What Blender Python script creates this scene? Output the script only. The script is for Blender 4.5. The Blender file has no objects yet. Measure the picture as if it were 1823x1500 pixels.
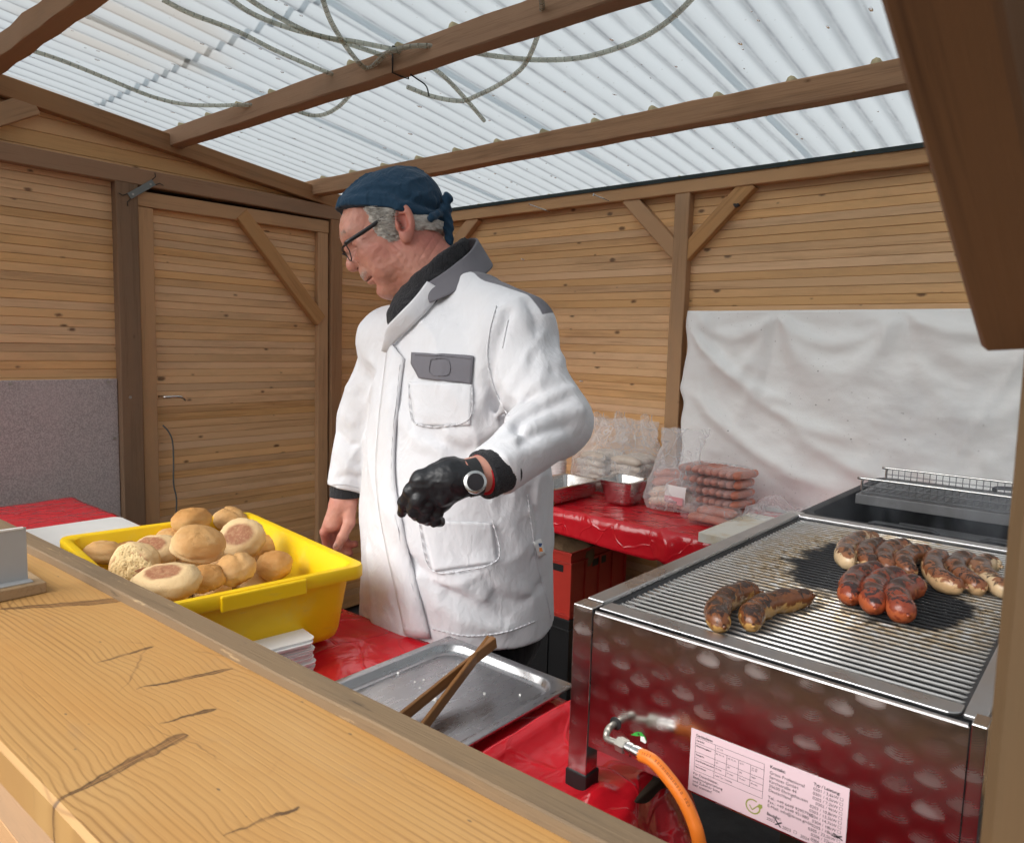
import bpy, bmesh, math, random
import numpy as np
from mathutils import Vector, Matrix
from mathutils.bvhtree import BVHTree

random.seed(7)
rng = np.random.default_rng(7)
SC = bpy.context.scene
COL = SC.collection
R = math.radians

# ------------------------------------------------------------------ camera
# camera axes in the stall's frame: X along the back wall, Y into the stall, Z up
CAM = Vector((0.0, 0.0, 1.46))
FPX, IW, IH = 1307.21, 1823.0, 1500.0
CM = Matrix(((0.76178558, 0.08788889, -0.64183976),
             (0.64724071, -0.06103303, 0.75983843),
             (0.02760794, -0.99425878, -0.10337935)))
cam_data = bpy.data.cameras.new('camera')
cam = bpy.data.objects.new('camera', cam_data)
COL.objects.link(cam)
rot = Matrix((CM.col[0], -CM.col[1], -CM.col[2])).transposed()
cam.matrix_world = Matrix.Translation(CAM) @ rot.to_4x4()
cam_data.sensor_width = 36.0
cam_data.sensor_fit = 'HORIZONTAL'
cam_data.lens = FPX / IW * 36.0
cam_data.clip_start = 0.02
cam_data.clip_end = 500
cam_data.dof.use_dof = True
cam_data.dof.focus_distance = 1.75
cam_data.dof.aperture_fstop = 13.0
SC.camera = cam

# ------------------------------------------------------------------ sky, sun, exposure
SUN_EL, SUN_AZ = R(38), R(196)
world = bpy.data.worlds.new('World')
SC.world = world
world.use_nodes = True
wn = world.node_tree
bg = wn.nodes['Background']
sky = wn.nodes.new('ShaderNodeTexSky')
sky.sky_type = 'NISHITA'
sky.sun_disc = False
sky.sun_elevation = SUN_EL
sky.sun_rotation = SUN_AZ
sky.air_density = 2.0
sky.dust_density = 6.0
sky.ozone_density = 1.0
hs = wn.nodes.new('ShaderNodeHueSaturation')
hs.inputs['Saturation'].default_value = 0.10
wn.links.new(sky.outputs[0], hs.inputs['Color'])
wn.links.new(hs.outputs[0], bg.inputs['Color'])
bg.inputs['Strength'].default_value = 0.15
sun_d = bpy.data.lights.new('sun', 'SUN')
sun_d.energy = 1.3
sun_d.angle = R(60)
sun_d.color = (1.0, 0.97, 0.93)
sun = bpy.data.objects.new('sun', sun_d)
COL.objects.link(sun)
sun_dir = Vector((math.sin(SUN_AZ) * math.cos(SUN_EL), math.cos(SUN_AZ) * math.cos(SUN_EL), math.sin(SUN_EL)))   # towards the brightest part of the clouded sky
sun.rotation_euler = sun_dir.to_track_quat('Z', 'Y').to_euler()
SC.view_settings.view_transform = 'Standard'
SC.view_settings.look = 'None'
SC.view_settings.gamma = 1.0
SC.view_settings.use_curve_mapping = False
SC.view_settings.exposure = EXPOSURE = 0.33
SC.cycles.max_bounces = 10
SC.cycles.diffuse_bounces = 5
SC.cycles.glossy_bounces = 4
SC.cycles.transmission_bounces = 6
SC.cycles.transparent_max_bounces = 12
SC.cycles.use_denoising = True
SC.cycles.sample_clamp_indirect = 6.0
SC.cycles.volume_step_rate = 2.0

# ------------------------------------------------------------------ rays from measured picture points to surfaces of the place
def ray(x, y):
    return CM @ Vector((x - IW / 2, y - IH / 2, FPX))
def onz(x, y, z):
    d = ray(x, y); return CAM + d * ((z - CAM.z) / d.z)
def ony(x, y, Y):
    d = ray(x, y); return CAM + d * (Y / d.y)
def onx(x, y, X):
    d = ray(x, y); return CAM + d * (X / d.x)
RV = Vector((0.7618, 0.6478, 0)).normalized()      # picture-right, level
FV = Vector((-RV.y, RV.x, 0))                      # away from the camera, level
def atb(x, y, b):
    d = ray(x, y); return CAM + d * (b / d.dot(FV))
def W(a, b, z):
    return RV * a + FV * b + Vector((0, 0, z))

# ------------------------------------------------------------------ objects
OFF = {}
def tag(o, label=None, cat=None, group=None, kind=None):
    if label: o['label'] = label
    if cat: o['category'] = cat
    if group: o['group'] = group
    if kind: o['kind'] = kind
    return o
def thing(name, label, cat, loc=(0, 0, 0), group=None, kind=None):
    o = bpy.data.objects.new(name, None)
    COL.objects.link(o)
    o.location = Vector(loc)
    o.empty_display_size = 0.05
    OFF[o.name] = Vector(loc)
    return tag(o, label, cat, group, kind)
def link(name, me, parent=None, matrix=None):
    """matrix: world matrix of the new object (parents only translate)"""
    o = bpy.data.objects.new(name, me)
    COL.objects.link(o)
    m = matrix if matrix is not None else Matrix.Identity(4)
    base = Vector((0, 0, 0))
    if parent is not None:
        o.parent = parent
        base = OFF[parent.name]
    o.matrix_local = Matrix.Translation(-base) @ m
    OFF[o.name] = Vector((0, 0, 0)) if parent is None else base
    return o
def sub_off(o, parent):
    OFF[o.name] = OFF[parent.name]

class MB:
    def __init__(self):
        self.v = []; self.f = []; self.uv = {}
    def add(self, vs, fs, uvs=None):
        n = len(self.v)
        self.v += [tuple(p) for p in vs]
        k = len(self.f)
        self.f += [tuple(i + n for i in f) for f in fs]
        if uvs is not None:
            for j, u in enumerate(uvs): self.uv[k + j] = u
        return self
    def box(self, a, b):
        x0, y0, z0 = a; x1, y1, z1 = b
        vs = [(x0, y0, z0), (x1, y0, z0), (x1, y1, z0), (x0, y1, z0), (x0, y0, z1), (x1, y0, z1), (x1, y1, z1), (x0, y1, z1)]
        return self.add(vs, [(0, 3, 2, 1), (4, 5, 6, 7), (0, 1, 5, 4), (1, 2, 6, 5), (2, 3, 7, 6), (3, 0, 4, 7)])
    def obb(self, c, ax, ay, az):
        c, ax, ay, az = map(Vector, (c, ax, ay, az))
        vs = [c + ax * i + ay * j + az * k for k in (-1, 1) for (i, j) in ((-1, -1), (1, -1), (1, 1), (-1, 1))]
        return self.add(vs, [(0, 3, 2, 1), (4, 5, 6, 7), (0, 1, 5, 4), (1, 2, 6, 5), (2, 3, 7, 6), (3, 0, 4, 7)])
    def loft(self, rings, caps=True, closed=True):
        n = len(rings[0]); vs = []; fs = []
        for r in rings: vs += [tuple(p) for p in r]
        for i in range(len(rings) - 1):
            for j in range(n if closed else n - 1):
                k = (j + 1) % n
                fs.append((i * n + j, i * n + k, (i + 1) * n + k, (i + 1) * n + j))
        if caps:
            fs.append(tuple(reversed(range(n))))
            fs.append(tuple((len(rings) - 1) * n + j for j in range(n)))
        return self.add(vs, fs)
    def tube(self, pts, r, seg=10, caps=True, uv=False, flat=1.0):
        pts = [Vector(p) for p in pts]
        rs = r if isinstance(r, (list, tuple)) else [r] * len(pts)
        T = []
        for i in range(len(pts)):
            a = pts[max(0, i - 1)]; b = pts[min(len(pts) - 1, i + 1)]
            T.append((b - a).normalized())
        n = T[0].orthogonal().normalized()
        rings = []; L = [0.0]
        for i, p in enumerate(pts):
            n = (n - T[i] * n.dot(T[i]))
            n = n.normalized() if n.length > 1e-6 else T[i].orthogonal().normalized()
            b = T[i].cross(n)
            rings.append([p + (n * math.cos(2 * math.pi * j / seg) + b * (math.sin(2 * math.pi * j / seg) * flat)) * rs[i] for j in range(seg)])
            if i: L.append(L[-1] + (pts[i] - pts[i - 1]).length)
        k = len(self.f)
        self.loft(rings, caps)
        if uv:
            q = 0
            for i in range(len(rings) - 1):
                for j in range(seg):
                    self.uv[k + q] = [(L[i], j / seg), (L[i], (j + 1) / seg), (L[i + 1], (j + 1) / seg), (L[i + 1], j / seg)]
                    q += 1
        return self
    def disc(self, c, n, r, h, seg=20):
        n = Vector(n).normalized()
        return self.tube([Vector(c) - n * h / 2, Vector(c) + n * h / 2], r, seg)
    def mesh(self, name, base=None, smooth=False):
        me = bpy.data.meshes.new(name)
        if base is not None and base.length > 0:
            vs = [(p[0] - base.x, p[1] - base.y, p[2] - base.z) for p in self.v]
        else:
            vs = self.v
        me.from_pydata(vs, [], self.f)
        if self.uv:
            ul = me.uv_layers.new(name='UVMap')
            for pi, u in self.uv.items():
                p = me.polygons[pi]
                for li, q in zip(p.loop_indices, u): ul.data[li].uv = q
        if smooth: me.polygons.foreach_set('use_smooth', [True] * len(me.polygons))
        me.validate()
        me.update()
        return me
    def build(self, name, mat, parent=None, smooth=False, bevel=0.0, seg=2, subsurf=0, angle=None):
        base = OFF[parent.name] if parent is not None else Vector((0, 0, 0))
        me = self.mesh(name, base, smooth)
        if mat is not None: me.materials.append(mat)
        o = bpy.data.objects.new(name, me)
        COL.objects.link(o)
        if parent is not None: o.parent = parent
        OFF[o.name] = base
        if bevel:
            m = o.modifiers.new('bevel', 'BEVEL'); m.width = bevel; m.segments = seg; m.limit_method = 'ANGLE'; m.angle_limit = R(35)
            m.harden_normals = False
        if subsurf:
            m = o.modifiers.new('sub', 'SUBSURF'); m.levels = subsurf; m.render_levels = subsurf
        if angle is not None:
            me.polygons.foreach_set('use_smooth', [True] * len(me.polygons))
            set_sharp(me, angle)
        return o
def set_sharp(me, angle):
    bm = bmesh.new(); bm.from_mesh(me)
    for e in bm.edges:
        if len(e.link_faces) == 2 and e.calc_face_angle(0) > angle: e.smooth = False
    bm.to_mesh(me); bm.free()

def frame(p0, p1, up=(0, 0, 1)):
    p0, p1 = Vector(p0), Vector(p1)
    x = (p1 - p0).normalized()
    z = Vector(up); z = (z - x * z.dot(x)).normalized()
    y = z.cross(x)
    m = Matrix((x, y, z)).transposed().to_4x4()
    m.translation = p0
    return m, (p1 - p0).length
def beam(name, p0, p1, w, h, mat, parent=None, up=(0, 0, 1), ch=0.003, jit=0.0006, step=0.12, cut0=0.0, cut1=0.0):
    """sawn timber from p0 to p1 along its axis; w across, h in the up direction; grain runs along local X"""
    m, L = frame(p0, p1, up)
    n = max(2, int(L / step) + 1)
    w2, h2 = w / 2, h / 2
    prof = [(-w2 + ch, -h2), (w2 - ch, -h2), (w2, -h2 + ch), (w2, h2 - ch), (w2 - ch, h2), (-w2 + ch, h2), (-w2, h2 - ch), (-w2, -h2 + ch)]
    rings = []
    for i in range(n):
        t = i / (n - 1)
        dy, dz = (rng.normal(0, jit, 2) if 0 < i < n - 1 else (0, 0))
        ring = []
        for (a, b) in prof:
            x = L * t
            if i == 0: x += cut0 * b
            if i == n - 1: x += cut1 * b
            ja, jb = rng.normal(0, jit * .6, 2)
            ring.append((x, a + dy + ja, b + dz + jb))
        rings.append(ring)
    mb = MB().loft(rings)
    me = mb.mesh(name)
    me.materials.append(mat)
    return link(name, me, parent, m)

def curve_pts(ctrl, n=40):
    """Catmull-Rom through control points"""
    P = [Vector(p) for p in ctrl]
    P = [P[0] * 2 - P[1]] + P + [P[-1] * 2 - P[-2]]
    out = []
    m = len(P) - 3
    for i in range(n + 1):
        t = i / n * m; k = min(int(t), m - 1); u = t - k
        a, b, c, d = P[k], P[k + 1], P[k + 2], P[k + 3]
        out.append(0.5 * ((2 * b) + (c - a) * u + (2 * a - 5 * b + 4 * c - d) * u * u + (3 * b - a - 3 * c + d) * u ** 3))
    return out

# ---- vectorised value noise
_perm = rng.permutation(4096)
_val = rng.random(4096) * 2 - 1
def vnoise(P):
    P = np.asarray(P, float)
    i = np.floor(P).astype(int); f = P - i; f = f * f * (3 - 2 * f)
    def h(a, b, c):
        return _val[_perm[(_perm[(_perm[a & 4095] + b) & 4095] + c) & 4095]]
    x, y, z = i[..., 0], i[..., 1], i[..., 2]; u, v, w = f[..., 0], f[..., 1], f[..., 2]
    l = lambda a, b, t: a + (b - a) * t
    return l(l(l(h(x, y, z), h(x + 1, y, z), u), l(h(x, y + 1, z), h(x + 1, y + 1, z), u), v),
             l(l(h(x, y, z + 1), h(x + 1, y, z + 1), u), l(h(x, y + 1, z + 1), h(x + 1, y + 1, z + 1), u), v), w)
def fbm(P, o=4):
    P = np.asarray(P, float); s = 0; a = 1.0
    for k in range(o):
        s = s + a * vnoise(P * 2 ** k + 17.3 * k); a *= .5
    return s

# ---- naive surface nets on a sampled field (negative inside)
def surface_nets(F, org, h):
    S = F < 0
    nx, ny, nz = F.shape
    acc = np.zeros((nx - 1, ny - 1, nz - 1, 3)); cnt = np.zeros((nx - 1, ny - 1, nz - 1))
    for ax in range(3):
        sl0 = [slice(None)] * 3; sl1 = [slice(None)] * 3
        sl0[ax] = slice(0, -1); sl1[ax] = slice(1, None)
        a, b = F[tuple(sl0)], F[tuple(sl1)]
        cr = (a < 0) != (b < 0)
        I = np.argwhere(cr)
        t = a[cr] / (a[cr] - b[cr])
        pos = I.astype(float); pos[:, ax] += t
        o1, o2 = [k for k in range(3) if k != ax]
        for d1 in (0, -1):
            for d2 in (0, -1):
                J = I.copy(); J[:, o1] += d1; J[:, o2] += d2
                ok = (J[:, o1] >= 0) & (J[:, o2] >= 0) & (J[:, 0] < nx - 1) & (J[:, 1] < ny - 1) & (J[:, 2] < nz - 1)
                Jk = J[ok]
                np.add.at(acc, tuple(Jk.T), pos[ok]); np.add.at(cnt, tuple(Jk.T), 1)
    m = cnt > 0
    idx = -np.ones(cnt.shape, int); idx[m] = np.arange(m.sum())
    V = acc[m] / cnt[m][:, None] * h + np.asarray(org)
    faces = []
    for ax in range(3):
        o1, o2 = [(1, 2), (2, 0), (0, 1)][ax]
        sl0 = [slice(None)] * 3; sl1 = [slice(None)] * 3
        sl0[ax] = slice(0, -1); sl1[ax] = slice(1, None)
        a, b = S[tuple(sl0)], S[tuple(sl1)]
        for flip, cr in ((False, a & ~b), (True, ~a & b)):
            I = np.argwhere(cr)
            I = I[(I[:, o1] > 0) & (I[:, o2] > 0) & (I[:, o1] < F.shape[o1] - 1) & (I[:, o2] < F.shape[o2] - 1)]
            q = []
            for d1, d2 in ((-1, -1), (0, -1), (0, 0), (-1, 0)):
                J = I.copy(); J[:, o1] += d1; J[:, o2] += d2
                q.append(idx[tuple(J.T)])
            q = np.stack(q, 1)
            if flip: q = q[:, ::-1]
            faces.append(q[(q >= 0).all(1)])
    return V, np.concatenate(faces)
def grid(lo, hi, h):
    lo = np.asarray(lo, float); n = np.ceil((np.asarray(hi) - lo) / h).astype(int) + 1
    ax = [lo[k] + h * np.arange(n[k]) for k in range(3)]
    return np.stack(np.meshgrid(*ax, indexing='ij'), -1), lo
def np_mesh(name, V, F, mat, parent, smooth=True):
    base = OFF[parent.name] if parent is not None else Vector((0, 0, 0))
    me = bpy.data.meshes.new(name)
    V = np.asarray(V) - np.array(base)
    me.from_pydata(V.tolist(), [], [tuple(f) for f in F.tolist()])
    if smooth: me.polygons.foreach_set('use_smooth', [True] * len(me.polygons))
    if mat: me.materials.append(mat)
    me.update()
    o = bpy.data.objects.new(name, me); COL.objects.link(o)
    if parent is not None: o.parent = parent
    OFF[o.name] = base
    return o
def band(fn, lo, hi, h, f=4):
    """sample a distance field finely only near its surface"""
    lo = np.asarray(lo, float)
    Pc, lo = grid(lo, hi, h * f)
    dc = fn(Pc)
    ii = [np.rint(np.arange((n - 1) * f + 1) / f).astype(int) for n in dc.shape]
    D = dc[np.ix_(*ii)]
    m = np.abs(D) < h * f * 1.7
    I = np.argwhere(m)
    for k in range(0, len(I), 400000):
        J = I[k:k + 400000]
        D[tuple(J.T)] = fn(lo + J * h)
    return D, lo
def relax(V, F, it=2, lam=.5):
    E = np.concatenate([F[:, [0, 1]], F[:, [1, 2]], F[:, [2, 3]], F[:, [3, 0]]])
    for _ in range(it):
        s = np.zeros_like(V); c = np.zeros(len(V))
        for i, j in ((0, 1), (1, 0)):
            np.add.at(s, E[:, i], V[E[:, j]]); np.add.at(c, E[:, i], 1)
        V = V + lam * (s / np.maximum(c, 1)[:, None] - V)
    return V
def smin(a, b, k):
    h = np.clip(.5 + .5 * (b - a) / k, 0, 1)
    return b + (a - b) * h - k * h * (1 - h)
def smax(a, b, k): return -smin(-a, -b, k)
def s_ell(P, c, r):
    q = (P - np.asarray(c)) / np.asarray(r)
    k0 = np.linalg.norm(q, axis=-1); k1 = np.linalg.norm(q / np.asarray(r), axis=-1)
    return k0 * (k0 - 1) / np.maximum(k1, 1e-6)
def s_sph(P, c, r): return np.linalg.norm(P - np.asarray(c), axis=-1) - r
def s_cap(P, a, b, ra, rb=None):
    a = np.asarray(a, float); b = np.asarray(b, float); rb = ra if rb is None else rb
    d = b - a; t = np.clip(((P - a) @ d) / max(d @ d, 1e-9), 0, 1)
    return np.linalg.norm(P - a - t[..., None] * d, axis=-1) - (ra + (rb - ra) * t)
def d_poly(P, pts):
    """distance to a polyline"""
    out = None
    for i in range(len(pts) - 1):
        d = s_cap(P, pts[i], pts[i + 1], 0.0)
        out = d if out is None else np.minimum(out, d)
    return out

# ================================================================== materials
class NT:
    def __init__(self, name):
        self.m = bpy.data.materials.new(name); self.m.use_nodes = True
        self.t = self.m.node_tree
        self.b = self.t.nodes['Principled BSDF']
        self.out = self.t.nodes['Material Output']
        self.b.inputs['Specular IOR Level'].default_value = 0.4
    def n(self, typ, **kw):
        o = self.t.nodes.new(typ)
        for k, v in kw.items(): setattr(o, k, v)
        return o
    def put(self, sock, v):
        if isinstance(v, bpy.types.NodeSocket): self.t.links.new(v, sock)
        elif v is not None:
            if sock.type == 'RGBA' and not hasattr(v, '__len__'): v = (v, v, v, 1)
            elif sock.type == 'RGBA' and len(v) == 3: v = (*v, 1)
            sock.default_value = v
    def set(self, **kw):
        for k, v in kw.items(): self.put(self.b.inputs[k.replace('_', ' ')], v)
        return self
    def co(self, kind='Object'): return self.n('ShaderNodeTexCoord').outputs[kind]
    def rnd(self): return self.n('ShaderNodeObjectInfo').outputs['Random']
    def math(self, op, a, b=None, c=None, clamp=False):
        o = self.n('ShaderNodeMath', operation=op); o.use_clamp = clamp
        for i, v in enumerate((a, b, c)):
            if v is not None: self.put(o.inputs[i], v)
        return o.outputs[0]
    def vmath(self, op, a, b=None):
        o = self.n('ShaderNodeVectorMath', operation=op)
        self.put(o.inputs[0], a)
        if b is not None:
            if op == 'SCALE': self.put(o.inputs['Scale'], b)
            else: self.put(o.inputs[1], b)
        return o.outputs['Value'] if op in ('LENGTH', 'DISTANCE', 'DOT_PRODUCT') else o.outputs[0]
    def mapp(self, v, loc=(0, 0, 0), rot=(0, 0, 0), sc=(1, 1, 1)):
        o = self.n('ShaderNodeMapping'); self.put(o.inputs[0], v)
        o.inputs['Location'].default_value = loc; o.inputs['Rotation'].default_value = rot; o.inputs['Scale'].default_value = sc
        return o.outputs[0]
    def noise(self, v, sc=5, det=4, ro=.55, dist=0.0, out='Fac'):
        o = self.n('ShaderNodeTexNoise'); self.put(o.inputs['Vector'], v)
        o.inputs['Scale'].default_value = sc; o.inputs['Detail'].default_value = det
        o.inputs['Roughness'].default_value = ro; o.inputs['Distortion'].default_value = dist
        return o.outputs[out]
    def voro(self, v, sc=5, feature='F1', out='Distance', rnd=1.0):
        o = self.n('ShaderNodeTexVoronoi', feature=feature); self.put(o.inputs['Vector'], v)
        o.inputs['Scale'].default_value = sc
        o.inputs['Randomness'].default_value = rnd
        return o.outputs[out]
    def wave(self, v, sc=5, dist=1, det=2, dsc=1, typ='BANDS', dirn='Y', prof='SIN'):
        o = self.n('ShaderNodeTexWave', wave_type=typ, wave_profile=prof)
        if typ == 'BANDS': o.bands_direction = dirn
        else: o.rings_direction = dirn
        self.put(o.inputs['Vector'], v)
        o.inputs['Scale'].default_value = sc; o.inputs['Distortion'].default_value = dist
        o.inputs['Detail'].default_value = det; o.inputs['Detail Scale'].default_value = dsc
        return o.outputs['Fac']
    def ramp(self, f, stops, interp='LINEAR'):
        o = self.n('ShaderNodeValToRGB'); self.put(o.inputs[0], f)
        cr = o.color_ramp; cr.interpolation = interp
        while len(cr.elements) < len(stops): cr.elements.new(.5)
        for e, (p, c) in zip(cr.elements, stops):
            e.position = p; e.color = (c, c, c, 1) if not hasattr(c, '__len__') else (*c[:3], 1)
        return o.outputs[0]
    def maprange(self, f, a, b, c=0.0, d=1.0, smooth=False):
        o = self.n('ShaderNodeMapRange'); self.put(o.inputs[0], f)
        if smooth: o.interpolation_type = 'SMOOTHSTEP'
        for i, v in enumerate((a, b, c, d)): self.put(o.inputs[i + 1], v)
        return o.outputs[0]
    def mix(self, f, a, b, mode='MIX'):
        o = self.n('ShaderNodeMix', data_type='RGBA', blend_type=mode)
        self.put(o.inputs[0], f); self.put(o.inputs[6], a); self.put(o.inputs[7], b)
        return o.outputs[2]
    def sep(self, v):
        o = self.n('ShaderNodeSeparateXYZ'); self.put(o.inputs[0], v); return o.outputs
    def comb(self, x, y, z):
        o = self.n('ShaderNodeCombineXYZ')
        for i, v in enumerate((x, y, z)): self.put(o.inputs[i], v)
        return o.outputs[0]
    def bump(self, h, st=.3, d=.002, nrm=None):
        o = self.n('ShaderNodeBump'); self.put(o.inputs['Height'], h)
        o.inputs['Strength'].default_value = st; o.inputs['Distance'].default_value = d
        if nrm is not None: self.put(o.inputs['Normal'], nrm)
        self.put(self.b.inputs['Normal'], o.outputs[0])
        return o.outputs[0]
    def shader(self, s): self.t.links.new(s, self.out.inputs['Surface'])

def wood(name, light, dark, knot=(.10, .045, .018), knots=1.0, grain=1.0, rough=.6, spec=.3, grey=0.0, greycol=(.20, .17, .14),
         var=.22, ksc=8.0, vein=26.0, bump=.35, scratch=0.0):
    """timber with the grain along local X; every piece takes its own stretch of the pattern and its own tone"""
    q = NT(name)
    r = q.rnd()
    co = q.vmath('ADD', q.co(), q.comb(q.math('MULTIPLY', r, 37.0), q.math('MULTIPLY', r, 11.0), q.math('MULTIPLY', r, 23.0)))
    g1 = q.noise(q.mapp(co, sc=(1.3, vein, vein)), 1.0, 5, .6, .6)
    g2 = q.noise(q.mapp(co, sc=(9, 330, 330)), 1.0, 3, .6)
    low = q.noise(q.mapp(co, sc=(1.1, 7, 7)), 1.0, 3, .5)
    f = q.math('ADD', q.math('MULTIPLY', g1, .62 * grain), q.math('ADD', q.math('MULTIPLY', g2, .30 * grain), q.math('MULTIPLY', low, .35)))
    f = q.maprange(f, .42 + .24 * grain, .74 + .14 * grain)
    col = q.mix(f, light, dark)
    # knots: scattered round spots with a darker ring
    kv = q.n('ShaderNodeTexVoronoi', feature='F1', voronoi_dimensions='2D')
    cs = q.sep(co)
    q.put(kv.inputs['Vector'], q.comb(q.math('MULTIPLY', cs[0], .55), q.math('ADD', cs[2], q.math('MULTIPLY', cs[1], .7)), 0))
    kv.inputs['Scale'].default_value = ksc
    ks = q.sep(kv.outputs['Color'])
    rad = q.math('MULTIPLY', q.math('SUBTRACT', ks[0], 1.0 - .42 * knots), .120, clamp=True)
    kd = q.math('ADD', kv.outputs['Distance'], q.math('MULTIPLY', q.math('SUBTRACT', q.noise(co, 60, 2), .5), .05))
    km = q.maprange(q.math('SUBTRACT', kd, rad), -.035, .030, 1, 0, True)
    km = q.math('MULTIPLY', km, q.math('GREATER_THAN', rad, .002))
    col = q.mix(q.math('MULTIPLY', km, .85), col, knot)
    # tone from piece to piece
    tn = q.ramp(r, [(0, 1 - var), (.5, 1.0), (1, 1 + var * .6)])
    col = q.mix(1.0, col, tn, 'MULTIPLY')
    hue = q.n('ShaderNodeHueSaturation'); q.put(hue.inputs['Color'], col)
    q.put(hue.inputs['Saturation'], q.maprange(q.math('FRACT', q.math('MULTIPLY', r, 7.31)), 0, 1, .86, 1.06))
    col = hue.outputs[0]
    if scratch > 0:
        sn = q.noise(q.mapp(co, sc=(7, 55, 55)), 1.0, 5, .7)
        col = q.mix(q.math('MULTIPLY', q.maprange(sn, .62, .70), scratch), col, (.46, .33, .18))
        col = q.mix(q.math('MULTIPLY', q.maprange(sn, .36, .28), scratch), col, (.045, .032, .022))
    if grey > 0:
        gm = q.noise(q.mapp(co, sc=(1.6, 5, 5)), 1.3, 5, .65)
        col = q.mix(q.math('MULTIPLY', q.maprange(gm, .48, .72), grey), col, greycol)
    q.set(Base_Color=col, Roughness=rough)
    q.b.inputs['Specular IOR Level'].default_value = spec
    hgt = q.math('ADD', q.math('MULTIPLY', g2, .5), q.math('ADD', q.math('MULTIPLY', g1, .5), q.math('MULTIPLY', km, -.3)))
    q.bump(hgt, bump, .0015)
    return q.m

M = {}
M['plank'] = wood('pine_plank', (.76, .455, .215), (.47, .235, .090), var=.13, grey=.38, greycol=(.30, .195, .115), spec=.35, rough=.55, knots=1.45, vein=34, bump=.6)
M['beam'] = wood('sawn_beam', (.37, .200, .098), (.20, .100, .046), knots=.55, var=.12, grey=.4, greycol=(.20, .145, .10), rough=.8, spec=.2, ksc=6, vein=34, bump=.7)
M['beam_light'] = wood('planed_beam', (.50, .280, .128), (.29, .145, .060), knots=.6, var=.12, grey=.35, greycol=(.25, .185, .13), rough=.75, spec=.25, ksc=6, vein=34, bump=.6)
M['beam_dark'] = wood('stained_beam', (.25, .14, .068), (.13, .066, .030), knots=.5, var=.10, grey=.4, greycol=(.15, .11, .08), rough=.75, spec=.25, ksc=6, vein=34, bump=.7)
M['post'] = wood('weathered_post', (.105, .056, .018), (.020, .014, .007), knots=.6, var=.05, grey=.4, greycol=(.065, .050, .028), rough=.7, ksc=5, vein=24, bump=.5)
M['strut'] = wood('red_brown_strut', (.125, .055, .020), (.045, .018, .007), knots=.7, var=.03, grey=.35, greycol=(.09, .055, .03), rough=.6, ksc=9, vein=46, bump=.7)
M['ledge'] = wood('worn_ledge', (.215, .140, .072), (.105, .066, .036), knots=.3, var=.05, grey=.8, greycol=(.115, .090, .065), rough=.75, ksc=5, vein=40, bump=1.0, scratch=.8)
M['tongs'] = wood('oiled_beech', (.22, .105, .040), (.10, .043, .016), knots=.0, var=.05, rough=.5, vein=60)
M['block'] = wood('end_grain_block', (.36, .24, .13), (.20, .12, .06), knots=.0, var=.05, rough=.7, vein=60, grey=.3)

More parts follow.
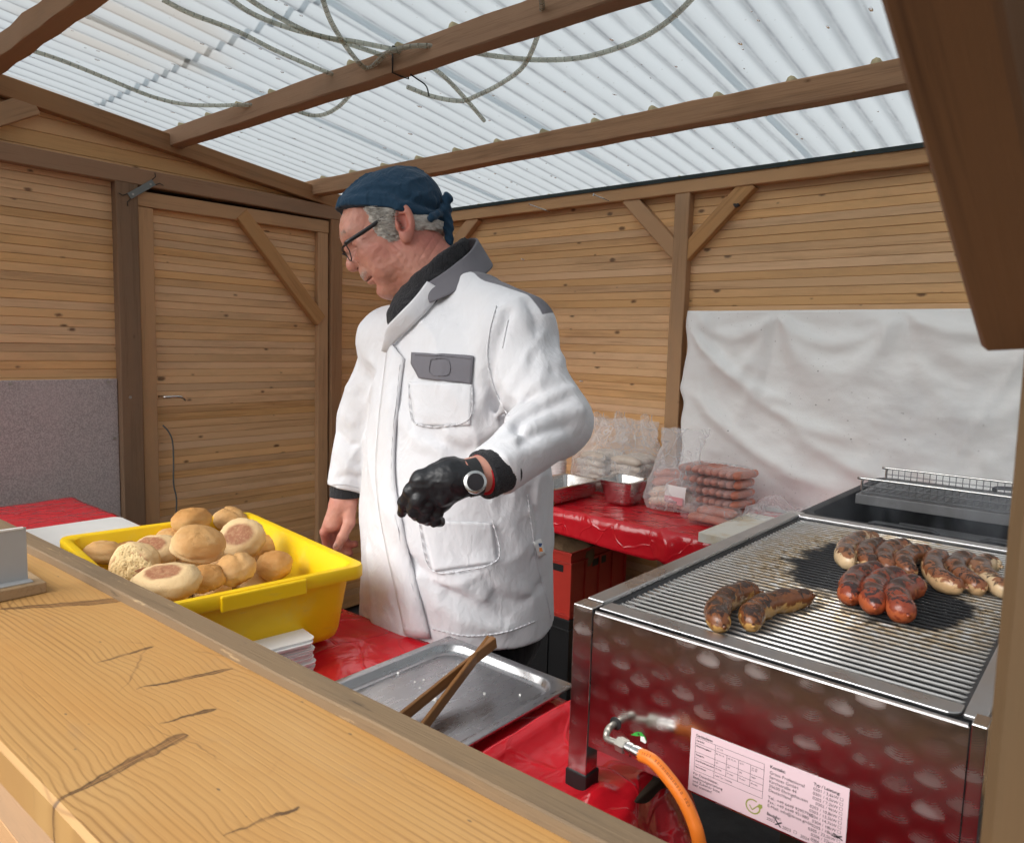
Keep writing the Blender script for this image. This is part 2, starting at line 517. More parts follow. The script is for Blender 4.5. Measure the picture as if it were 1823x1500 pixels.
def counter_mat():
    q = NT('varnished_counter')
    co = q.co()
    s = q.sep(co)
    # spike knots: long wedges lying across the board (x, y, angle, length, width)
    spikes = []
    warp = q.noise(q.mapp(co, sc=(1.5, 3.0, 1)), 1.0, 2, .4)
    tot = None; rimt = None
    for (kx, ky, ang, ln, wd) in SPIKES:
        dx = q.math('SUBTRACT', s[0], kx); dy = q.math('SUBTRACT', s[1], ky)
        c, sn = math.cos(ang), math.sin(ang)
        u = q.math('ADD', q.math('MULTIPLY', dx, c), q.math('MULTIPLY', dy, sn))
        v = q.math('SUBTRACT', q.math('MULTIPLY', dy, c), q.math('MULTIPLY', dx, sn))
        un = q.math('DIVIDE', u, ln / 2)
        tt = q.math('MULTIPLY', q.maprange(u, -ln / 2, ln / 2, 1.0, .16), q.math('SUBTRACT', 1.0, q.math('POWER', q.math('ABSOLUTE', un), 6.0), clamp=True))
        half = q.math('MULTIPLY', tt, wd)
        e = q.math('SUBTRACT', q.math('ABSOLUTE', q.math('ADD', v, q.math('MULTIPLY', q.math('SUBTRACT', q.noise(co, 38, 4), .5), .016))), half)
        ins = q.maprange(e, -.004, .0035, 1, 0, True)
        stk = q.noise(q.comb(q.math('MULTIPLY', u, 14), q.math('MULTIPLY', v, 420), 0), 1, 3, .6)
        f = q.math('MULTIPLY', q.math('MULTIPLY', ins, q.math('LESS_THAN', q.math('ABSOLUTE', un), .97)), q.maprange(stk, .34, .60, 1.0, .40))
        rimm = q.math('MULTIPLY', q.math('MULTIPLY', q.maprange(q.math('ABSOLUTE', q.math('ADD', e, .0012)), .0004, .0022, 1, 0, True), q.math('LESS_THAN', q.math('ABSOLUTE', un), .97)), q.maprange(q.noise(co, 30, 3), .36, .52, .15, 1))
        rimt = rimm if rimt is None else q.math('MAXIMUM', rimt, rimm)
        near = q.math('MULTIPLY', q.maprange(e, 0, .05, 1, 0, True), q.maprange(q.math('ABSOLUTE', u), ln * .4, ln * .75, 1, 0, True))
        spikes.append((f, near))
        tot = f if tot is None else q.math('MAXIMUM', tot, f)
    nb = None
    for f, nr in spikes: nb = nr if nb is None else q.math('MAXIMUM', nb, nr)
    yy = q.math('ADD', s[1], q.math('ADD', q.math('MULTIPLY', q.math('SUBTRACT', warp, .5), .012), q.math('MULTIPLY', nb, .006)))
    ring = q.math('MULTIPLY', yy, 2 * math.pi * 120)
    rg = q.math('ADD', q.math('MULTIPLY', q.math('SINE', q.math('ADD', ring, q.math('MULTIPLY', q.noise(q.mapp(co, sc=(.45, 34, 1)), 1, 3), 8.0))), .5), .5)
    rg = q.math('POWER', rg, 4.0)
    fine = q.noise(q.mapp(co, sc=(6, 420, 1)), 1, 4, .6)
    low = q.noise(q.mapp(co, sc=(2, 6, 1)), 1, 4, .6)
    amp = q.maprange(q.noise(q.mapp(co, sc=(1.2, 9, 1)), 1, 2), .38, .66, .05, .95)
    col = q.mix(q.math('MULTIPLY', rg, amp), (.51, .295, .108), (.20, .088, .027))
    col = q.mix(q.maprange(low, .35, .7), col, (.46, .235, .070))
    col = q.mix(q.math('MULTIPLY', q.maprange(fine, .5, .75), .35), col, (.33, .17, .06))
    stain = q.maprange(q.noise(q.mapp(co, sc=(5, 9, 1)), 1.2, 5, .65), .60, .78)
    col = q.mix(q.math('MULTIPLY', stain, .35), col, (.27, .20, .13))
    core = q.noise(q.mapp(co, sc=(40, 90, 1)), 1, 4, .6)
    col = q.mix(tot, col, q.mix(core, (.055, .026, .013), (.20, .092, .038)))
    col = q.mix(q.math('MULTIPLY', rimt, .75), col, (.040, .020, .012))
    cr = q.n('ShaderNodeTexVoronoi', feature='DISTANCE_TO_EDGE', voronoi_dimensions='2D')
    q.put(cr.inputs['Vector'], q.vmath('ADD', q.mapp(co, rot=(0, 0, .5), sc=(3.1, 9, 1)), q.vmath('SCALE', q.noise(co, 12, 3, out='Color'), .25))); cr.inputs['Scale'].default_value = 1.0
    crk = q.math('MULTIPLY', q.maprange(cr.outputs['Distance'], .002, .011, 1, 0), q.maprange(q.noise(co, 7, 3, .6), .50, .62))
    col = q.mix(q.math('MULTIPLY', crk, .55), col, (.16, .075, .03))
    # dents and specks
    d = q.voro(q.mapp(co, sc=(1, 2.2, 1)), 16)
    col = q.mix(q.math('MULTIPLY', q.maprange(d, .03, .06, 1, 0), .75), col, (.10, .07, .05))
    rough = q.maprange(low, .3, .7, .30, .50)
    q.set(Base_Color=col, Roughness=rough)
    q.b.inputs['Specular IOR Level'].default_value = .45
    q.bump(q.math('ADD', q.math('MULTIPLY', rg, -.35), q.math('ADD', q.math('MULTIPLY', fine, .4), q.math('MULTIPLY', tot, .5))), .45, .0012)
    return q.m

def plain(name, col, rough=.5, spec=.4, metal=0.0, bump=0.0, bsc=60, bd=.001, var=0.0, vsc=6):
    q = NT(name); co = q.co()
    c = col
    if var:
        n = q.noise(co, vsc, 5, .6)
        c = q.mix(q.maprange(n, .3, .7), tuple(x * (1 - var) for x in col), tuple(min(1, x * (1 + var)) for x in col))
    q.set(Base_Color=c, Roughness=rough, Metallic=metal)
    q.b.inputs['Specular IOR Level'].default_value = spec
    if bump: q.bump(q.noise(co, bsc, 4, .6), bump, bd)
    return q.m

def steel(name, col=(.55, .55, .56), rough=.28, brush=(4, 300, 4), grime_shade=.25, bump=.08):
    q = NT(name); co = q.co()
    n = q.noise(q.mapp(co, sc=brush), 1, 3, .6)
    g = q.noise(co, 14, 5, .65)
    c = q.mix(q.math('MULTIPLY', q.maprange(g, .5, .75), grime_shade), col, (.22, .19, .16))
    q.set(Base_Color=c, Metallic=1.0, Roughness=q.math('ADD', q.maprange(n, .3, .7, rough * .8, rough * 1.25), q.math('MULTIPLY', q.maprange(g, .5, .8), .12)))
    q.bump(n, bump, .0004)
    return q.m
M['steel'] = steel('brushed_steel', (.54, .54, .55), .30, (9, 9, 9), .10, .0)
M['tray'] = steel('tray_steel', (.44, .44, .45), .27, (70, 14, 30), .12, .02)
M['pan'] = steel('pan_steel', (.60, .59, .58), .22, (5, 5, 200), .15)
M['chrome'] = steel('bright_wire', (.68, .67, .64), .18, (20, 20, 20), .15)

def swirl_mat():
    """steel sheet polished in overlapping round swirls"""
    q = NT('swirl_polished_steel'); co = q.co()
    s = q.sep(co)
    col_w, row_h = .0295, .0325
    u = q.math('DIVIDE', s[0], col_w)
    cell = q.math('FLOOR', u)
    # every column of swirls is set a bit lower or higher than its neighbour
    v = q.math('ADD', q.math('DIVIDE', s[2], row_h), q.math('MULTIPLY', q.math('FRACT', q.math('MULTIPLY', cell, .437)), 1.0))
    row = q.math('FLOOR', v)
    wn = q.n('ShaderNodeTexWhiteNoise', noise_dimensions='2D')
    q.put(wn.inputs['Vector'], q.comb(cell, row, 0))
    fu = q.math('SUBTRACT', q.math('FRACT', u), .5); fv = q.math('SUBTRACT', q.math('FRACT', v), .5)
    dx = q.math('MULTIPLY', fu, col_w); dz = q.math('MULTIPLY', q.math('SUBTRACT', fv, .46), row_h)
    d0 = q.math('SQRT', q.math('ADD', q.math('MULTIPLY', dx, dx), q.math('MULTIPLY', dz, dz)))
    a0 = q.math('ARCTAN2', dz, dx)
    scr = q.math('ADD', q.math('MULTIPLY', q.math('SINE', q.math('MULTIPLY', d0, 2 * math.pi * 420)), .5), .5)
    fan = q.maprange(q.math('MULTIPLY', q.math('SINE', a0), -1), .62, .98, 0, 1, True)
    inr = q.math('MULTIPLY', q.maprange(d0, .003, .022, .05, 1, True), q.maprange(d0, .0230, .0295, 1, 0, True))
    fan = q.math('MULTIPLY', fan, q.math('ADD', .55, q.math('MULTIPLY', scr, .45)))
    glow = q.math('MULTIPLY', q.math('MULTIPLY', fan, inr), q.maprange(wn.outputs['Value'], 0, 1, .30, 1.0))
    cl = q.noise(q.mapp(co, sc=(1, 1, 1.2)), 16, 4, .6)
    glow = q.math('MULTIPLY', glow, q.maprange(cl, .35, .65, .25, 1.0))
    rough = q.math('ADD', .16, q.math('ADD', q.math('MULTIPLY', glow, .26), q.math('MULTIPLY', q.maprange(cl, .45, .75), .10)))
    vs = q.noise(q.mapp(co, sc=(160, 1, 5)), 1, 3, .6)
    col = q.mix(q.math('MULTIPLY', q.maprange(cl, .45, .75), .5), (.60, .59, .58), (.36, .32, .29))
    col = q.mix(q.math('MULTIPLY', glow, .5), col, (.80, .79, .78))  # bright fan highlight of each swirl painted into the steel colour
    q.set(Base_Color=col, Metallic=1.0, Roughness=rough)
    q.bump(q.math('ADD', q.math('MULTIPLY', q.math('MULTIPLY', scr, glow), .8), q.math('MULTIPLY', vs, .3)), .22, .0005)
    return q.m
M['swirl'] = swirl_mat()

def rod_mat():
    q = NT('grill_rod_steel'); 
    g = q.n('ShaderNodeNewGeometry').outputs['Position']
    s = q.sep(g)
    # burnt-on fat: black in the hot middle, yellow-brown around it
    def blob(cx, cy, rx, ry):
        a = q.math('DIVIDE', q.math('SUBTRACT', s[0], cx), rx); b = q.math('DIVIDE', q.math('SUBTRACT', s[1], cy), ry)
        return q.math('SQRT', q.math('ADD', q.math('MULTIPLY', a, a), q.math('MULTIPLY', b, b)))
    n = q.noise(q.mapp(g, sc=(1, 1, 1)), 16, 5, .65)
    nf = q.noise(q.mapp(g, sc=(70, 200, 200)), 1, 4, .65)
    d1 = blob(*CHAR1); d2 = blob(*CHAR2)
    d = q.math('MINIMUM', d1, d2)
    d = q.math('ADD', d, q.math('MULTIPLY', q.math('SUBTRACT', n, .5), 1.0))
    soot = q.maprange(d, .80, 1.12, 1, 0, True)
    amber = q.math('MULTIPLY', q.maprange(d, 1.0, 2.3, 1, 0, True), q.maprange(nf, .36, .55))
    speck = q.maprange(q.math('ADD', nf, q.math('MULTIPLY', q.maprange(d, .9, 2.0, 1, 0), .17)), .70, .78)
    col = q.mix(q.math('MULTIPLY', amber, .8), (.80, .79, .77), (.52, .34, .14))
    col = q.mix(q.math('MULTIPLY', speck, .9), col, (.035, .022, .015))
    col = q.mix(soot, col, (.018, .018, .020))
    met = q.math('SUBTRACT', 1.0, q.math('MAXIMUM', soot, q.math('MULTIPLY', speck, .9)))
    q.set(Base_Color=col, Metallic=q.math('MULTIPLY', met, .65), Roughness=q.math('ADD', .26, q.math('MULTIPLY', soot, .25)))
    q.bump(nf, .5, .0006)
    return q.m

def vinyl(name, col, sc=1.0):
    q = NT(name); co = q.co()
    n1 = q.noise(q.mapp(co, sc=(1, 1.6, 1)), 5 * sc, 3, .5, 1.2)
    n2 = q.voro(q.vmath('ADD', co, q.vmath('SCALE', q.noise(co, 6, 2, out='Color'), .12)), 9 * sc, 'DISTANCE_TO_EDGE')
    n3 = q.noise(co, 40 * sc, 3, .5)
    crease = q.maprange(n2, 0, .05, 1, 0, True)
    h = q.math('ADD', q.math('MULTIPLY', n1, 1.0), q.math('ADD', q.math('MULTIPLY', crease, .10), q.math('MULTIPLY', n3, .05)))
    q.set(Base_Color=col, Roughness=.16)
    q.b.inputs['Specular IOR Level'].default_value = .55
    q.bump(h, .75, .012)
    return q.m
M['red_vinyl'] = vinyl('red_vinyl_sheet', (.60, .012, .022))

def tub_mat():
    q = NT('yellow_tub_plastic'); co = q.co()
    n = q.noise(co, 9, 5, .65); sc = q.noise(q.mapp(co, sc=(20, 20, 140)), 1, 3, .6)
    col = q.mix(q.maprange(n, .58, .75), (.86, .555, .004), (.80, .56, .06))
    col = q.mix(q.math('MULTIPLY', q.maprange(sc, .62, .72), .25), col, (.55, .42, .10))
    q.set(Base_Color=col, Roughness=q.maprange(n, .3, .7, .34, .5), Subsurface_Weight=.12)
    q.b.inputs['Subsurface Radius'].default_value = (.02, .012, .003)
    q.bump(q.noise(co, 140, 3), .08, .0006)
    return q.m
M['tub'] = tub_mat()
M['white_pe'] = plain('white_cutting_plastic', (.78, .78, .76), .4, .4, bump=.1, bsc=120, var=.05)
def board_mat():
    q = NT('used_cutting_board'); co = q.co()
    n = q.noise(co, 9, 5, .6); k = q.noise(q.mapp(co, sc=(30, 250, 1)), 1, 3, .6)
    col = q.mix(q.math('MULTIPLY', q.maprange(n, .45, .68), .8), (.80, .78, .70), (.62, .45, .22))
    col = q.mix(q.math('MULTIPLY', q.maprange(k, .6, .7), .3), col, (.45, .34, .2))
    q.set(Base_Color=col, Roughness=.5); q.bump(k, .2, .0006); return q.m
M['used_board'] = board_mat()
M['paper'] = plain('white_paper', (.84, .84, .83), .75, .2, bump=.25, bsc=90, var=.03)
M['card'] = plain('grey_card', (.40, .405, .41), .5, .4, bump=.05, var=.06)

def bread(name, light=(.66, .465, .245), mid=(.52, .285, .105), burnt=(.30, .125, .062)):
    q = NT(name); r = q.rnd()
    co = q.vmath('ADD', q.co(), q.comb(q.math('MULTIPLY', r, 7.0), q.math('MULTIPLY', r, 3.0), 0))
    s = q.sep(q.co())
    n = q.noise(co, 26, 5, .6); n2 = q.noise(co, 160, 3, .6); lo = q.noise(co, 11, 3, .5)
    side = q.maprange(q.math('ADD', s[2], q.math('MULTIPLY', q.math('SUBTRACT', lo, .5), .03)), -.012, .024, 0, 1, True)
    col = q.mix(side, light, mid)
    col = q.mix(q.math('MULTIPLY', q.maprange(n, .5, .75), .5), col, light)
    # baked base, pinkish brown, on the flat underside
    rad = q.math('SQRT', q.math('ADD', q.math('MULTIPLY', s[0], s[0]), q.math('MULTIPLY', q.math('MULTIPLY', s[1], s[1]), 1.9)))
    rad = q.math('ADD', rad, q.math('MULTIPLY', q.math('SUBTRACT', n, .5), .02))
    base = q.math('MULTIPLY', q.maprange(rad, .026, .038, 1, 0, True), q.math('LESS_THAN', s[2], -.008))
    pores = q.maprange(n2, .35, .55, .75, 1)
    col = q.mix(q.math('MULTIPLY', base, pores), col, burnt)
    q.set(Base_Color=col, Roughness=.68, Subsurface_Weight=.05)
    q.b.inputs['Subsurface Radius'].default_value = (.01, .006, .003)
    q.b.inputs['Specular IOR Level'].default_value = .3
    q.bump(q.math('ADD', q.math('MULTIPLY', n2, .5), q.math('ADD', n, q.math('MULTIPLY', q.maprange(q.voro(q.vmath('ADD', co, q.vmath('SCALE', q.noise(co, 40, 2, out='Color'), .02)), 75, 'DISTANCE_TO_EDGE'), 0, .06, 0, 1), .25))), .6, .0022)
    return q.m
M['bread'] = bread('bread_crust')
M['bread_gold'] = bread('golden_crust', (.60, .37, .15), (.47, .225, .065))
def crumb_mat():
    q = NT('bread_crumb'); co = q.co()
    v = q.voro(co, 210); n = q.noise(co, 90, 4, .6)
    col = q.mix(q.maprange(v, .1, .45), (.48, .32, .14), (.74, .56, .30))
    q.set(Base_Color=col, Roughness=.9); q.b.inputs['Specular IOR Level'].default_value = .1
    q.bump(q.math('ADD', v, n), .8, .002); return q.m
M['crumb'] = crumb_mat()

def sausage(name, pale, brown, dark, cover, fleck=0.0):
    q = NT(name); r = q.rnd()
    co0 = q.co()
    co = q.vmath('ADD', co0, q.comb(q.math('MULTIPLY', r, 9.0), q.math('MULTIPLY', r, 5.0), q.math('MULTIPLY', r, 2.0)))
    nz = q.sep(q.n('ShaderNodeNewGeometry').outputs['Normal'])[2]
    n1 = q.noise(co, 34, 4, .6, .6); n2 = q.noise(co, 60, 5, .65, 1.0); n3 = q.noise(co, 220, 3, .6)
    top = q.maprange(nz, -.2, .9, -.20, .18)
    b = q.maprange(q.math('ADD', n1, top), .56 - cover * .2, .635 - cover * .2, 0, 1, True)
    k = q.maprange(q.math('ADD', n2, q.math('MULTIPLY', top, .8)), .60 - cover * .05, .70 - cover * .05, 0, 1, True)
    col = q.mix(q.math('MULTIPLY', q.maprange(n3, .5, .7), .35), pale, tuple(c * .62 for c in pale))
    col = q.mix(q.math('MULTIPLY', b, .92), col, q.mix(n3, brown, tuple(c * .55 for c in brown)))
    col = q.mix(q.math('MULTIPLY', k, .9), col, dark)
    q.set(Base_Color=col, Roughness=.26, Subsurface_Weight=.05)
    q.b.inputs['Subsurface Radius'].default_value = (.008, .003, .0015)
    q.b.inputs['Specular IOR Level'].default_value = .5
    q.bump(q.math('ADD', n2, q.math('MULTIPLY', n3, .4)), .5, .0014)
    return q.m
M['brat'] = sausage('grilled_bratwurst', (.60, .385, .20), (.24, .060, .018), (.022, .010, .007), .85)
M['brat_dark'] = sausage('well_grilled_bratwurst', (.48, .27, .085), (.165, .042, .013), (.018, .009, .007), 1.0)
M['brat_pale'] = sausage('pale_bratwurst', (.63, .455, .27), (.27, .085, .026), (.03, .013, .009), .35)
M['krakauer'] = sausage('red_krakauer', (.40, .095, .034), (.27, .045, .018), (.014, .012, .013), .85)
M['raw_white'] = plain('raw_white_sausage', (.66, .50, .38), .4, .5, bump=.2, bsc=80, var=.18, vsc=30)
M['raw_red'] = plain('raw_red_sausage', (.50, .175, .115), .4, .5, bump=.2, bsc=80, var=.22, vsc=25)
M['raw_grey'] = plain('raw_pale_sausage', (.58, .49, .41), .45, .5, bump=.2, bsc=60, var=.2, vsc=20)

def film(name, tint=(.92, .92, .93), dens=.22):
    """thin clear plastic: mostly see-through, milky where it creases, glossy"""
    q = NT(name); co = q.co()
    n = q.noise(co, 16, 4, .6, .8); v = q.voro(q.vmath('ADD', co, q.vmath('SCALE', q.noise(co, 9, 2, out='Color'), .14)), 9, 'DISTANCE_TO_EDGE')
    cr = q.maprange(v, 0, .035, 1, 0, True)
    lw = q.n('ShaderNodeLayerWeight'); lw.inputs[0].default_value = .25
    f = q.math('ADD', dens * .45, q.math('ADD', q.math('MULTIPLY', cr, .16), q.math('ADD', q.math('MULTIPLY', q.maprange(n, .5, .75), .20), q.math('MULTIPLY', lw.outputs['Facing'], dens))), clamp=True)
    tr = q.n('ShaderNodeBsdfTransparent'); tr.inputs[0].default_value = (.97, .97, .97, 1)
    q.set(Base_Color=tint, Roughness=.22); q.b.inputs['Specular IOR Level'].default_value = .7
    q.bump(q.math('ADD', n, q.math('MULTIPLY', cr, .3)), .9, .006)
    mx = q.n('ShaderNodeMixShader'); q.put(mx.inputs[0], f)
    q.t.links.new(tr.outputs[0], mx.inputs[1]); q.t.links.new(q.b.outputs[0], mx.inputs[2])
    q.shader(mx.outputs[0]); return q.m
M['film'] = film('clear_plastic_film', dens=.38)
M['film_thin'] = film('thin_plastic_film', dens=.16)
M['film_milky'] = film('creased_plastic_film', dens=.46)

def sheet_mat():
    """corrugated translucent plastic roofing with grey shading painted along the troughs"""
    q = NT('translucent_roofing')
    g = q.n('ShaderNodeNewGeometry').outputs['Position']
    s = q.sep(g)
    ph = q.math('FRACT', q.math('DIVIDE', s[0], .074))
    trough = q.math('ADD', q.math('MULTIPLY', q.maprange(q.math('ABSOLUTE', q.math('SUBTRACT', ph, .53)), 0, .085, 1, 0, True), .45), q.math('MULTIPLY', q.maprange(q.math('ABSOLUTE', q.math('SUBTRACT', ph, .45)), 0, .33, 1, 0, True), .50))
    n = q.noise(q.mapp(g, sc=(9, 1.3, 1)), 1.4, 5, .65)
    f = q.noise(q.mapp(g, sc=(60, 14, 1)), 1, 4, .65)
    grime_shade = q.math('MULTIPLY', trough, q.maprange(q.math('ADD', q.math('MULTIPLY', n, .6), q.math('MULTIPLY', f, .5)), .40, .72, .18, .95))  # grey shading of the corrugations painted into the sheet colour, broken up by noise
    # a patch of brown algae over a few corrugations
    bx = q.math('DIVIDE', q.math('ADD', s[0], 2.38), .34); by = q.math('DIVIDE', q.math('SUBTRACT', s[1], .98), .30)
    bd = q.math('SQRT', q.math('ADD', q.math('MULTIPLY', bx, bx), q.math('MULTIPLY', by, by)))
    alg = q.math('MULTIPLY', q.maprange(bd, .6, 1.25, 1, 0, True), q.maprange(q.math('SINE', q.math('MULTIPLY', s[0], 2 * math.pi / .148)), -.4, .6, .25, 1))
    speck = q.math('MULTIPLY', q.maprange(q.voro(q.mapp(g, sc=(1, .8, 1)), 34), .05, .10, 1, 0), .35)
    col = q.mix(q.math('MULTIPLY', grime_shade, .90), (.58, .63, .66), (.16, .17, .19))
    col = q.mix(q.math('MULTIPLY', alg, .5), col, (.52, .45, .37))
    col = q.mix(speck, col, (.30, .29, .28))
    tl = q.n('ShaderNodeBsdfTranslucent'); q.put(tl.inputs[0], col)
    tp = q.n('ShaderNodeBsdfTransparent'); q.put(tp.inputs[0], col)
    q.set(Base_Color=col, Roughness=.30); q.b.inputs['Specular IOR Level'].default_value = .5
    m1 = q.n('ShaderNodeMixShader'); m1.inputs[0].default_value = .22
    q.t.links.new(tl.outputs[0], m1.inputs[1]); q.t.links.new(tp.outputs[0], m1.inputs[2])
    m2 = q.n('ShaderNodeMixShader'); m2.inputs[0].default_value = ROOF_REFL
    q.t.links.new(m1.outputs[0], m2.inputs[1]); q.t.links.new(q.b.outputs[0], m2.inputs[2])
    q.shader(m2.outputs[0]); return q.m

def speckle_mat():
    q = NT('speckled_panel'); co = q.co()
    n = q.noise(co, 210, 3, .7); n2 = q.noise(co, 7, 4, .6); n3 = q.noise(co, 480, 2, .6)
    col = q.mix(q.maprange(n, .42, .60), (.33, .295, .29), (.56, .505, .50))
    col = q.mix(q.math('MULTIPLY', q.maprange(n3, .5, .65), .4), col, (.50, .42, .42))
    col = q.mix(q.math('MULTIPLY', q.maprange(n2, .45, .7), .35), col, (.56, .46, .46))
    q.set(Base_Color=col, Roughness=.6); q.bump(n, .25, .001); return q.m
M['speckle'] = speckle_mat()
def tarp_mat():
    q = NT('white_tarpaulin'); co = q.co()
    n = q.noise(co, 3.5, 4, .6); d = q.voro(q.mapp(co, sc=(1, 1, 1.0)), 26); d2 = q.voro(co, 60)
    mk = q.noise(co, 2.6, 3, .5)
    col = q.mix(q.maprange(n, .4, .7), (.87, .87, .86), (.83, .82, .805))
    sp = q.math('MULTIPLY', q.math('ADD', q.maprange(d, .05, .085, 1, 0), q.maprange(d2, .06, .10, 1, 0), clamp=True), q.maprange(mk, .50, .62))
    col = q.mix(q.math('MULTIPLY', sp, .75), col, (.10, .08, .07))
    q.set(Base_Color=col, Roughness=.45); q.b.inputs['Specular IOR Level'].default_value = .4
    q.bump(q.math('ADD', q.noise(co, 30, 4, .6), q.math('MULTIPLY', q.noise(co, 9, 3), 1.6)), .35, .004)
    return q.m
M['tarp'] = tarp_mat()

def rope_mat():
    q = NT('clear_rope_light')
    u = q.sep(q.co('UV'))
    f = q.math('FRACT', q.math('DIVIDE', u[0], .024))
    tick = q.maprange(q.math('ABSOLUTE', q.math('SUBTRACT', f, .5)), .06, .12, 1, 0)
    side = q.maprange(q.math('ABSOLUTE', q.math('SUBTRACT', u[1], .5)), .10, .20, 1, 0)
    col = q.mix(side, (.52, .52, .45), (.72, .72, .65))
    col = q.mix(q.math('MULTIPLY', tick, .8), col, (.22, .22, .18))
    tp = q.n('ShaderNodeBsdfTransparent'); tp.inputs[0].default_value = (.82, .83, .77, 1)
    q.set(Base_Color=col, Roughness=.25)
    mx = q.n('ShaderNodeMixShader'); mx.inputs[0].default_value = .45
    q.t.links.new(tp.outputs[0], mx.inputs[1]); q.t.links.new(q.b.outputs[0], mx.inputs[2])
    q.shader(mx.outputs[0]); return q.m
M['rope'] = rope_mat()
M['black'] = plain('black_plastic', (.018, .018, .019), .45, .4, bump=.1)
M['black_iron'] = plain('sooty_iron', (.030, .031, .034), .55, .4, metal=.3, bump=.35, bsc=40, var=.4, vsc=12)
M['grey_iron'] = plain('dull_iron', (.19, .19, .195), .42, .4, metal=.7, bump=.2, bsc=30, var=.2)
M['dark'] = plain('dark_timber', (.05, .035, .025), .8, .2)
M['asphalt'] = plain('asphalt_ground', (.050, .050, .052), .85, .2, bump=.6, bsc=90, bd=.006, var=.25, vsc=9)
M['zinc'] = plain('zinc_metal', (.42, .40, .36), .42, .5, metal=.85, bump=.15, var=.15, vsc=40)
M['hose'] = plain('orange_hose', (.74, .19, .018), .45, .4, bump=.1, var=.06)
M['hose_print'] = plain('hose_print', (.30, .07, .01), .5, .3)
M['red_crate'] = plain('red_crate_plastic', (.50, .040, .026), .45, .4, bump=.08, var=.1)
M['brown_bag'] = plain('brown_paper_bag', (.20, .125, .07), .8, .2, bump=.8, bsc=18, bd=.01, var=.25)
M['pinkish'] = plain('pale_label_sheet', (.66, .51, .55), .4, .4)  # pink reflection of the red sheet put into the label's own colour
M['ink'] = plain('black_ink', (.03, .03, .035), .6, .2)
M['green_ink'] = plain('olive_green_ink', (.27, .30, .07), .6, .2)
M['green'] = plain('green_sticker', (.05, .36, .06), .35, .4)
M['white'] = plain('white_print', (.80, .80, .80), .5, .3)
M['rosy'] = plain('pink_print', (.70, .35, .38), .5, .3)
M['cup'] = plain('white_cup_board', (.82, .82, .80), .5, .3)
M['hinge'] = plain('galvanised_plate', (.20, .215, .21), .5, .4, metal=.5, bump=.1)
M['cable'] = plain('grey_cable', (.10, .115, .115), .5, .4)
M['roof_tape'] = plain('dark_roof_felt', (.035, .045, .043), .8, .2)
M['foam'] = plain('foam_filler', (.50, .42, .26), .8, .2)
def water_mat():
    q = NT('rain_water'); q.set(Base_Color=(1, 1, 1), Roughness=.02, IOR=1.33); q.b.inputs['Transmission Weight'].default_value = 1.0
    return q.m
M['water'] = water_mat()

# ================================================================== the stall
# ---- ground
mb = MB()
mb.add([(-60, -60, 0), (60, -60, 0), (60, 60, 0), (-60, 60, 0)], [(0, 1, 2, 3)])
tag(mb.build('ground', M['asphalt']), kind='structure')

XL, YB = -3.10, 2.75            # front faces of the timber frame on the side and the back wall
def plank(x0, p1, h, mat, parent, out, t=.018, name='plank', proud=0.0):
    """one horizontal board: tongue at the back, chamfered face, from x0 to p1, height h, face towards `out`"""
    p0, p1 = Vector(x0), Vector(p1)
    x = (p1 - p0).normalized(); L = (p1 - p0).length
    y = Vector(out).normalized(); z = x.cross(y)
    s = 1 if z.z > 0 else -1
    if s < 0: z = -z
    m = Matrix((x, y, z)).transposed().to_4x4(); m.translation = p0
    e = .0007
    prof = [(-t, 0), (-t, h), (-.006, h), (-.006, h - e), (-.0016, h - e), (0, h - e - .0022), (0, e + .0012), (-.0012, e), (-.006, e), (-.006, 0)]
    n = max(2, int(L / .5) + 1)
    rings = [[(L * i / (n - 1), a + proud, b) for a, b in prof] for i in range(n)]
    if s > 0: rings = [list(reversed(r)) for r in rings]
    me = MB().loft(rings).mesh(name); me.materials.append(mat)
    return link(name, me, parent, m)

# ---- side wall (left) with the door
side = thing('timber_wall', 'timber side wall with a boarded door and a grey speckled panel, left of the man', 'wall', (XL, 1.5, 0))
PX = XL - .045                  # face of its boards
PITCH = .0325
z = .02
row = 0
while z < 2.05:                 # left of the door post, up to the rail
    plank((PX, -.1, z), (PX, 1.24, z), PITCH, M['plank'], side, (1, 0, 0), proud=rng.normal(0, .0006))
    z += PITCH
z = .02
while z < 2.05:                 # between the door and the corner
    plank((PX, 2.26, z), (PX, YB + .04, z), PITCH, M['plank'], side, (1, 0, 0), proud=rng.normal(0, .0006))
    z += PITCH
z = 2.08
def topz(Y): return 2.351 - .119 * (Y - .861)
PF = .055
while z < 2.46:                 # the triangle under the sloping top rail
    ye = .861 + (2.351 - .03 - (z + PF / 2)) / .119
    if ye < 0: break
    plank((PX, -.1, z), (PX, min(ye, YB + .04), z), PF, M['plank'], side, (1, 0, 0), proud=rng.normal(0, .0006))
    z += PF
# outer cladding behind the boards
MB().add([(PX - .022, -.1, 0), (PX - .022, YB + .07, 0), (PX - .022, YB + .07, topz(YB + .07) - .01), (PX - .022, -.1, topz(-.1) - .01),
          (PX - .034, -.1, 0), (PX - .034, YB + .07, 0), (PX - .034, YB + .07, topz(YB + .07) - .01), (PX - .034, -.1, topz(-.1) - .01)],
         [(0, 1, 2, 3), (7, 6, 5, 4), (0, 3, 7, 4), (1, 5, 6, 2), (2, 6, 7, 3), (0, 4, 5, 1)]).build('outer_cladding', M['dark'], side)
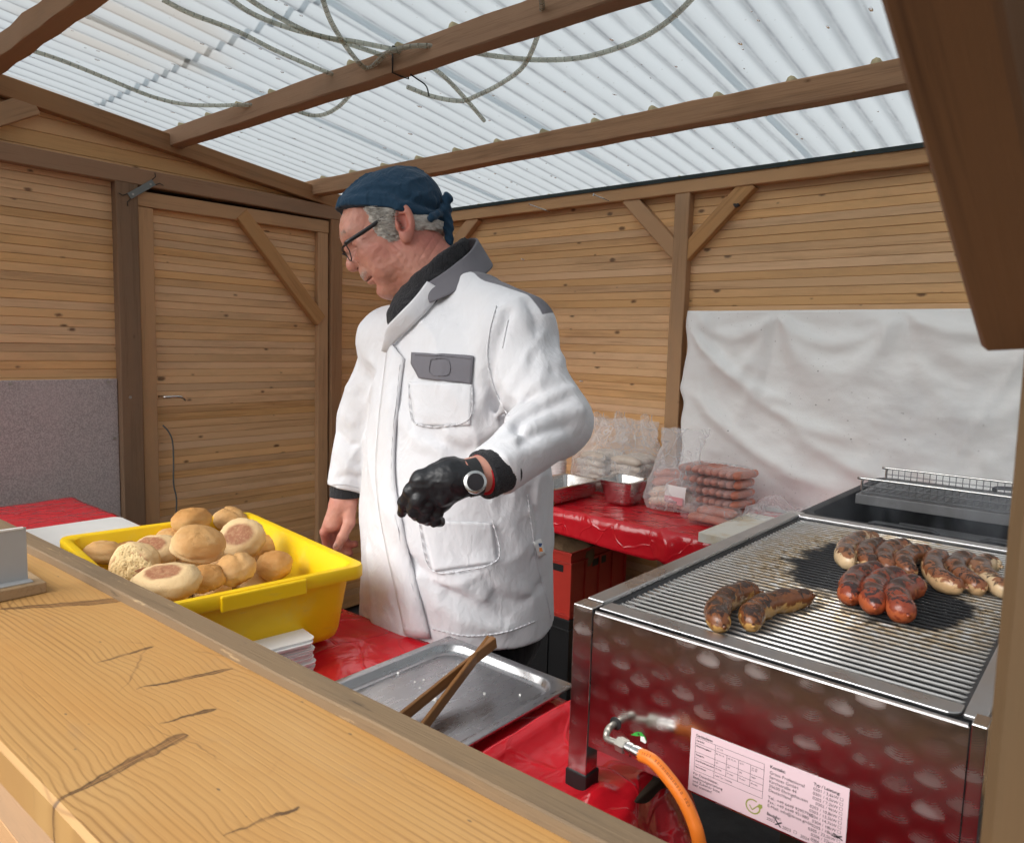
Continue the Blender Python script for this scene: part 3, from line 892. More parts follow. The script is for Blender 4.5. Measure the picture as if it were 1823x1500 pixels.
# frame
beam('top_rail', (XL - .03, -.15, topz(-.15) - .036), (XL - .03, YB + .05, topz(YB + .05) - .036), .06, .072, M['beam'], side)
beam('rail', (XL - .032, -.1, 2.087), (XL - .032, 2.31, 2.087), .062, .064, M['beam'], side)
beam('post', (XL - .03, 1.275, 0), (XL - .03, 1.275, 2.054), .062, .084, M['beam_dark'], side, up=(0, 1, 0))
beam('post', (XL - .03, 2.277, 0), (XL - .03, 2.277, 2.054), .062, .066, M['beam'], side, up=(0, 1, 0))
beam('post', (XL - .03, YB + .005, 0), (XL - .03, YB + .005, topz(YB) - .075), .06, .07, M['beam'], side, up=(0, 1, 0))
beam('post', (XL - .03, .30, 0), (XL - .03, .30, 2.053), .06, .07, M['beam'], side, up=(0, 1, 0))
beam('brace', (XL - .028, .70, 2.12), (XL - .028, .965, 2.275), .056, .072, M['beam_light'], side, up=(0, -.5, 1))
# speckled panel
mb = MB().box((PX + .002, -.1, .60), (PX + .014, 1.231, 1.281))
pn = mb.build('panel', M['speckle'], side, bevel=.002)
for (yy, zz) in ((1.196, 1.268), (.86, 1.268), (1.215, 1.04), (.60, 1.268)):
    q = MB().disc((PX + .0155, yy, zz), (1, 0, 0), .006, .003, 12)
    q.build('screw', M['zinc'], pn)
# steel plate with bent nails over the door corner
pl = MB()
c = onx(252, 337, XL + .004); e1 = onx(278, 322, XL + .004); e0 = onx(227, 351, XL + .004)
d = (e1 - e0).normalized(); nrm = Vector((1, 0, 0)); wv = nrm.cross(d).normalized()
pl.obb(c, d * .060, wv * .0125, nrm * .0022)
hp = pl.build('hinge_plate', M['hinge'], side, bevel=.001)
for s, w_ in ((-1, 1), (1, 1), (-1, -1), (1, -1)):
    ce = c + d * (s * .058) + wv * (w_ * .010)
    q = MB().tube([ce - d * .004 * s, ce + d * (.022 * s) + wv * (.004 * w_), ce + d * (.030 * s) + wv * (.018 * w_)], .0016, 6)
    q.build('bent_nail', M['black'], hp, smooth=True)
for s in (-1, 1):
    MB().disc(c + d * (.043 * s) + nrm * .0028, nrm, .0045, .0022, 10).build('screw', M['zinc'], hp)
# small screws / eyes on the post
MB().disc(onx(232, 707, XL + .001), (1, 0, 0), .006, .003, 10).build('screw', M['zinc'], side)
# door: planks, rails, stiles, brace
door = bpy.data.objects.new('door', None); COL.objects.link(door); door.parent = side; OFF[door.name] = OFF['timber_wall']
DX = XL - .012
z = .05
while z < 1.975:
    plank((DX - .030, 1.335, z), (DX - .030, 2.235, z), .0317, M['plank'], door, (1, 0, 0), proud=rng.normal(0, .0006))
    z += .0317
beam('door_rail', (DX - .02, 1.3205, 2.004), (DX - .02, 2.236, 2.015), .04, .060, M['beam_light'], door)
beam('door_rail', (DX - .02, 1.3205, .08), (DX - .02, 2.236, .08), .04, .08, M['beam_light'], door)
beam('stile', (DX - .022, 1.351, .03), (DX - .022, 1.351, 1.972), .040, .062, M['beam_light'], door, up=(0, 1, 0))
beam('stile', (DX - .022, 2.205, .03), (DX - .022, 2.205, 1.983), .040, .060, M['beam_light'], door, up=(0, 1, 0))
p0 = Vector((DX - .012, 1.770, 2.010)); p1 = Vector((DX - .012, 2.190, 1.555))
beam('brace', p0, p1, .038, .066, M['beam_light'], door, up=(0, .7, .7))
h0 = onx(291, 706, XL + .0); 
q = MB().tube(curve_pts([(XL - .02, h0.y - .01, h0.z), (XL + .02, h0.y, h0.z), (XL + .022, h0.y + .04, h0.z + .001), (XL + .022, h0.y + .065, h0.z - .002), (XL + .02, h0.y + .085, h0.z - .016)], 16), .0055, 8)
q.build('handle', M['chrome'], door, smooth=True)
MB().box((XL - .04, 1.302, .05), (XL - .036, 1.335, 2.05)).build('shadow_gap', M['dark'], side)
# cable hanging down the door
cab = [(290, 757), (300, 768), (307, 785), (309, 820), (309, 860), (314, 885), (314, 905), (311, 930), (306, 990)]
q = MB().tube(curve_pts([onx(x, y, XL - .004) for x, y in cab], 40), .0032, 8)
o = tag(q.build('power_cable', M['cable'], smooth=True), 'thin grey cable hanging down the door below its handle', 'cable')

# ---- back wall
back = thing('timber_wall', 'timber back wall of horizontal boards with a braced middle post, behind the man', 'wall', (-1.3, YB, 0))
PY = YB + .042
z = .02
while z < 2.12:
    plank((.9, PY, z), (XL - .02, PY, z), PITCH + .0005, M['plank'], back, (0, -1, 0), proud=rng.normal(0, .0006))
    z += PITCH + .0005
MB().box((XL - .02, PY + .021, 0), (.9, PY + .033, 2.15)).build('outer_cladding', M['dark'], back)
beam('top_beam', (XL - .02, YB + .035, 2.119), (.9, YB + .035, 2.122), .07, .066, M['beam_light'], back)
MB().box((XL - .02, YB - .005, 2.138), (.9, YB - .001, 2.1545)).build('felt_strip', M['roof_tape'], back)
beam('post', (-1.4575, YB + .03, 0), (-1.4575, YB + .03, 2.0855), .060, .064, M['beam_light'], back, up=(1, 0, 0))
def bbrace(x0, z0, x1, z1):
    a = Vector((x0, YB + .032, z0)); b = Vector((x1, YB + .032, z1))
    d = (b - a).normalized()
    beam('brace', a - d * .02, b + d * .012, .050, .062, M['beam_light'], back, up=Vector((0, 1, 0)).cross(d))
bbrace(-1.472, 1.850, -1.712, 2.092)
bbrace(-1.440, 1.850, -1.190, 2.092)
bbrace(-2.84, 1.90, -2.62, 2.095)
bbrace(.42, 1.850, .17, 2.092)
beam('post', (.45, YB + .03, 0), (.45, YB + .03, 2.0855), .06, .064, M['beam_light'], back, up=(1, 0, 0))
for (hx, hy, tx, ty) in ((1057, 347, 1082, 357), (942, 364, 970, 374)):
    a = ony(tx, ty, YB - .001); b = ony(hx, hy, YB - .055)
    q = MB().tube([a + (a - b) * .3, b], .0028, 8); d = (b - a).normalized()
    q.tube([b - d * .004, b], [.0028, .0065], 10).tube([b, b + d * .002], .0065, 10)
    q.build('screw', M['chrome'], back, smooth=False)
for (x, y) in ((933, 463), (1187, 415), (1037, 679)):
    a = ony(x, y, PY)
    MB().tube([a + Vector((0, .01, 0)), a - Vector((.002, .018, -.003))], .0028, 8).build('dowel', M['paper'], back)
a = ony(1312, 366, YB + .005)
MB().obb(a, (.008, 0, .003), (0, .008, 0), (-.002, 0, .005)).obb(a + Vector((-.009, 0, .004)), (.004, 0, 0), (0, .006, 0), (0, 0, .004)).build('clip', M['black'], back, bevel=.001)

# ---- roof
def roofz(Y): return 2.305 - .1195 * (Y - 1.45)
roof = thing('corrugated_roof', 'translucent white corrugated roof lying on brown timber purlins over the stall', 'roof', (-1.3, 1.2, 2.3))
M['sheet'] = None
ROOF_REFL = .16
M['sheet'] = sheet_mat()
def sheet(x0, x1, y0, y1, lift):
    n = max(2, int(round((x1 - x0) / .074 * 12)))
    m = 10
    vs = []; fs = []
    sg = rng.normal(0, .0012, (m + 1,))
    for j in range(m + 1):
        Y = y0 + (y1 - y0) * j / m
        for i in range(n + 1):
            X = x0 + (x1 - x0) * i / n
            vs.append((X, Y, roofz(Y) + .012 + lift + .0085 * math.cos(2 * math.pi * X / .074) + sg[j]))
    for j in range(m):
        for i in range(n):
            a = j * (n + 1) + i
            fs.append((a, a + 1, a + n + 2, a + n + 1))
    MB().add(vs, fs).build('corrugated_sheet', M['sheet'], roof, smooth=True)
for k in range(6):
    xa = -3.20 + k * .74
    sheet(xa, xa + .76, -.35, 1.215, .0045 + (k % 2) * .0022)
    sheet(xa, xa + .76, 1.20, 2.92, (k % 2) * .0022)
for (Y, dz) in ((.805, 0), (1.478, 0), (2.160, 0), (.10, 0)):
    zt_ = roofz(Y)
    beam('purlin', (XL - .08, Y, zt_ - .0345), (.95, Y, zt_ - .0345), .056, .069, M['beam'], roof, jit=.0012)
MB().box((XL - .05, -.20, 2.33), (.95, -.13, 2.44)).build('front_beam', M['beam'], roof, bevel=.003)
mb = MB()
for X in np.arange(-3.0, .6, .222):
    for Y in (1.478, 2.160, YB + .03):
        if rng.random() < .75:
            cx = round(X / .074) * .074
            mb.tube([(cx, Y - .022, roofz(Y) + .002), (cx, Y + .02, roofz(Y) + .002)], .0135, 8, flat=1.0)
mb.build('foam_filler', M['foam'], roof, smooth=True)
# rain drops lying on the sheets
mb = MB()
ico = []
for i in range(260):
    X = rng.uniform(-3.0, -.1); Y = rng.uniform(.4, 2.6)
    if rng.random() < .6: X = round(X / .074) * .074 + .037 + rng.normal(0, .006)
    s = rng.uniform(.0015, .0042) * (1.4 if rng.random() < .12 else 1)
    zc = roofz(Y) + .012 + .0085 * math.cos(2 * math.pi * X / .074) - .0012
    L = s * rng.uniform(1.2, 3.2)
    rings = []
    for th in (.35, .8, 1.3, 1.85, 2.4, 2.85):
        rings.append([(X + s * math.sin(th) * math.cos(p), Y - L * math.cos(th), zc + s * .6 * math.sin(th) * math.sin(p)) for p in (0, 1.05, 2.1, 3.14, 4.19, 5.24)])
    mb.loft(rings)
o = mb.build('rain_drops', M['water'], roof, smooth=True); o['kind'] = 'stuff'

# ---- rope lights lying under the sheets
def roof_pt(x, y, below):
    d = ray(x, y)
    t = (2.305 - below + .1195 * 1.45 - CAM.z) / (d.z + .1195 * d.y)
    return CAM + d * t
def rope(px, label, below=.02):
    pts = curve_pts([roof_pt(x, y, b if len(p) > 2 else below) for p in px for (x, y, b) in [(p + (below,))[:3]]], 16 * len(px))
    q = MB().tube(pts, .0070, 10, uv=True)
    return tag(q.build('rope_light', M['rope'], smooth=True), label, 'rope light', 'clear rope lights under the roof')
rope([(40, 85), (110, 108), (190, 140), (270, 172), (330, 186), (390, 188), (440, 187), (500, 190), (560, 206), (600, 192), (640, 150)], 'clear rope light running low along the roof just above the side wall', .022)
rope([(290, 0), (340, 25), (420, 55), (490, 90), (560, 120), (610, 138), (650, 142)], 'thin clear rope light in the upper left, ending at the middle purlin', .016)
rope([(395, -12), (450, 25), (520, 52), (600, 72), (670, 95), (720, 110)], 'clear rope light of the crossing pair, outer left one', .014)
rope([(425, -14), (480, 22), (560, 62), (640, 76), (720, 95), (780, 128), (825, 172), (862, 215)], 'clear rope light that ends loose past the middle purlin', .020)
rope([(570, -15), (590, 40), (625, 95), (655, 122), (690, 95), (740, 82), (800, 86), (880, 100), (960, 107), (1040, 102), (1120, 78), (1180, 45), (1230, 0), (1245, -25)], 'clear rope light looping under the middle purlin and up to the top edge', .034)
rope([(962, -12), (965, 20), (955, 70), (930, 120), (890, 150), (850, 170), (820, 180), (770, 172), (725, 155)], 'short clear rope light hanging in a bow beside the cable tie', .038)
# cable tie round the middle purlin
a = ony(697, 112, 1.448); b = ony(700, 150, 1.446)
q = MB()
Xc = (a.x + b.x) / 2; zt_ = roofz(1.478)
loop = [(Xc, 1.447, zt_ + .002), (Xc + .002, 1.446, zt_ - .03), (Xc, 1.447, zt_ - .071), (Xc, 1.478, zt_ - .072), (Xc, 1.508, zt_ - .071), (Xc, 1.509, zt_), (Xc, 1.478, zt_ + .002), (Xc, 1.447, zt_ + .002)]
q.tube(loop, .0024, 6)
q.tube(curve_pts([(Xc + .03, 1.49, zt_ - .070), (Xc + .05, 1.50, zt_ - .085), (Xc + .075, 1.51, zt_ - .105), (Xc + .083, 1.515, zt_ - .135)], 10), .0022, 6)
tag(q.build('cable_tie', M['black'], smooth=True), 'black cable tie strapped round the middle purlin with its tail hanging', 'cable tie')

# ---- tarpaulin nailed over the boards
def tarp():
    nx, nz = 150, 110
    x0, x1, zt_, zb = -1.402, .80, 1.617, .55
    nails = [-1.39, -1.05, -.62, -.12, .40, .8]
    vs = np.zeros((nz + 1, nx + 1, 3))
    u = np.linspace(0, 1, nx + 1)[None, :]; v = np.linspace(0, 1, nz + 1)[:, None]
    X = x0 + (x1 - x0) * u + 0 * v
    Z = zt_ + (zb - zt_) * v + 0 * u
    D = .006 + 0 * X
    # swags between the nails: arcs that sag and bulge, dying out downwards
    for i in range(len(nails) - 1):
        a, b = nails[i], nails[i + 1]
        t = (X - a) / (b - a); ins = (t > 0) & (t < 1)
        arc = 4 * t * (1 - t)
        for k, (dep, amp, wd) in enumerate(((.09, .020, .030), (.19, .018, .05), (.33, .012, .07))):
            zl = zt_ - dep * (.10 + arc) * (1 + .25 * math.sin(i * 2.1 + k))
            D = D + np.where(ins, amp * np.exp(-((Z - zl) / wd) ** 2) * np.clip(arc * 2.5, 0, 1), 0)
    for a in nails:      # gathers fanning down from each nail
        r = np.hypot(X - a, Z - zt_) + 1e-4
        th = np.arctan2(X - a, zt_ - Z)
        D = D + .011 * np.cos(th * 5.2 + a * 9) * np.exp(-r / .22) * np.clip(r / .05, 0, 1)
    # long diagonal folds sweeping down from the left edge
    for (ax, az, bx, bz, sag, amp, wd) in ((-1.40, 1.55, -.70, 1.16, .10, .020, .030), (-1.40, 1.32, -.75, .97, .08, .020, .034), (-1.40, 1.56, -.95, 1.28, .06, .015, .024),
                                          (-1.0, 1.20, -.25, .98, .07, .020, .035), (-.60, 1.10, .1, .98, .05, .016, .03), (-.2, 1.56, -.45, 1.05, -.05, .010, .03), (.0, 1.5, -.30, 1.0, -.04, .010, .03)):
        t = np.clip((X - ax) / (bx - ax), 0, 1)
        zl = az + (bz - az) * t - sag * 4 * t * (1 - t)
        m = np.clip(t * 8, 0, 1) * np.clip((1 - t) * 5, 0, 1)
        D = D + amp * np.exp(-((Z - zl) / wd) ** 2) * m
    P = np.stack([X * 3, Z * 3, 0 * X], -1)
    D = (D - .006) * .85 + .006 + .006 * fbm(P * 1.0 + 5, 3) + .0045 * fbm(P * 5, 3) + .0012 * fbm(P * 22, 2)
    D = np.maximum(D, .003)
    edge = np.clip(u * 30, 0, 1) * np.clip((v) * 25, 0, 1)
    D = .004 + (D - .004) * (.15 + .85 * edge)
    Xe = X + .006 * np.sin(Z * 31) * (u < .02) - .02 * np.exp(-((Z - 1.30) / .04) ** 2) * np.clip(1 - u * 30, 0, 1)
    Y = np.where(X < -1.39 + 0, YB - .004, YB + .018) - D
    Y = YB - .003 - D + .02 * np.clip((X + 1.40) * 8, 0, 1)
    P = np.stack([Xe, Y, Z], -1).reshape(-1, 3)
    I = np.arange((nx + 1) * (nz + 1)).reshape(nz + 1, nx + 1)
    F = np.stack([I[:-1, :-1], I[1:, :-1], I[1:, 1:], I[:-1, 1:]], -1).reshape(-1, 4)
    o = np_mesh('tarpaulin', P, F, M['tarp'], None)
    m = o.modifiers.new('thick', 'SOLIDIFY'); m.thickness = .0012; m.offset = -1
    tag(o, 'creased white tarpaulin nailed over the back wall boards above the grill', 'tarpaulin')
tarp()

# ---- front post and the strut of the awning
sp = thing('support_post', 'weathered front post of the stall at the right edge, beside the grill', 'post', (.005, .50, 0))
beam('post', (.0135, .50, 0), (.0135, .50, 2.33), .112, .112, M['post'], sp, up=(1, 0, 0), ch=.006, jit=.0006)
A = ray(1740, 603); A = CAM + A * (.447 / A.y)
dirv = Vector((-.121, -.741, .660)).normalized()
wdt = .038
p_a = A + Vector((wdt / 2 - .003, 0, .0)) + Vector((0, .026, .034))
o = beam('awning_strut', p_a - dirv * .0, p_a + dirv * .62, wdt, .070, M['strut'], None, up=(0, .675, .738), ch=.003, jit=.0004, cut0=.55)
tag(o, 'dark red-brown slanting timber strut hanging into the picture from the upper right', 'strut')

# ---- serving counter
CY0 = lambda X: .2126 + .0279 * (X + .857)
CA = Vector((1, .0279, 0)).normalized()
cA = Vector((-2.6, CY0(-2.6) + .145, 1.0125)); cB = Vector((.75, CY0(.75) + .145, 1.0125))
SPIKES = []
for (a, b, wd) in (((-.716, .215), (-.742, .345), .010), ((-1.300, .33), (-1.217, .470), .016), ((-.994, .360), (-.994, .425), .0045), ((-.884, .365), (-.856, .462), .0055),
                   ((-.784, .345), (-.772, .398), .004), ((-.56, .30), (-.55, .36), .003)):
    ax = (Vector((*a, 0)) - Vector((cA.x, cA.y, 0))); bx = (Vector((*b, 0)) - Vector((cA.x, cA.y, 0)))
    cy = Vector((-CA.y, CA.x, 0))
    la = (ax.dot(CA), ax.dot(cy)); lb = (bx.dot(CA), bx.dot(cy))
    SPIKES.append(((la[0] + lb[0]) / 2, (la[1] + lb[1]) / 2, math.atan2(lb[1] - la[1], lb[0] - la[0]) + math.pi, math.dist(la, lb) * 1.15, wd))
M['counter'] = counter_mat()
cnt = thing('serving_counter', 'thick varnished pine counter board with a worn brown ledge, nearest the camera', 'counter', (-1.0, .35, 0))
o = beam('counter_board', cA, cB, .290, .045, M['counter'], cnt, ch=.0045, jit=.0004)
off = .249 + .0205
o = beam('ledge', Vector((-2.6, CY0(-2.6) + .2665 + .0185, 1.0185)), Vector((.75, CY0(.75) + .2665 + .0185, 1.0185)), .037, .063, M['ledge'], cnt, ch=.0022, jit=.0005, step=.16)
for k in range(6):
    z0 = .02 + k * .16
    beam('front_plank', (-2.6, .47, z0 + .0795), (.75, .50, z0 + .0795), .018, .158, M['beam_light'], cnt)
# sign holder on a wooden block at the left
sg = thing('sign_holder', 'grey sheet metal card holder screwed on a small wooden block at the left edge', 'sign holder', (-1.40, .36, 1.035))
MB().box((-1.55, .245, 1.0352), (-1.331, .405, 1.0535)).build('base_block', M['block'], sg, bevel=.002)
q = MB().box((-1.3645, .22, 1.0536), (-1.3625, .388, 1.142)).box((-1.3625, .22, 1.0536), (-1.343, .390, 1.0556))
q.build('metal_angle', M['card'], sg, bevel=.0008)
MB().box((-1.366, .225, 1.140), (-1.3612, .384, 1.1428)).build('card_edge', M['white'], sg)

# ================================================================== front table and what stands on it
ft = thing('work_table', 'low table under the red sheet behind the counter', 'table', (-1.7, .75, 0))
MB().box((-2.92, .53, .825), (-.46, .978, .857)).build('table_top', M['dark'], ft, bevel=.003)
for x in (-2.8, -.60):
    for y in (.58, .93):
        MB().box((x - .02, y - .02, 0), (x + .02, y + .02, .825)).build('leg', M['dark'], ft)

def cloth(name, label, xa, xb, ya, yb, z, drape, hems, ridges=(), amp=.0035, res=.012, right_drop=None):
    """vinyl sheet lying on a table and falling over its edges"""
    nx = int((xb - xa) / res); 
    hang = hems
    ny = int((yb - ya) / res); nh = 8
    vs = []; 
    U = np.linspace(xa, xb, nx + 1)
    rows = []
    for j in range(ny + 1):
        Y = ya + (yb - ya) * j / ny
        rows.append(np.stack([U, np.full_like(U, Y), np.full_like(U, z)], -1))
    G = np.array(rows)
    P = G.copy(); P[..., 2] = 0
    H = amp * fbm(P * 9 + 3.3, 3) + amp * .5 * np.abs(fbm(P * 21, 2))
    # sharp little creases
    H += amp * .9 * (1 - np.minimum(1, np.abs(vnoise(P * 11 + 40)) * 6)) * np.clip(vnoise(P * 3 + 9), 0, 1)
    for (pa, pb, r, h) in ridges:
        d = s_cap(np.concatenate([G[..., :2], np.zeros_like(G[..., :1])], -1), (*pa, 0), (*pb, 0), 0)
        H += h * np.exp(-(d / r) ** 2)
    G[..., 2] += np.maximum(H, -.0008)
    return G

# front sheet
res = .011
G = cloth('c', '', -2.935, -.30, .505, .985, .8595, 0, 0, ridges=(((-.655, .965), (-.655, .735), .018, .030), ((-.60, .99), (-.55, .80), .012, .010), ((-.50, .80), (-.46, .60), .016, .016), ((-.56, .70), (-.42, .63), .012, .012)), res=res)
X, Y = G[..., 0].copy(), G[..., 1].copy()
# right end slides off the table corner: falls away beyond a slanting edge, with hard creases
edge = -.475 + .16 * (.86 - Y)
s_ = np.clip(X - edge, 0, None)
fold = .012 * np.sin(Y * 38 + X * 20) + .010 * np.sin(Y * 71 - X * 31)
G[..., 2] += np.where(s_ > 0, -np.minimum(s_ * 1.15, .5) ** 1.0 * np.clip(s_ / .05, 0, 1) + fold * np.clip(s_ / .04, 0, 1), 0)
G[..., 0] = np.where(s_ > 0, edge + s_ * .62, X)
# front edge turns down over the far side
hang = []
last = G[-1]
for k in range(1, 8):
    t = k / 7
    r = last.copy(); r[:, 1] += .006 + .008 * math.sin(t * 1.5) + .006 * t * vnoise(np.stack([last[:, 0] * 7, 0 * last[:, 0] + 3, 0 * last[:, 0]], -1))
    r[:, 2] -= .10 * t + .012 * t * vnoise(np.stack([last[:, 0] * 4, 0 * last[:, 0] + 8, 0 * last[:, 0]], -1))
    hang.append(r)
G = np.concatenate([G, np.array(hang)])
# left end turns down too
left = []
for k in range(7, 0, -1):
    t = k / 7; c = G[:, 0].copy(); c[:, 0] -= .006 + .004 * t; c[:, 2] -= .10 * t; left.append(c)
G = np.concatenate([np.stack(left, 1), G], 1)
def grid_obj(name, G, mat, parent=None, thick=.0008):
    n, m = G.shape[:2]
    I = np.arange(n * m).reshape(n, m)
    F = np.stack([I[:-1, :-1], I[:-1, 1:], I[1:, 1:], I[1:, :-1]], -1).reshape(-1, 4)
    o = np_mesh(name, G.reshape(-1, 3), F, mat, parent)
    if thick:
        md = o.modifiers.new('thick', 'SOLIDIFY'); md.thickness = thick; md.offset = 0
    return o
tag(grid_obj('red_tablecloth', G, M['red_vinyl']), 'glossy red plastic sheet over the front table, under the yellow tub and steel tray', 'tablecloth')

# the sheet is tacked up along the inside of the counter
nx = 220
Gw = np.zeros((14, nx, 3))
for j in range(14):
    for i in range(nx):
        X_ = -2.6 + 3.3 * i / (nx - 1); Z_ = .52 + .415 * j / 13
        Gw[j, i] = (X_, CY0(X_) + .2665 + .030 + .007 * vnoise(np.array([X_ * 9, Z_ * 3, 2.0])) + .004 * vnoise(np.array([X_ * 22, Z_ * 9, 6.0])), Z_)
tag(grid_obj('red_tablecloth', Gw, M['red_vinyl']), 'red plastic sheet tacked along the inside of the serving counter', 'tablecloth')

# white board under the tub
w = thing('white_board', 'white plastic board lying on the red sheet under the yellow tub', 'board', (-2.1, .75, .865))
def rounded_slab(x0, x1, y0, y1, z0, z1, r, rotz=0.0, n=6):
    cx, cy = (x0 + x1) / 2, (y0 + y1) / 2
    prof = []
    for (sx, sy, a0) in ((1, 1, 0), (-1, 1, 90), (-1, -1, 180), (1, -1, 270)):
        for k in range(n + 1):
            a = R(a0 + 90 * k / n)
            prof.append(((x1 - x0) / 2 * sx - r * sx + r * math.cos(a), (y1 - y0) / 2 * sy - r * sy + r * math.sin(a)))
    c, s = math.cos(rotz), math.sin(rotz)
    ring = lambda z, k=1.0: [(cx + (p[0] * c - p[1] * s), cy + (p[0] * s + p[1] * c), z) for p in prof]
    return MB().loft([ring(z0), ring(z1)])
rounded_slab(-2.46, -1.36, .53, .945, .8640, .879, .03, R(-1.5)).build('slab', M['white_pe'], w, bevel=.003)

# yellow tub: rim corners measured at its rim height
def round_rect(L, Wd, r, n=8):
    out = []
    for (sx, sy, a0) in ((1, 1, 0), (-1, 1, 90), (-1, -1, 180), (1, -1, 270)):
        for k in range(n + 1):
            a = R(a0 + 90 * k / n)
            out.append((sx * (L / 2 - r) + r * math.cos(a), sy * (Wd / 2 - r) + r * math.sin(a)))
    return out
TZ, TB = 1.030, .8815
cL, cT, cR = onz(104, 957, TZ), onz(438, 908, TZ), onz(649, 1002, TZ)
tcx = (cL + cR) / 2
ang = math.atan2((cR - cT).y, (cR - cT).x)
LL, WW = (cR - cT).length, (cT - cL).length
tub = thing('bread_tub', 'yellow plastic tub full of bread rolls on the front table', 'tub', (tcx.x, tcx.y, TB))
ca, sa = math.cos(ang), math.sin(ang)
def tring(L, Wd, r, z, n=8):
    return [(tcx.x + p[0] * ca - p[1] * sa, tcx.y + p[0] * sa + p[1] * ca, z) for p in round_rect(L, Wd, r, n)]
fl = .055          # how much narrower the bottom is
q = MB().loft([
    tring(LL - fl - .10, WW - fl - .10, .02, TB + .0002), tring(LL - fl - .03, WW - fl - .03, .035, TB), tring(LL - fl - .008, WW - fl - .008, .045, TB + .006), tring(LL - fl, WW - fl, .048, TB + .018),
    tring(LL - .034, WW - .034, .040, TZ - .030), tring(LL - .030, WW - .030, .040, TZ - .024),
    tring(LL - .004, WW - .004, .026, TZ - .0255), tring(LL, WW, .026, TZ - .022), tring(LL, WW, .026, TZ - .004), tring(LL - .004, WW - .004, .026, TZ),
    tring(LL - .030, WW - .030, .030, TZ), tring(LL - .038, WW - .038, .034, TZ - .004), tring(LL - fl - .008, WW - fl - .008, .044, TB + .02), tring(LL - fl - .02, WW - fl - .02, .04, TB + .008), tring(LL - fl - .10, WW - fl - .10, .02, TB + .0045)])
q.build('tub_shell', M['tub'], tub, angle=R(50))
# grip lip on the right-hand rim
ux = Vector((ca, sa, 0)); uy = Vector((-sa, ca, 0))
cc = Vector((tcx.x, tcx.y, 0)) + ux * (LL / 2 + .0015) + Vector((0, 0, TZ - .0165))
MB().obb(cc, ux * .0035, uy * .078, Vector((0, 0, .0145))).build('grip', M['tub'], tub, bevel=.003)
MB().obb(Vector((tcx.x, tcx.y, TZ - .0165)) - ux * (LL / 2 + .0015), ux * .0035, uy * .078, Vector((0, 0, .0145))).build('grip', M['tub'], tub, bevel=.003)

# bread rolls
def roll_mesh(L, Wd, H, seed, kind):
    nu, nv = 40, 26
    th = np.linspace(0, math.pi, nv + 1)[:, None]; ph = np.linspace(0, 2 * math.pi, nu, endpoint=False)[None, :]
    D = np.stack([np.sin(th) * np.cos(ph), np.sin(th) * np.sin(ph), np.cos(th) + 0 * ph], -1)
    Pn = np.sign(D) * np.abs(D) ** .92
    P = Pn * np.array([L / 2, Wd / 2, H / 2])
    lo = P[..., 2] < 0
    P[..., 2] = np.where(lo, -np.abs(P[..., 2]) ** 1.0 * .92, P[..., 2])
    P[..., 2] = np.maximum(P[..., 2], -H * .40)              # flat base
    n = fbm(D * 1.5 + seed * 3.1, 3)
    P = P * (1 + .085 * n[..., None]) + D * (.0014 * fbm(D * 7 + seed, 3))[..., None]
    if kind == 'split':                                        # torn seam along one flank
        g = np.exp(-((P[..., 2] + .002 - .004 * np.sin(P[..., 0] * 60)) / .0035) ** 2) * (D[..., 1] < .15)
        P -= D * (g * .0045)[..., None]
    if kind == 'crease':
        g = np.exp(-((P[..., 1] - .006 - .003 * np.sin(P[..., 0] * 50)) / .004) ** 2) * (D[..., 2] > 0)
        P -= D * (g * .004)[..., None]
    V = P.reshape(-1, 3)
    I = np.arange((nv + 1) * nu).reshape(nv + 1, nu)
    J = np.roll(I, -1, 1)
    F = np.stack([I[:-1], I[1:], J[1:], J[:-1]], -1).reshape(-1, 4)
    me = bpy.data.meshes.new('bread_roll')
    me.from_pydata(V.tolist(), [], F.tolist()); me.validate()
    me.polygons.foreach_set('use_smooth', [True] * len(me.polygons))
    me.update()
    return me
from mathutils import Euler
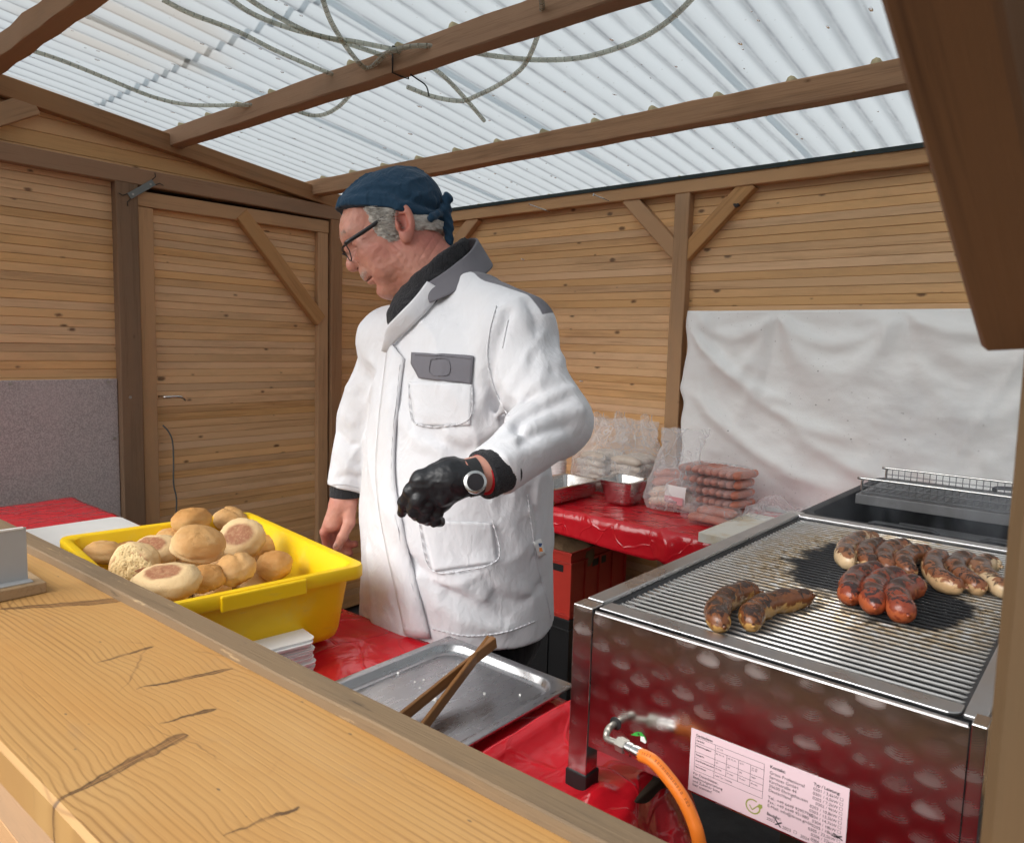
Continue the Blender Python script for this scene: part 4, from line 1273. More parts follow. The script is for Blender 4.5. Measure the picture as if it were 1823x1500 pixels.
ROLLS = [  # px, py, height, size (L, W, H), rotation, kind, material, label
    (341, 927, 1.040, (.098, .075, .056), (8, -6, -35), 'plain', 'bread_gold', 'long smooth bread roll at the far rim, topmost at the back of the tub'),
    (354, 969, 1.050, (.094, .074, .064), (30, 12, 60), 'split', 'bread', 'big golden bread roll with a torn pale seam, on top in the middle'),
    (432, 958, 1.030, (.094, .080, .058), (.45, -.62, .50, 35), 'plain', 'bread', 'bread roll standing on edge showing its brown baked base, right of the big torn one'),
    (410, 926, 1.020, (.074, .066, .050), (10, 15, 10), 'crease', 'bread', 'pale creased bread roll behind the one standing on edge'),
    (272, 984, 1.020, (.092, .082, .056), (.25, -.35, .80, 30), 'plain', 'bread', 'upturned bread roll with a dark oval base, left in the tub'),
    (240, 1004, 1.020, (.084, .080, .058), (.70, -.70, .25, 40), 'cut', 'bread', 'torn half roll showing its rough yellow crumb'),
    (188, 984, .995, (.080, .060, .045), (0, 10, 50), 'crease', 'bread', 'small bread roll lowest in the far left corner of the tub'),
    (296, 1036, 1.030, (.110, .084, .052), (.12, -.28, .95, 38), 'plain', 'bread', 'wide upturned roll with a pink-brown base by the near rim'),
    (366, 1030, 1.005, (.066, .062, .050), (0, 0, 40), 'plain', 'bread_gold', 'small round roll between the wide upturned one and the round pale one'),
    (420, 1013, 1.010, (.074, .070, .058), (15, 0, -20), 'crease', 'bread', 'round pale creased roll in front of the one standing on edge'),
    (488, 1007, .990, (.078, .058, .056), (20, -12, 5), 'plain', 'bread_gold', 'shiny dark golden roll nearest the right end of the tub'),
    (296, 1062, 1.005, (.070, .060, .046), (0, 0, -30), 'crease', 'bread', 'pale roll peeping out over the ledge in front of the wide upturned one'),
    (308, 962, 1.000, (.080, .066, .050), (0, 0, 0), 'plain', 'bread', 'bread roll half hidden behind the upturned one with the oval base'),
    (466, 976, .980, (.076, .066, .050), (30, 0, 70), 'plain', 'bread', 'bread roll tucked low behind the shiny dark golden one'),
    (322, 1008, .985, (.080, .068, .050), (0, 0, 80), 'plain', 'bread', 'bread roll buried under the big torn one'),
    (215, 974, .985, (.075, .060, .046), (0, 0, 20), 'plain', 'bread_gold', 'bread roll partly covered by the torn half on the left side'),
    (392, 985, .965, (.082, .070, .052), (0, 0, 130), 'plain', 'bread', 'bread roll in the dip between the standing one and the pale round one'),
    (440, 1002, .945, (.080, .070, .052), (0, 0, 60), 'plain', 'bread', 'bread roll lying on the tub floor under the pale round one'),
    (260, 1020, .96, (.082, .070, .052), (0, 0, 10), 'plain', 'bread', 'bread roll lying on the tub floor under the torn half'),
]
for i, (px, py, zc, (L, Wd, H), rt, kind, mt, lab) in enumerate(ROLLS):
    me = roll_mesh(L * 1.10, Wd * 1.10, H * 1.06, i * 1.7 + 1, kind)
    me.materials.append(M[mt])
    o = bpy.data.objects.new('bread_roll', me); COL.objects.link(o)
    o.location = onz(px, py, zc)
    if len(rt) == 4:       # given the way its underside faces, and a spin
        dn_ = Vector(rt[:3]).normalized(); zax = -dn_
        xax = Vector((math.cos(R(rt[3])), math.sin(R(rt[3])), 0)); xax = (xax - zax * xax.dot(zax)).normalized()
        o.rotation_euler = Matrix((xax, zax.cross(xax), zax)).transposed().to_euler()
    else:
        o.rotation_euler = Euler([R(a) for a in rt])
    tag(o, lab, 'bread roll', 'bread rolls in the yellow tub')
    if kind == 'cut':
        nn = 28
        vs = [(0, 0, 0)]; fs = []
        # a rough crumb face bulging out of the base side
        for ring in range(1, 7):
            for k in range(nn):
                a = 2 * math.pi * k / nn; rr = ring / 6
                w_ = 1 + .10 * math.sin(3 * a + 1) + .06 * math.sin(5 * a)
                vs.append((L * .45 * rr * math.cos(a) * w_, Wd * .46 * rr * math.sin(a) * w_, 0.004 * (1 - rr) + .0010 * math.sin(a * 7 + ring * 2.3) * (rr < .95) + .0012 * math.sin(a * 3 - ring) - .004 * (ring == 6)))
        for k in range(nn): fs.append((0, 1 + k, 1 + (k + 1) % nn))
        for ring in range(5):
            for k in range(nn):
                a = 1 + ring * nn + k; b = 1 + ring * nn + (k + 1) % nn
                fs.append((a, a + nn, b + nn, b))
        c = MB().add([(x, y, -H * 1.06 * .405 - z_) for x, y, z_ in vs], [tuple(reversed(f)) for f in fs])
        me2 = c.mesh('crumb', None, True); me2.materials.append(M['crumb'])
        co_ = bpy.data.objects.new('crumb', me2); COL.objects.link(co_); co_.parent = o

# the rolls underneath that carry the ones on top
base_me = [roll_mesh(.088, .070, .052, 40 + k, ('plain', 'crease', 'split')[k]) for k in range(3)]
for me in base_me: me.materials.append(M['bread'])
for lay, (zc, us, vs_) in enumerate(((.9085, (-.205, -.115, -.025, .065), (-.125, -.042, .042, .125)), (.9500, (-.16, -.07, .02), (-.085, 0.0, .085)))):
    for u in us:
        for v in vs_:
            o = bpy.data.objects.new('bread_roll', base_me[int(rng.integers(3))]); COL.objects.link(o)
            o.location = (tcx.x + u * ca - v * sa + rng.normal(0, .004), tcx.y + u * sa + v * ca + rng.normal(0, .004), zc)
            o.rotation_euler = (rng.normal(0, .10), rng.normal(0, .10), rng.uniform(0, 6.28))
            tag(o, 'bread roll at the bottom of the tub beneath the other rolls', 'bread roll', 'bread rolls in the yellow tub')

# napkins
nap = thing('napkin_stack', 'stack of white paper napkins beside the yellow tub', 'napkins', (-1.10, .70, .862))
ndx = Vector((math.cos(R(-9)), math.sin(R(-9)), 0)); ndy = Vector((-ndx.y, ndx.x, 0))
cor = Vector((-1.098, .756, 0))
for k in range(13):
    z0 = .8645 + k * .0047
    jx, jy = rng.normal(0, .0018, 2)
    cxy = cor - ndx * (.050 - jx) - ndy * (.085 - jy) + ndx * .014
    ring = []
    for (p, qn) in round_rect(.100, .170, .014, 4):
        ring.append(cxy + ndx * p + ndy * qn)
    mb = MB().loft([[r_ + Vector((0, 0, z0)) for r_ in ring], [r_ + Vector((0, 0, z0 + .0036)) + (r_ - cxy) * .012 for r_ in ring]])
    mb.build('napkin', M['paper'], nap)

# steel tray with rounded basin
ty = thing('baking_tray', 'shallow steel tray with wooden tongs across it, next to the grill', 'tray', (-.836, .76, .862))
tx0, tx1, ty0, ty1 = -.990, -.686, .515, .997
tc = ((tx0 + tx1) / 2, (ty0 + ty1) / 2)
def tr(L, Wd, r, z): return [(tc[0] + p[0], tc[1] + p[1], z) for p in round_rect(L, Wd, r, 8)]
tl, tw = tx1 - tx0, ty1 - ty0
q = MB().loft([tr(tl - .02, tw - .02, .03, .8705), tr(tl - .014, tw - .014, .004, .8835), tr(tl - .002, tw - .002, .004, .8815), tr(tl, tw, .004, .8825), tr(tl, tw, .004, .8850), tr(tl - .002, tw - .002, .004, .8860),
               tr(tl - .030, tw - .030, .046, .8862), tr(tl - .034, tw - .034, .046, .8846), tr(tl - .040, tw - .040, .046, .8755), tr(tl - .050, tw - .050, .042, .8712), tr(tl - .062, tw - .062, .038, .8702), tr(tl - .2, tw - .2, .02, .8702)])
q.build('tray_pan', M['tray'], ty, angle=R(40))
q = MB()
for i in range(22):
    px, py = rng.normal(0, .035), rng.normal(0, .035)
    s = rng.uniform(.0006, .0022) * (1.8 if i % 17 == 0 else 1)
    cx, cy = (tc[0] - .05 + px, tc[1] + .10 + py) if i < 10 else (tc[0] + rng.uniform(-.11, .11), tc[1] + rng.uniform(-.08, .19))
    q.obb((cx, cy, .8710 + s * .4), (s, s * .3, 0), (-s * .3, s * .7, 0), (0, 0, s * .6))
o = q.build('crumbs', M['white_pe'], ty); o['kind'] = 'stuff'
# tongs
tg = thing('wooden_tongs', 'long dark wooden tongs lying across the steel tray', 'tongs', (-.80, .83, .88))
end = onz(876, 1141, .934)
for k, (px, py) in enumerate(((716, 1283), (757, 1298))):
    tip = onz(px, py, .8755) 
    d_ = (tip - end).normalized(); tip = tip + d_ * .03
    tip.z = .876
    sidev = d_.cross(Vector((0, 0, 1))).normalized()
    st = end + sidev * ((.0068 if k else -.0068))
    o = beam('tong_arm', st, tip, .0065, .020, M['tongs'], tg, ch=.0012, jit=.0002)
dmean = (onz(736, 1290, .8755) - end).normalized()
beam('spring_block', end - dmean * .002, end + dmean * .036, .0072, .0195, M['tongs'], tg, ch=.0008, jit=.0001)

# ================================================================== back table
bt = thing('work_table', 'back table under red sheet along the tarpaulin and back wall', 'table', (-1.3, 2.4, 0))
MB().box((-2.4, 2.185, .825), (-.54, 2.715, .857)).build('table_top', M['dark'], bt, bevel=.003)
for x in (-2.3, -.60):
    for y in (2.22, 2.67):
        MB().box((x - .02, y - .02, 0), (x + .02, y + .02, .825)).build('leg', M['dark'], bt)
G = cloth('c', '', -2.42, -.50, 2.165, 2.735, .8595, 0, 0, ridges=(((-1.16, 2.17), (-1.10, 2.30), .014, .008),), amp=.0022, res=.013)
hang = []
first = G[0]
for k in range(1, 11):
    t = k / 10
    r = first.copy()
    nz_ = vnoise(np.stack([first[:, 0] * 6, 0 * first[:, 0] + 5, 0 * first[:, 0] + t * .6], -1))
    r[:, 1] -= .010 * math.sin(min(1, t * 3) * math.pi / 2) + .014 * t * nz_ + .016 * np.exp(-((first[:, 0] + 1.13) / .03) ** 2) * math.sin(t * 2.6)
    r[:, 2] -= t * (.095 + .010 * np.sin(first[:, 0] * 5.2 + 1) + .006 * nz_)
    hang.append(r)
G = np.concatenate([np.array(hang[::-1]), G])
tag(grid_obj('red_tablecloth', G, M['red_vinyl']), 'glossy red plastic sheet over the back table, with sausage bags and steel pans on it', 'tablecloth')

def gn_pan(name, label, x0, x1, y0, y1, z0, z1, lip=.012, r=.025, taper=.012):
    t = thing(name, label, 'steel pan', ((x0 + x1) / 2, (y0 + y1) / 2, z0), 'steel pans on the back table')
    cx, cy = (x0 + x1) / 2, (y0 + y1) / 2; L, Wd = x1 - x0, y1 - y0
    rr = lambda d, rad, z: [(cx + p[0], cy + p[1], z) for p in round_rect(L - d, Wd - d, rad, 6)]
    b = 2 * lip + taper
    q = MB().loft([rr(b + .06, r, z0), rr(b + .02, r, z0 + .001), rr(b + .006, r, z0 + .006), rr(b, r, z0 + .014), rr(2 * lip, r, z1 - .004), rr(.002, .004, z1 - .003), rr(0, .004, z1 - .002), rr(0, .004, z1), rr(.002, .004, z1 + .001),
                   rr(2 * lip + .002, r, z1), rr(2 * lip + .005, r, z1 - .004), rr(b + .003, r, z0 + .016), rr(b + .012, r, z0 + .005), rr(b + .06, r, z0 + .003)])
    q.build('pan_shell', M['pan'], t, angle=R(40))
    return t
p1 = gn_pan('steel_pan', 'long low steel pan beside the man, with a scrap of meat in it', -1.800, -1.605, 2.150, 2.485, .8625, .930)
q = MB()
for k in range(5):
    c_ = Vector((-1.665 + rng.normal(0, .012), 2.20 + rng.normal(0, .02), .872))
    q.tube(curve_pts([c_, c_ + Vector((.01, .02, .004)), c_ + Vector((.0, .045, .002))], 6), [.004, .010, .012, .012, .010, .006, .003], 8)
q.build('meat_scrap', M['brat_dark'], p1, smooth=True)
gn_pan('steel_pan', 'short deep steel pan in front of the bagged pale sausages', -1.562, -1.395, 2.345, 2.520, .8625, .958, taper=.03)
# cups
cp = thing('cup_stack', 'stack of white paper cups half hidden behind the man at the back table', 'cups', (-1.925, 2.60, .8625))
for k in range(9):
    z0 = .864 + k * .0125
    q = MB().tube([(-1.925, 2.60, z0), (-1.925, 2.60, z0 + .016)], [.0365, .040], 24)
    q.tube([(-1.925, 2.60, z0 + .0125), (-1.925, 2.60, z0 + .0155)], .0422, 24)
    q.build('cup', M['cup'], cp, angle=R(40))

# bags of sausages
def film_bag(parent, rings, amp, seed, mat, name='bag', fr=9):
    """rings: (centre, half x, half y, turn) from bottom to top; crumpled skin"""
    n = 56
    R_ = []
    for (c, hx, hy, tw) in rings:
        ring = []
        for j in range(n):
            a = 2 * math.pi * j / n
            ca_, sa_ = math.cos(a), math.sin(a)
            p = (np.sign(ca_) * abs(ca_) ** .75 * hx, np.sign(sa_) * abs(sa_) ** .75 * hy)
            ct, st = math.cos(tw), math.sin(tw)
            ring.append((c[0] + p[0] * ct - p[1] * st, c[1] + p[0] * st + p[1] * ct, c[2]))
        R_.append(ring)
    # refine along the height
    G = np.array(R_); k = 10
    t = np.linspace(0, len(G) - 1, (len(G) - 1) * k + 1); i = np.clip(t.astype(int), 0, len(G) - 2); f = (t - i)[:, None, None]
    G = G[i] * (1 - f) + G[i + 1] * f
    c = G.mean(1, keepdims=True)
    D = G - c; D /= np.maximum(np.linalg.norm(D, axis=-1, keepdims=True), 1e-5)
    nn = 1 - np.abs(fbm(G * fr + seed, 3)) * 1.3
    hgt = np.linspace(.5, 1.4, len(G))[:, None]
    G = G + D * (amp * hgt * (nn + .15 * fbm(G * 30 + seed, 2)))[..., None]
    G[-k:, :, 2] += (.012 * vnoise(G[-k:] * 40 + seed)) * np.linspace(0, 1, k)[:, None]
    m = len(G)
    I = np.arange(m * n).reshape(m, n); J = np.roll(I, -1, 1)
    F = np.stack([I[:-1], J[:-1], J[1:], I[1:]], -1).reshape(-1, 4)
    return np_mesh(name, G.reshape(-1, 3), F, mat, parent)
def links(parent, name, mat, items, r):
    for (pts, rr) in items:
        n = 14
        P = curve_pts(pts, n)
        prof = [rr * min(1, math.sqrt(max(0, 1 - (abs(2 * i / n - 1) ** 6)))) * (1 + .05 * math.sin(i * 1.3 + pts[0][0] * 50)) + .0012 for i in range(n + 1)]
        MB().tube(P, prof, 10).build(name, mat, parent, smooth=True)

bg1 = thing('sausage_bag', 'large clear bag of pale sausages standing against the back wall behind the deep pan', 'bag', (-1.63, 2.62, .8625), 'clear bags on the back table')
it = []
for lay in range(5):
    for k in range(4):
        yy = 2.555 + k * .042 + rng.normal(0, .004); zz = .882 + lay * .030
        x0 = -1.80 + rng.normal(0, .010) + (.012 if lay == 4 else 0); x1 = -1.47 + rng.normal(0, .012)
        xm = (x0 + x1) / 2 + rng.normal(0, .01)
        it.append(([(x0, yy, zz), ((x0 + xm) / 2, yy + rng.normal(0, .004), zz + .006), (xm - .012, yy, zz)], .0165))
        it.append(([(xm + .012, yy, zz), ((x1 + xm) / 2, yy + rng.normal(0, .004), zz + .006), (x1, yy, zz)], .0165))
links(bg1, 'sausage', M['raw_grey'], it, .016)
film_bag(bg1, [((-1.635, 2.625, .8632), .19, .095, 0), ((-1.635, 2.625, .90), .205, .105, 0), ((-1.635, 2.63, .99), .205, .10, 0), ((-1.63, 2.64, 1.045), .185, .07, 0), ((-1.635, 2.655, 1.10), .150, .032, .05), ((-1.63, 2.665, 1.165), .150, .010, .08)], .010, 2.0, M['film'])
# ears of the bag
q = MB()
for (x0, x1, zt_, yy) in ((-1.775, -1.69, 1.175, 2.64), (-1.68, -1.60, 1.185, 2.66), (-1.54, -1.46, 1.185, 2.64)):
    pts = []
    for i in range(9):
        for j in range(9):
            u, v = i / 8, j / 8
            pts.append((x0 + (x1 - x0) * (u * (1 - .3 * v) + .15 * v) + .006 * math.sin(v * 9 + u * 4), yy + .018 * math.sin(u * 6 + v * 5) * (.4 + v), 1.06 + (zt_ - 1.06) * v + .012 * math.sin(u * 8) * v))
    q.add(pts, [(i * 9 + j, (i + 1) * 9 + j, (i + 1) * 9 + j + 1, i * 9 + j + 1) for i in range(8) for j in range(8)])
q.build('bag_top', M['film_milky'], bg1, smooth=True)

bg2 = thing('sausage_bag', 'clear bag with two thick white sausages and a printed label, front of the back table', 'bag', (-1.23, 2.33, .8625), 'clear bags on the back table')
a0, a1 = onz(1152, 893, .885), onz(1238, 903, .885)
dv = (a1 - a0); up_ = Vector((0, 0, 1)); nrm = Vector((-dv.y, dv.x, 0)).normalized()
it = []
for k, (dz, dy, s) in enumerate(((0, 0, 0), (.030, .012, .004), (.004, .042, -.004), (.032, .046, .002), (.06, .05, 0))):
    b0 = a0 + nrm * dy + up_ * dz + dv * s; b1 = a1 + nrm * dy + up_ * (dz - .012) + dv * .02
    it.append(([b0, b0 + dv * .33 + up_ * .012, b0 + dv * .70 + up_ * .006, b1], .0172))
links(bg2, 'sausage', M['raw_white'], it[:4], .017)
links(bg2, 'sausage', M['raw_red'], [([p + up_ * .034 + nrm * .008 for p in it[3][0]], .017), ([p + up_ * .064 + nrm * .02 for p in it[3][0]], .016)], .017)
cb = (a0 + a1) / 2 + nrm * .03
tw = math.atan2(dv.y, dv.x)
film_bag(bg2, [((cb.x, cb.y, .8635), .098, .048, tw), ((cb.x, cb.y, .90), .112, .058, tw), ((cb.x + .0, cb.y + .01, .97), .098, .05, tw), ((cb.x + .0, cb.y + .025, 1.03), .080, .034, tw), ((cb.x + .005, cb.y + .04, 1.10), .075, .020, tw), ((cb.x + .01, cb.y + .05, 1.165), .085, .010, tw)], .008, 7.0, M['film_milky'], fr=14)
c0, c1, c2, c3 = [ony(x, y, cb.y - .046) for x, y in ((1186, 861), (1222, 868), (1218, 901), (1181, 894))]
mb = MB(); n = 6
vs = []
for i in range(n + 1):
    for j in range(n + 1):
        u, v = i / n, j / n
        p = (c0 * (1 - u) + c1 * u) * (1 - v) + (c3 * (1 - u) + c2 * u) * v
        vs.append(p + Vector((0, -.004 * math.sin(u * 3.1) - .002 * math.sin(v * 5), 0)))
fc = [(i * (n + 1) + j, (i + 1) * (n + 1) + j, (i + 1) * (n + 1) + j + 1, i * (n + 1) + j + 1) for i in range(n) for j in range(n)]
lb = mb.add(vs, fc).build('label_sheet', M['paper'], bg2, smooth=True)
q = MB(); q2 = MB()
exu, exv = (c1 - c0), (c3 - c0)
P_ = lambda u, v: c0 + exu * u + exv * v + Vector((0, -.0075 - .002 * math.sin(v * 5), 0)) 
q.add([P_(.05, .56), P_(.96, .56), P_(.96, .95), P_(.05, .95)], [(0, 1, 2, 3)])
q.build('print_band', M['rosy'], lb)
for k in range(12):
    u = .08 + k * .052
    q2.add([P_(u, .80) - Vector((0, .0006, 0)), P_(u + .028, .80) - Vector((0, .0006, 0)), P_(u + .028, .92) - Vector((0, .0006, 0)), P_(u, .92) - Vector((0, .0006, 0))], [(0, 1, 2, 3)])
q2.build('barcode', M['ink'], lb)

packs = []
for k in range(5):
    cx, cy, cz = -1.150 + rng.normal(0, .006), 2.535 + rng.normal(0, .006), .8635 + k * .036
    labs = ('lowest flat pack of red sausages in the stack by the tarpaulin', 'second flat pack of red sausages from the bottom of the stack', 'third flat pack of red sausages from the bottom of the stack', 'flat pack of red sausages just under the topmost one of the stack', 'topmost flat pack of red sausages in the stack by the tarpaulin')
    t = thing('sausage_pack', labs[k], 'sausage pack', (cx, cy, cz), 'flat packs of red sausages')
    tw = R(-8 + rng.normal(0, 3) + (6 if k == 3 else 0)); ct, st = math.cos(tw), math.sin(tw)
    it = []
    for j in range(9):
        u = -.112 + j * .028
        pts = [(cx + u * ct - v * st, cy + u * st + v * ct, cz + .0155 + .001 * math.sin(j * 2 + v * 30)) for v in (-.082, -.03, .03, .082)]
        it.append((pts, .0140))
    links(t, 'sausage', M['raw_red'], it, .0135)
    film_bag(t, [((cx, cy, cz + .0006), .118, .088, tw), ((cx, cy, cz + .008), .136, .102, tw), ((cx, cy, cz + .022), .134, .100, tw), ((cx, cy, cz + .031), .118, .090, tw), ((cx, cy, cz + .0325), .03, .03, tw)], .003, k * 3.3, M['film_thin'], fr=18)
pk = thing('sausage_pack', 'loose pack of dark red sausages lying between the labelled bag and the stack', 'sausage pack', (-1.09, 2.41, .8635), 'flat packs of red sausages')
links(pk, 'sausage', M['raw_red'], [([(-1.155, 2.335 + k * .03, .879), (-1.10, 2.34 + k * .03, .884), (-1.005, 2.345 + k * .028, .879)], .0145) for k in range(3)] + [([(-1.13, 2.35 + k * .03, .904), (-1.07, 2.355 + k * .03, .908), (-.995, 2.36 + k * .028, .904)], .0145) for k in range(2)], .014)
film_bag(pk, [((-1.08, 2.365, .8638), .085, .05, 0), ((-1.08, 2.365, .88), .105, .062, 0), ((-1.08, 2.365, .905), .10, .055, 0), ((-1.075, 2.37, .925), .09, .03, 0), ((-1.075, 2.37, .928), .03, .01, 0)], .006, 5.0, M['film_thin'], fr=14)
# empty film lying about
G = []
cx, cy = -.90, 2.52
for i in range(40):
    for j in range(30):
        u, v = i / 39 - .5, j / 29 - .5
        x, y = cx + u * .36, cy + v * .22
        h_ = max(0, .045 * (1 - (2 * u) ** 2) * (1 - (2 * v) ** 2)) * (1.0 + .9 * vnoise(np.array([x * 14, y * 14, 1.0]))) + .006 * abs(vnoise(np.array([x * 50, y * 50, 4.0])))
        G.append((x + .012 * math.sin(y * 60), y + .012 * math.sin(x * 50), .8955 * (x > -1.0) + .8635 * (x <= -1.0) + h_))
F = [(i * 30 + j, (i + 1) * 30 + j, (i + 1) * 30 + j + 1, i * 30 + j + 1) for i in range(39) for j in range(29)]
tag(MB().add(G, F).build('plastic_film', M['film'], smooth=True), 'empty crumpled clear plastic film behind the cutting board', 'plastic film')
cbt = thing('cutting_board', 'white cutting board with brown stains at the corner of the back table', 'cutting board', (-.80, 2.3, .862))
rounded_slab(-1.003, -.55, 2.105, 2.50, .8635, .8935, .006).build('slab', M['used_board'], cbt, bevel=.002)

# crates under the back table
def crate(name, label, x0, x1, y0, y1, z0, z1, mat, ribs=True):
    t = thing(name, label, 'crate', ((x0 + x1) / 2, (y0 + y1) / 2, z0), 'plastic crates under the back table')
    w_ = .004
    q = MB()
    q.box((x0, y0, z0), (x1, y1, z0 + .004))
    for (a, b) in (((x0, y0), (x1, y0 + w_)), ((x0, y1 - w_), (x1, y1)), ((x0, y0 + w_), (x0 + w_, y1 - w_)), ((x1 - w_, y0 + w_), (x1, y1 - w_))):
        q.box((a[0], a[1], z0 + .004), (b[0], b[1], z1))
    q.build('crate_shell', mat, t)
    e = .008
    for zz, h in ((z1 - .010, .012), (z1 - .046, .006), (z0 + .012, .010)):
        q = MB()
        q.box((x0 - e, y0 - e, zz), (x1 + e, y0, zz + h)).box((x1, y0, zz), (x1 + e, y1 + e, zz + h)).box((x0 - e, y0, zz), (x0, y1 + e, zz + h)).box((x0, y1, zz), (x1, y1 + e, zz + h))
        q.build('rim', mat, t, bevel=.0015)
    q = MB()
    for k in range(5):
        xx = x0 + (x1 - x0) * (k + .5 * 0) / 4
        q.box((xx - .006, y0 - .007, z0 + .022), (xx + .006, y0 - .0005, z1 - .046))
        yy = y0 + (y1 - y0) * k / 4
        q.box((x1 + .0005, yy - .006, z0 + .022), (x1 + .007, yy + .006, z1 - .046))
    q.build('ribs', mat, t)['kind'] = 'stuff'
    q = MB()
    q.box((x1 - .115, y0 - .0012, z1 - .083), (x1 - .035, y0 - .0006, z1 - .055)).box((x1 + .0006, (y0 + y1) / 2 - .05, z1 - .085), (x1 + .0012, (y0 + y1) / 2 + .05, z1 - .055))
    q.build('grip_hole', M['black'], t)
    return t
crate('red_crate', 'red plastic crate full of brown paper bags under the back table', -2.02, -1.615, 2.292, 2.69, .390, .660, M['red_crate'])
crate('black_crate', 'black plastic crate under the red one on the ground', -2.02, -1.615, 2.292, 2.69, .004, .3895, M['black'])
for k, (cx, cy, s, lab) in enumerate(((-1.72, 2.42, .11, 'crumpled brown paper bag sticking out of the red crate, front one'), (-1.73, 2.57, .10, 'crumpled brown paper bag at the back of the red crate'))):
    P, lo = grid((cx - .16, cy - .16, .50), (cx + .16, cy + .16, .76), .012)
    Fd = s_ell(P, (cx, cy, .62), (s, s * .9, .085)) + .016 * fbm(P * 14 + k, 3)
    V, F = surface_nets(Fd, lo, .012)
    o = np_mesh('paper_bag', V, F, M['brown_bag'], None)
    tag(o, lab, 'paper bag')

# ================================================================== the gas grill
CHAR1 = (-.325, 1.30, .105, .21)
CHAR2 = (-.225, 1.16, .085, .13)
M['rod'] = rod_mat()
gr = thing('gas_grill', 'stainless steel gas grill with a rod grate and black feet, sausages on top', 'grill', (-.31, 1.2, .862))
GX0, GX1, GY0, GY1, GZ = -.548, -.076, .789, 1.600, 1.117
MB().box((-.5165, GY0, .928), (-.0905, GY0 + .0018, 1.1125)).build('front_panel', M['swirl'], gr)
MB().box((GX0 + .002, GY0 + .01, .928), (GX0 + .004, GY1, 1.11)).build('side_panel', M['steel'], gr)
MB().box((GX1 - .004, GY0 + .02, .928), (GX1 - .0022, GY1, 1.11)).build('side_panel', M['steel'], gr)
MB().box((GX0 + .004, GY1 - .003, .928), (GX1 - .004, GY1 - .001, 1.11)).build('back_panel', M['steel'], gr)
for (x0, x1, y0, y1) in ((GX0, -.5180, GY0 - .0015, GY0 + .026), (-.0892, GX1, GY0 - .0015, GY0 + .026), (GX0, -.5180, GY1 - .03, GY1 + .001), (-.0892, GX1, GY1 - .03, GY1 + .001)):
    lg = MB().box((x0, y0, .8805), (x1, y1, 1.1185)).build('leg', M['swirl'], gr, bevel=.0012)
    MB().box((x0 - .0022, y0 - .0022, .8612), (x1 + .0022, y1 + .0022, .8855)).build('rubber_foot', M['black'], lg, bevel=.0015)
# rim strips
def strip(a, b, name='rim_strip', bev=.0012):
    return MB().box(a, b).build(name, M['steel'], gr, bevel=bev)
q = MB()
pr = [(-.5155, .8005), (-.5155, .829), (-.1005, .829), (-.1005, .812)] + [(-.1125 + .012 * math.cos(t), .8125 - .012 * math.sin(t)) for t in (0.2, .6, 1.0, 1.4)]
q.loft([[(x, y, 1.1140) for x, y in pr], [(x, y, 1.1172) for x, y in pr]]).build('rim_strip', M['steel'], gr, bevel=.0008)
MB().box((-.5155, .7912, 1.1050), (-.092, .7935, 1.1152)).build('rim_edge', M['steel'], gr)
strip((GX0 + .002, .818, 1.1125), (-.5205, GY1 - .03, 1.1195))
strip((-.0985, .806, 1.1125), (-.079, GY1 - .03, 1.1175))
strip((-.5200, 1.568, 1.1110), (-.1000, 1.598, 1.1165))
MB().obb((-.5165, 1.19, 1.1085), (.0042, 0, -.0028), (0, .375, 0), (.0012, 0, .0018)).build('slot_rail', M['black_iron'], gr)
MB().obb((-.1015, 1.19, 1.1085), (.0042, 0, .0028), (0, .375, 0), (-.0012, 0, .0018)).build('slot_rail', M['black_iron'], gr)
MB().box((GX0 + .006, GY0 + .004, 1.012), (GX1 - .006, GY1 - .005, 1.016)).build('drip_tray', M['black_iron'], gr)
NR = 49
rodme = None
for k in range(NR):
    Y = .840 + k * (1.562 - .840) / (NR - 1)
    m = Matrix.Translation((-.308, Y, 1.1078))
    if rodme is None:
        q = MB().tube([(-.206, 0, 0), (.206, 0, 0)], .0019, 10)
        rodme = q.mesh('rod', None, False); rodme.materials.append(M['rod'])
        rodme.polygons.foreach_set('use_smooth', [len(p.vertices) == 4 for p in rodme.polygons])
    link('rod', rodme, gr, m)
q = MB()
for k in range(NR - 1):
    Y = .840 + (k + .5) * (1.562 - .840) / (NR - 1)
    q.obb((-.5065, Y, 1.1045), (.0060, .0016, -.002), (-.0006, .0022, 0), (.001, 0, .0042))
o = q.build('slot_teeth', M['steel'], gr)
for yy in (.95, 1.2, 1.45):
    MB().box((-.51, yy - .012, 1.050), (-.1, yy + .012, 1.062)).build('burner', M['black_iron'], gr)
# red gas pipe and clutter below
MB().tube(curve_pts([(-.45, .98, .885), (-.30, .93, .868), (-.22, .90, .862), (-.12, .92, .88), (-.05, 1.0, .89)], 16), .012, 10).build('gas_pipe', plain('dark_red_pipe', (.10, .025, .018), .5), gr, smooth=True)
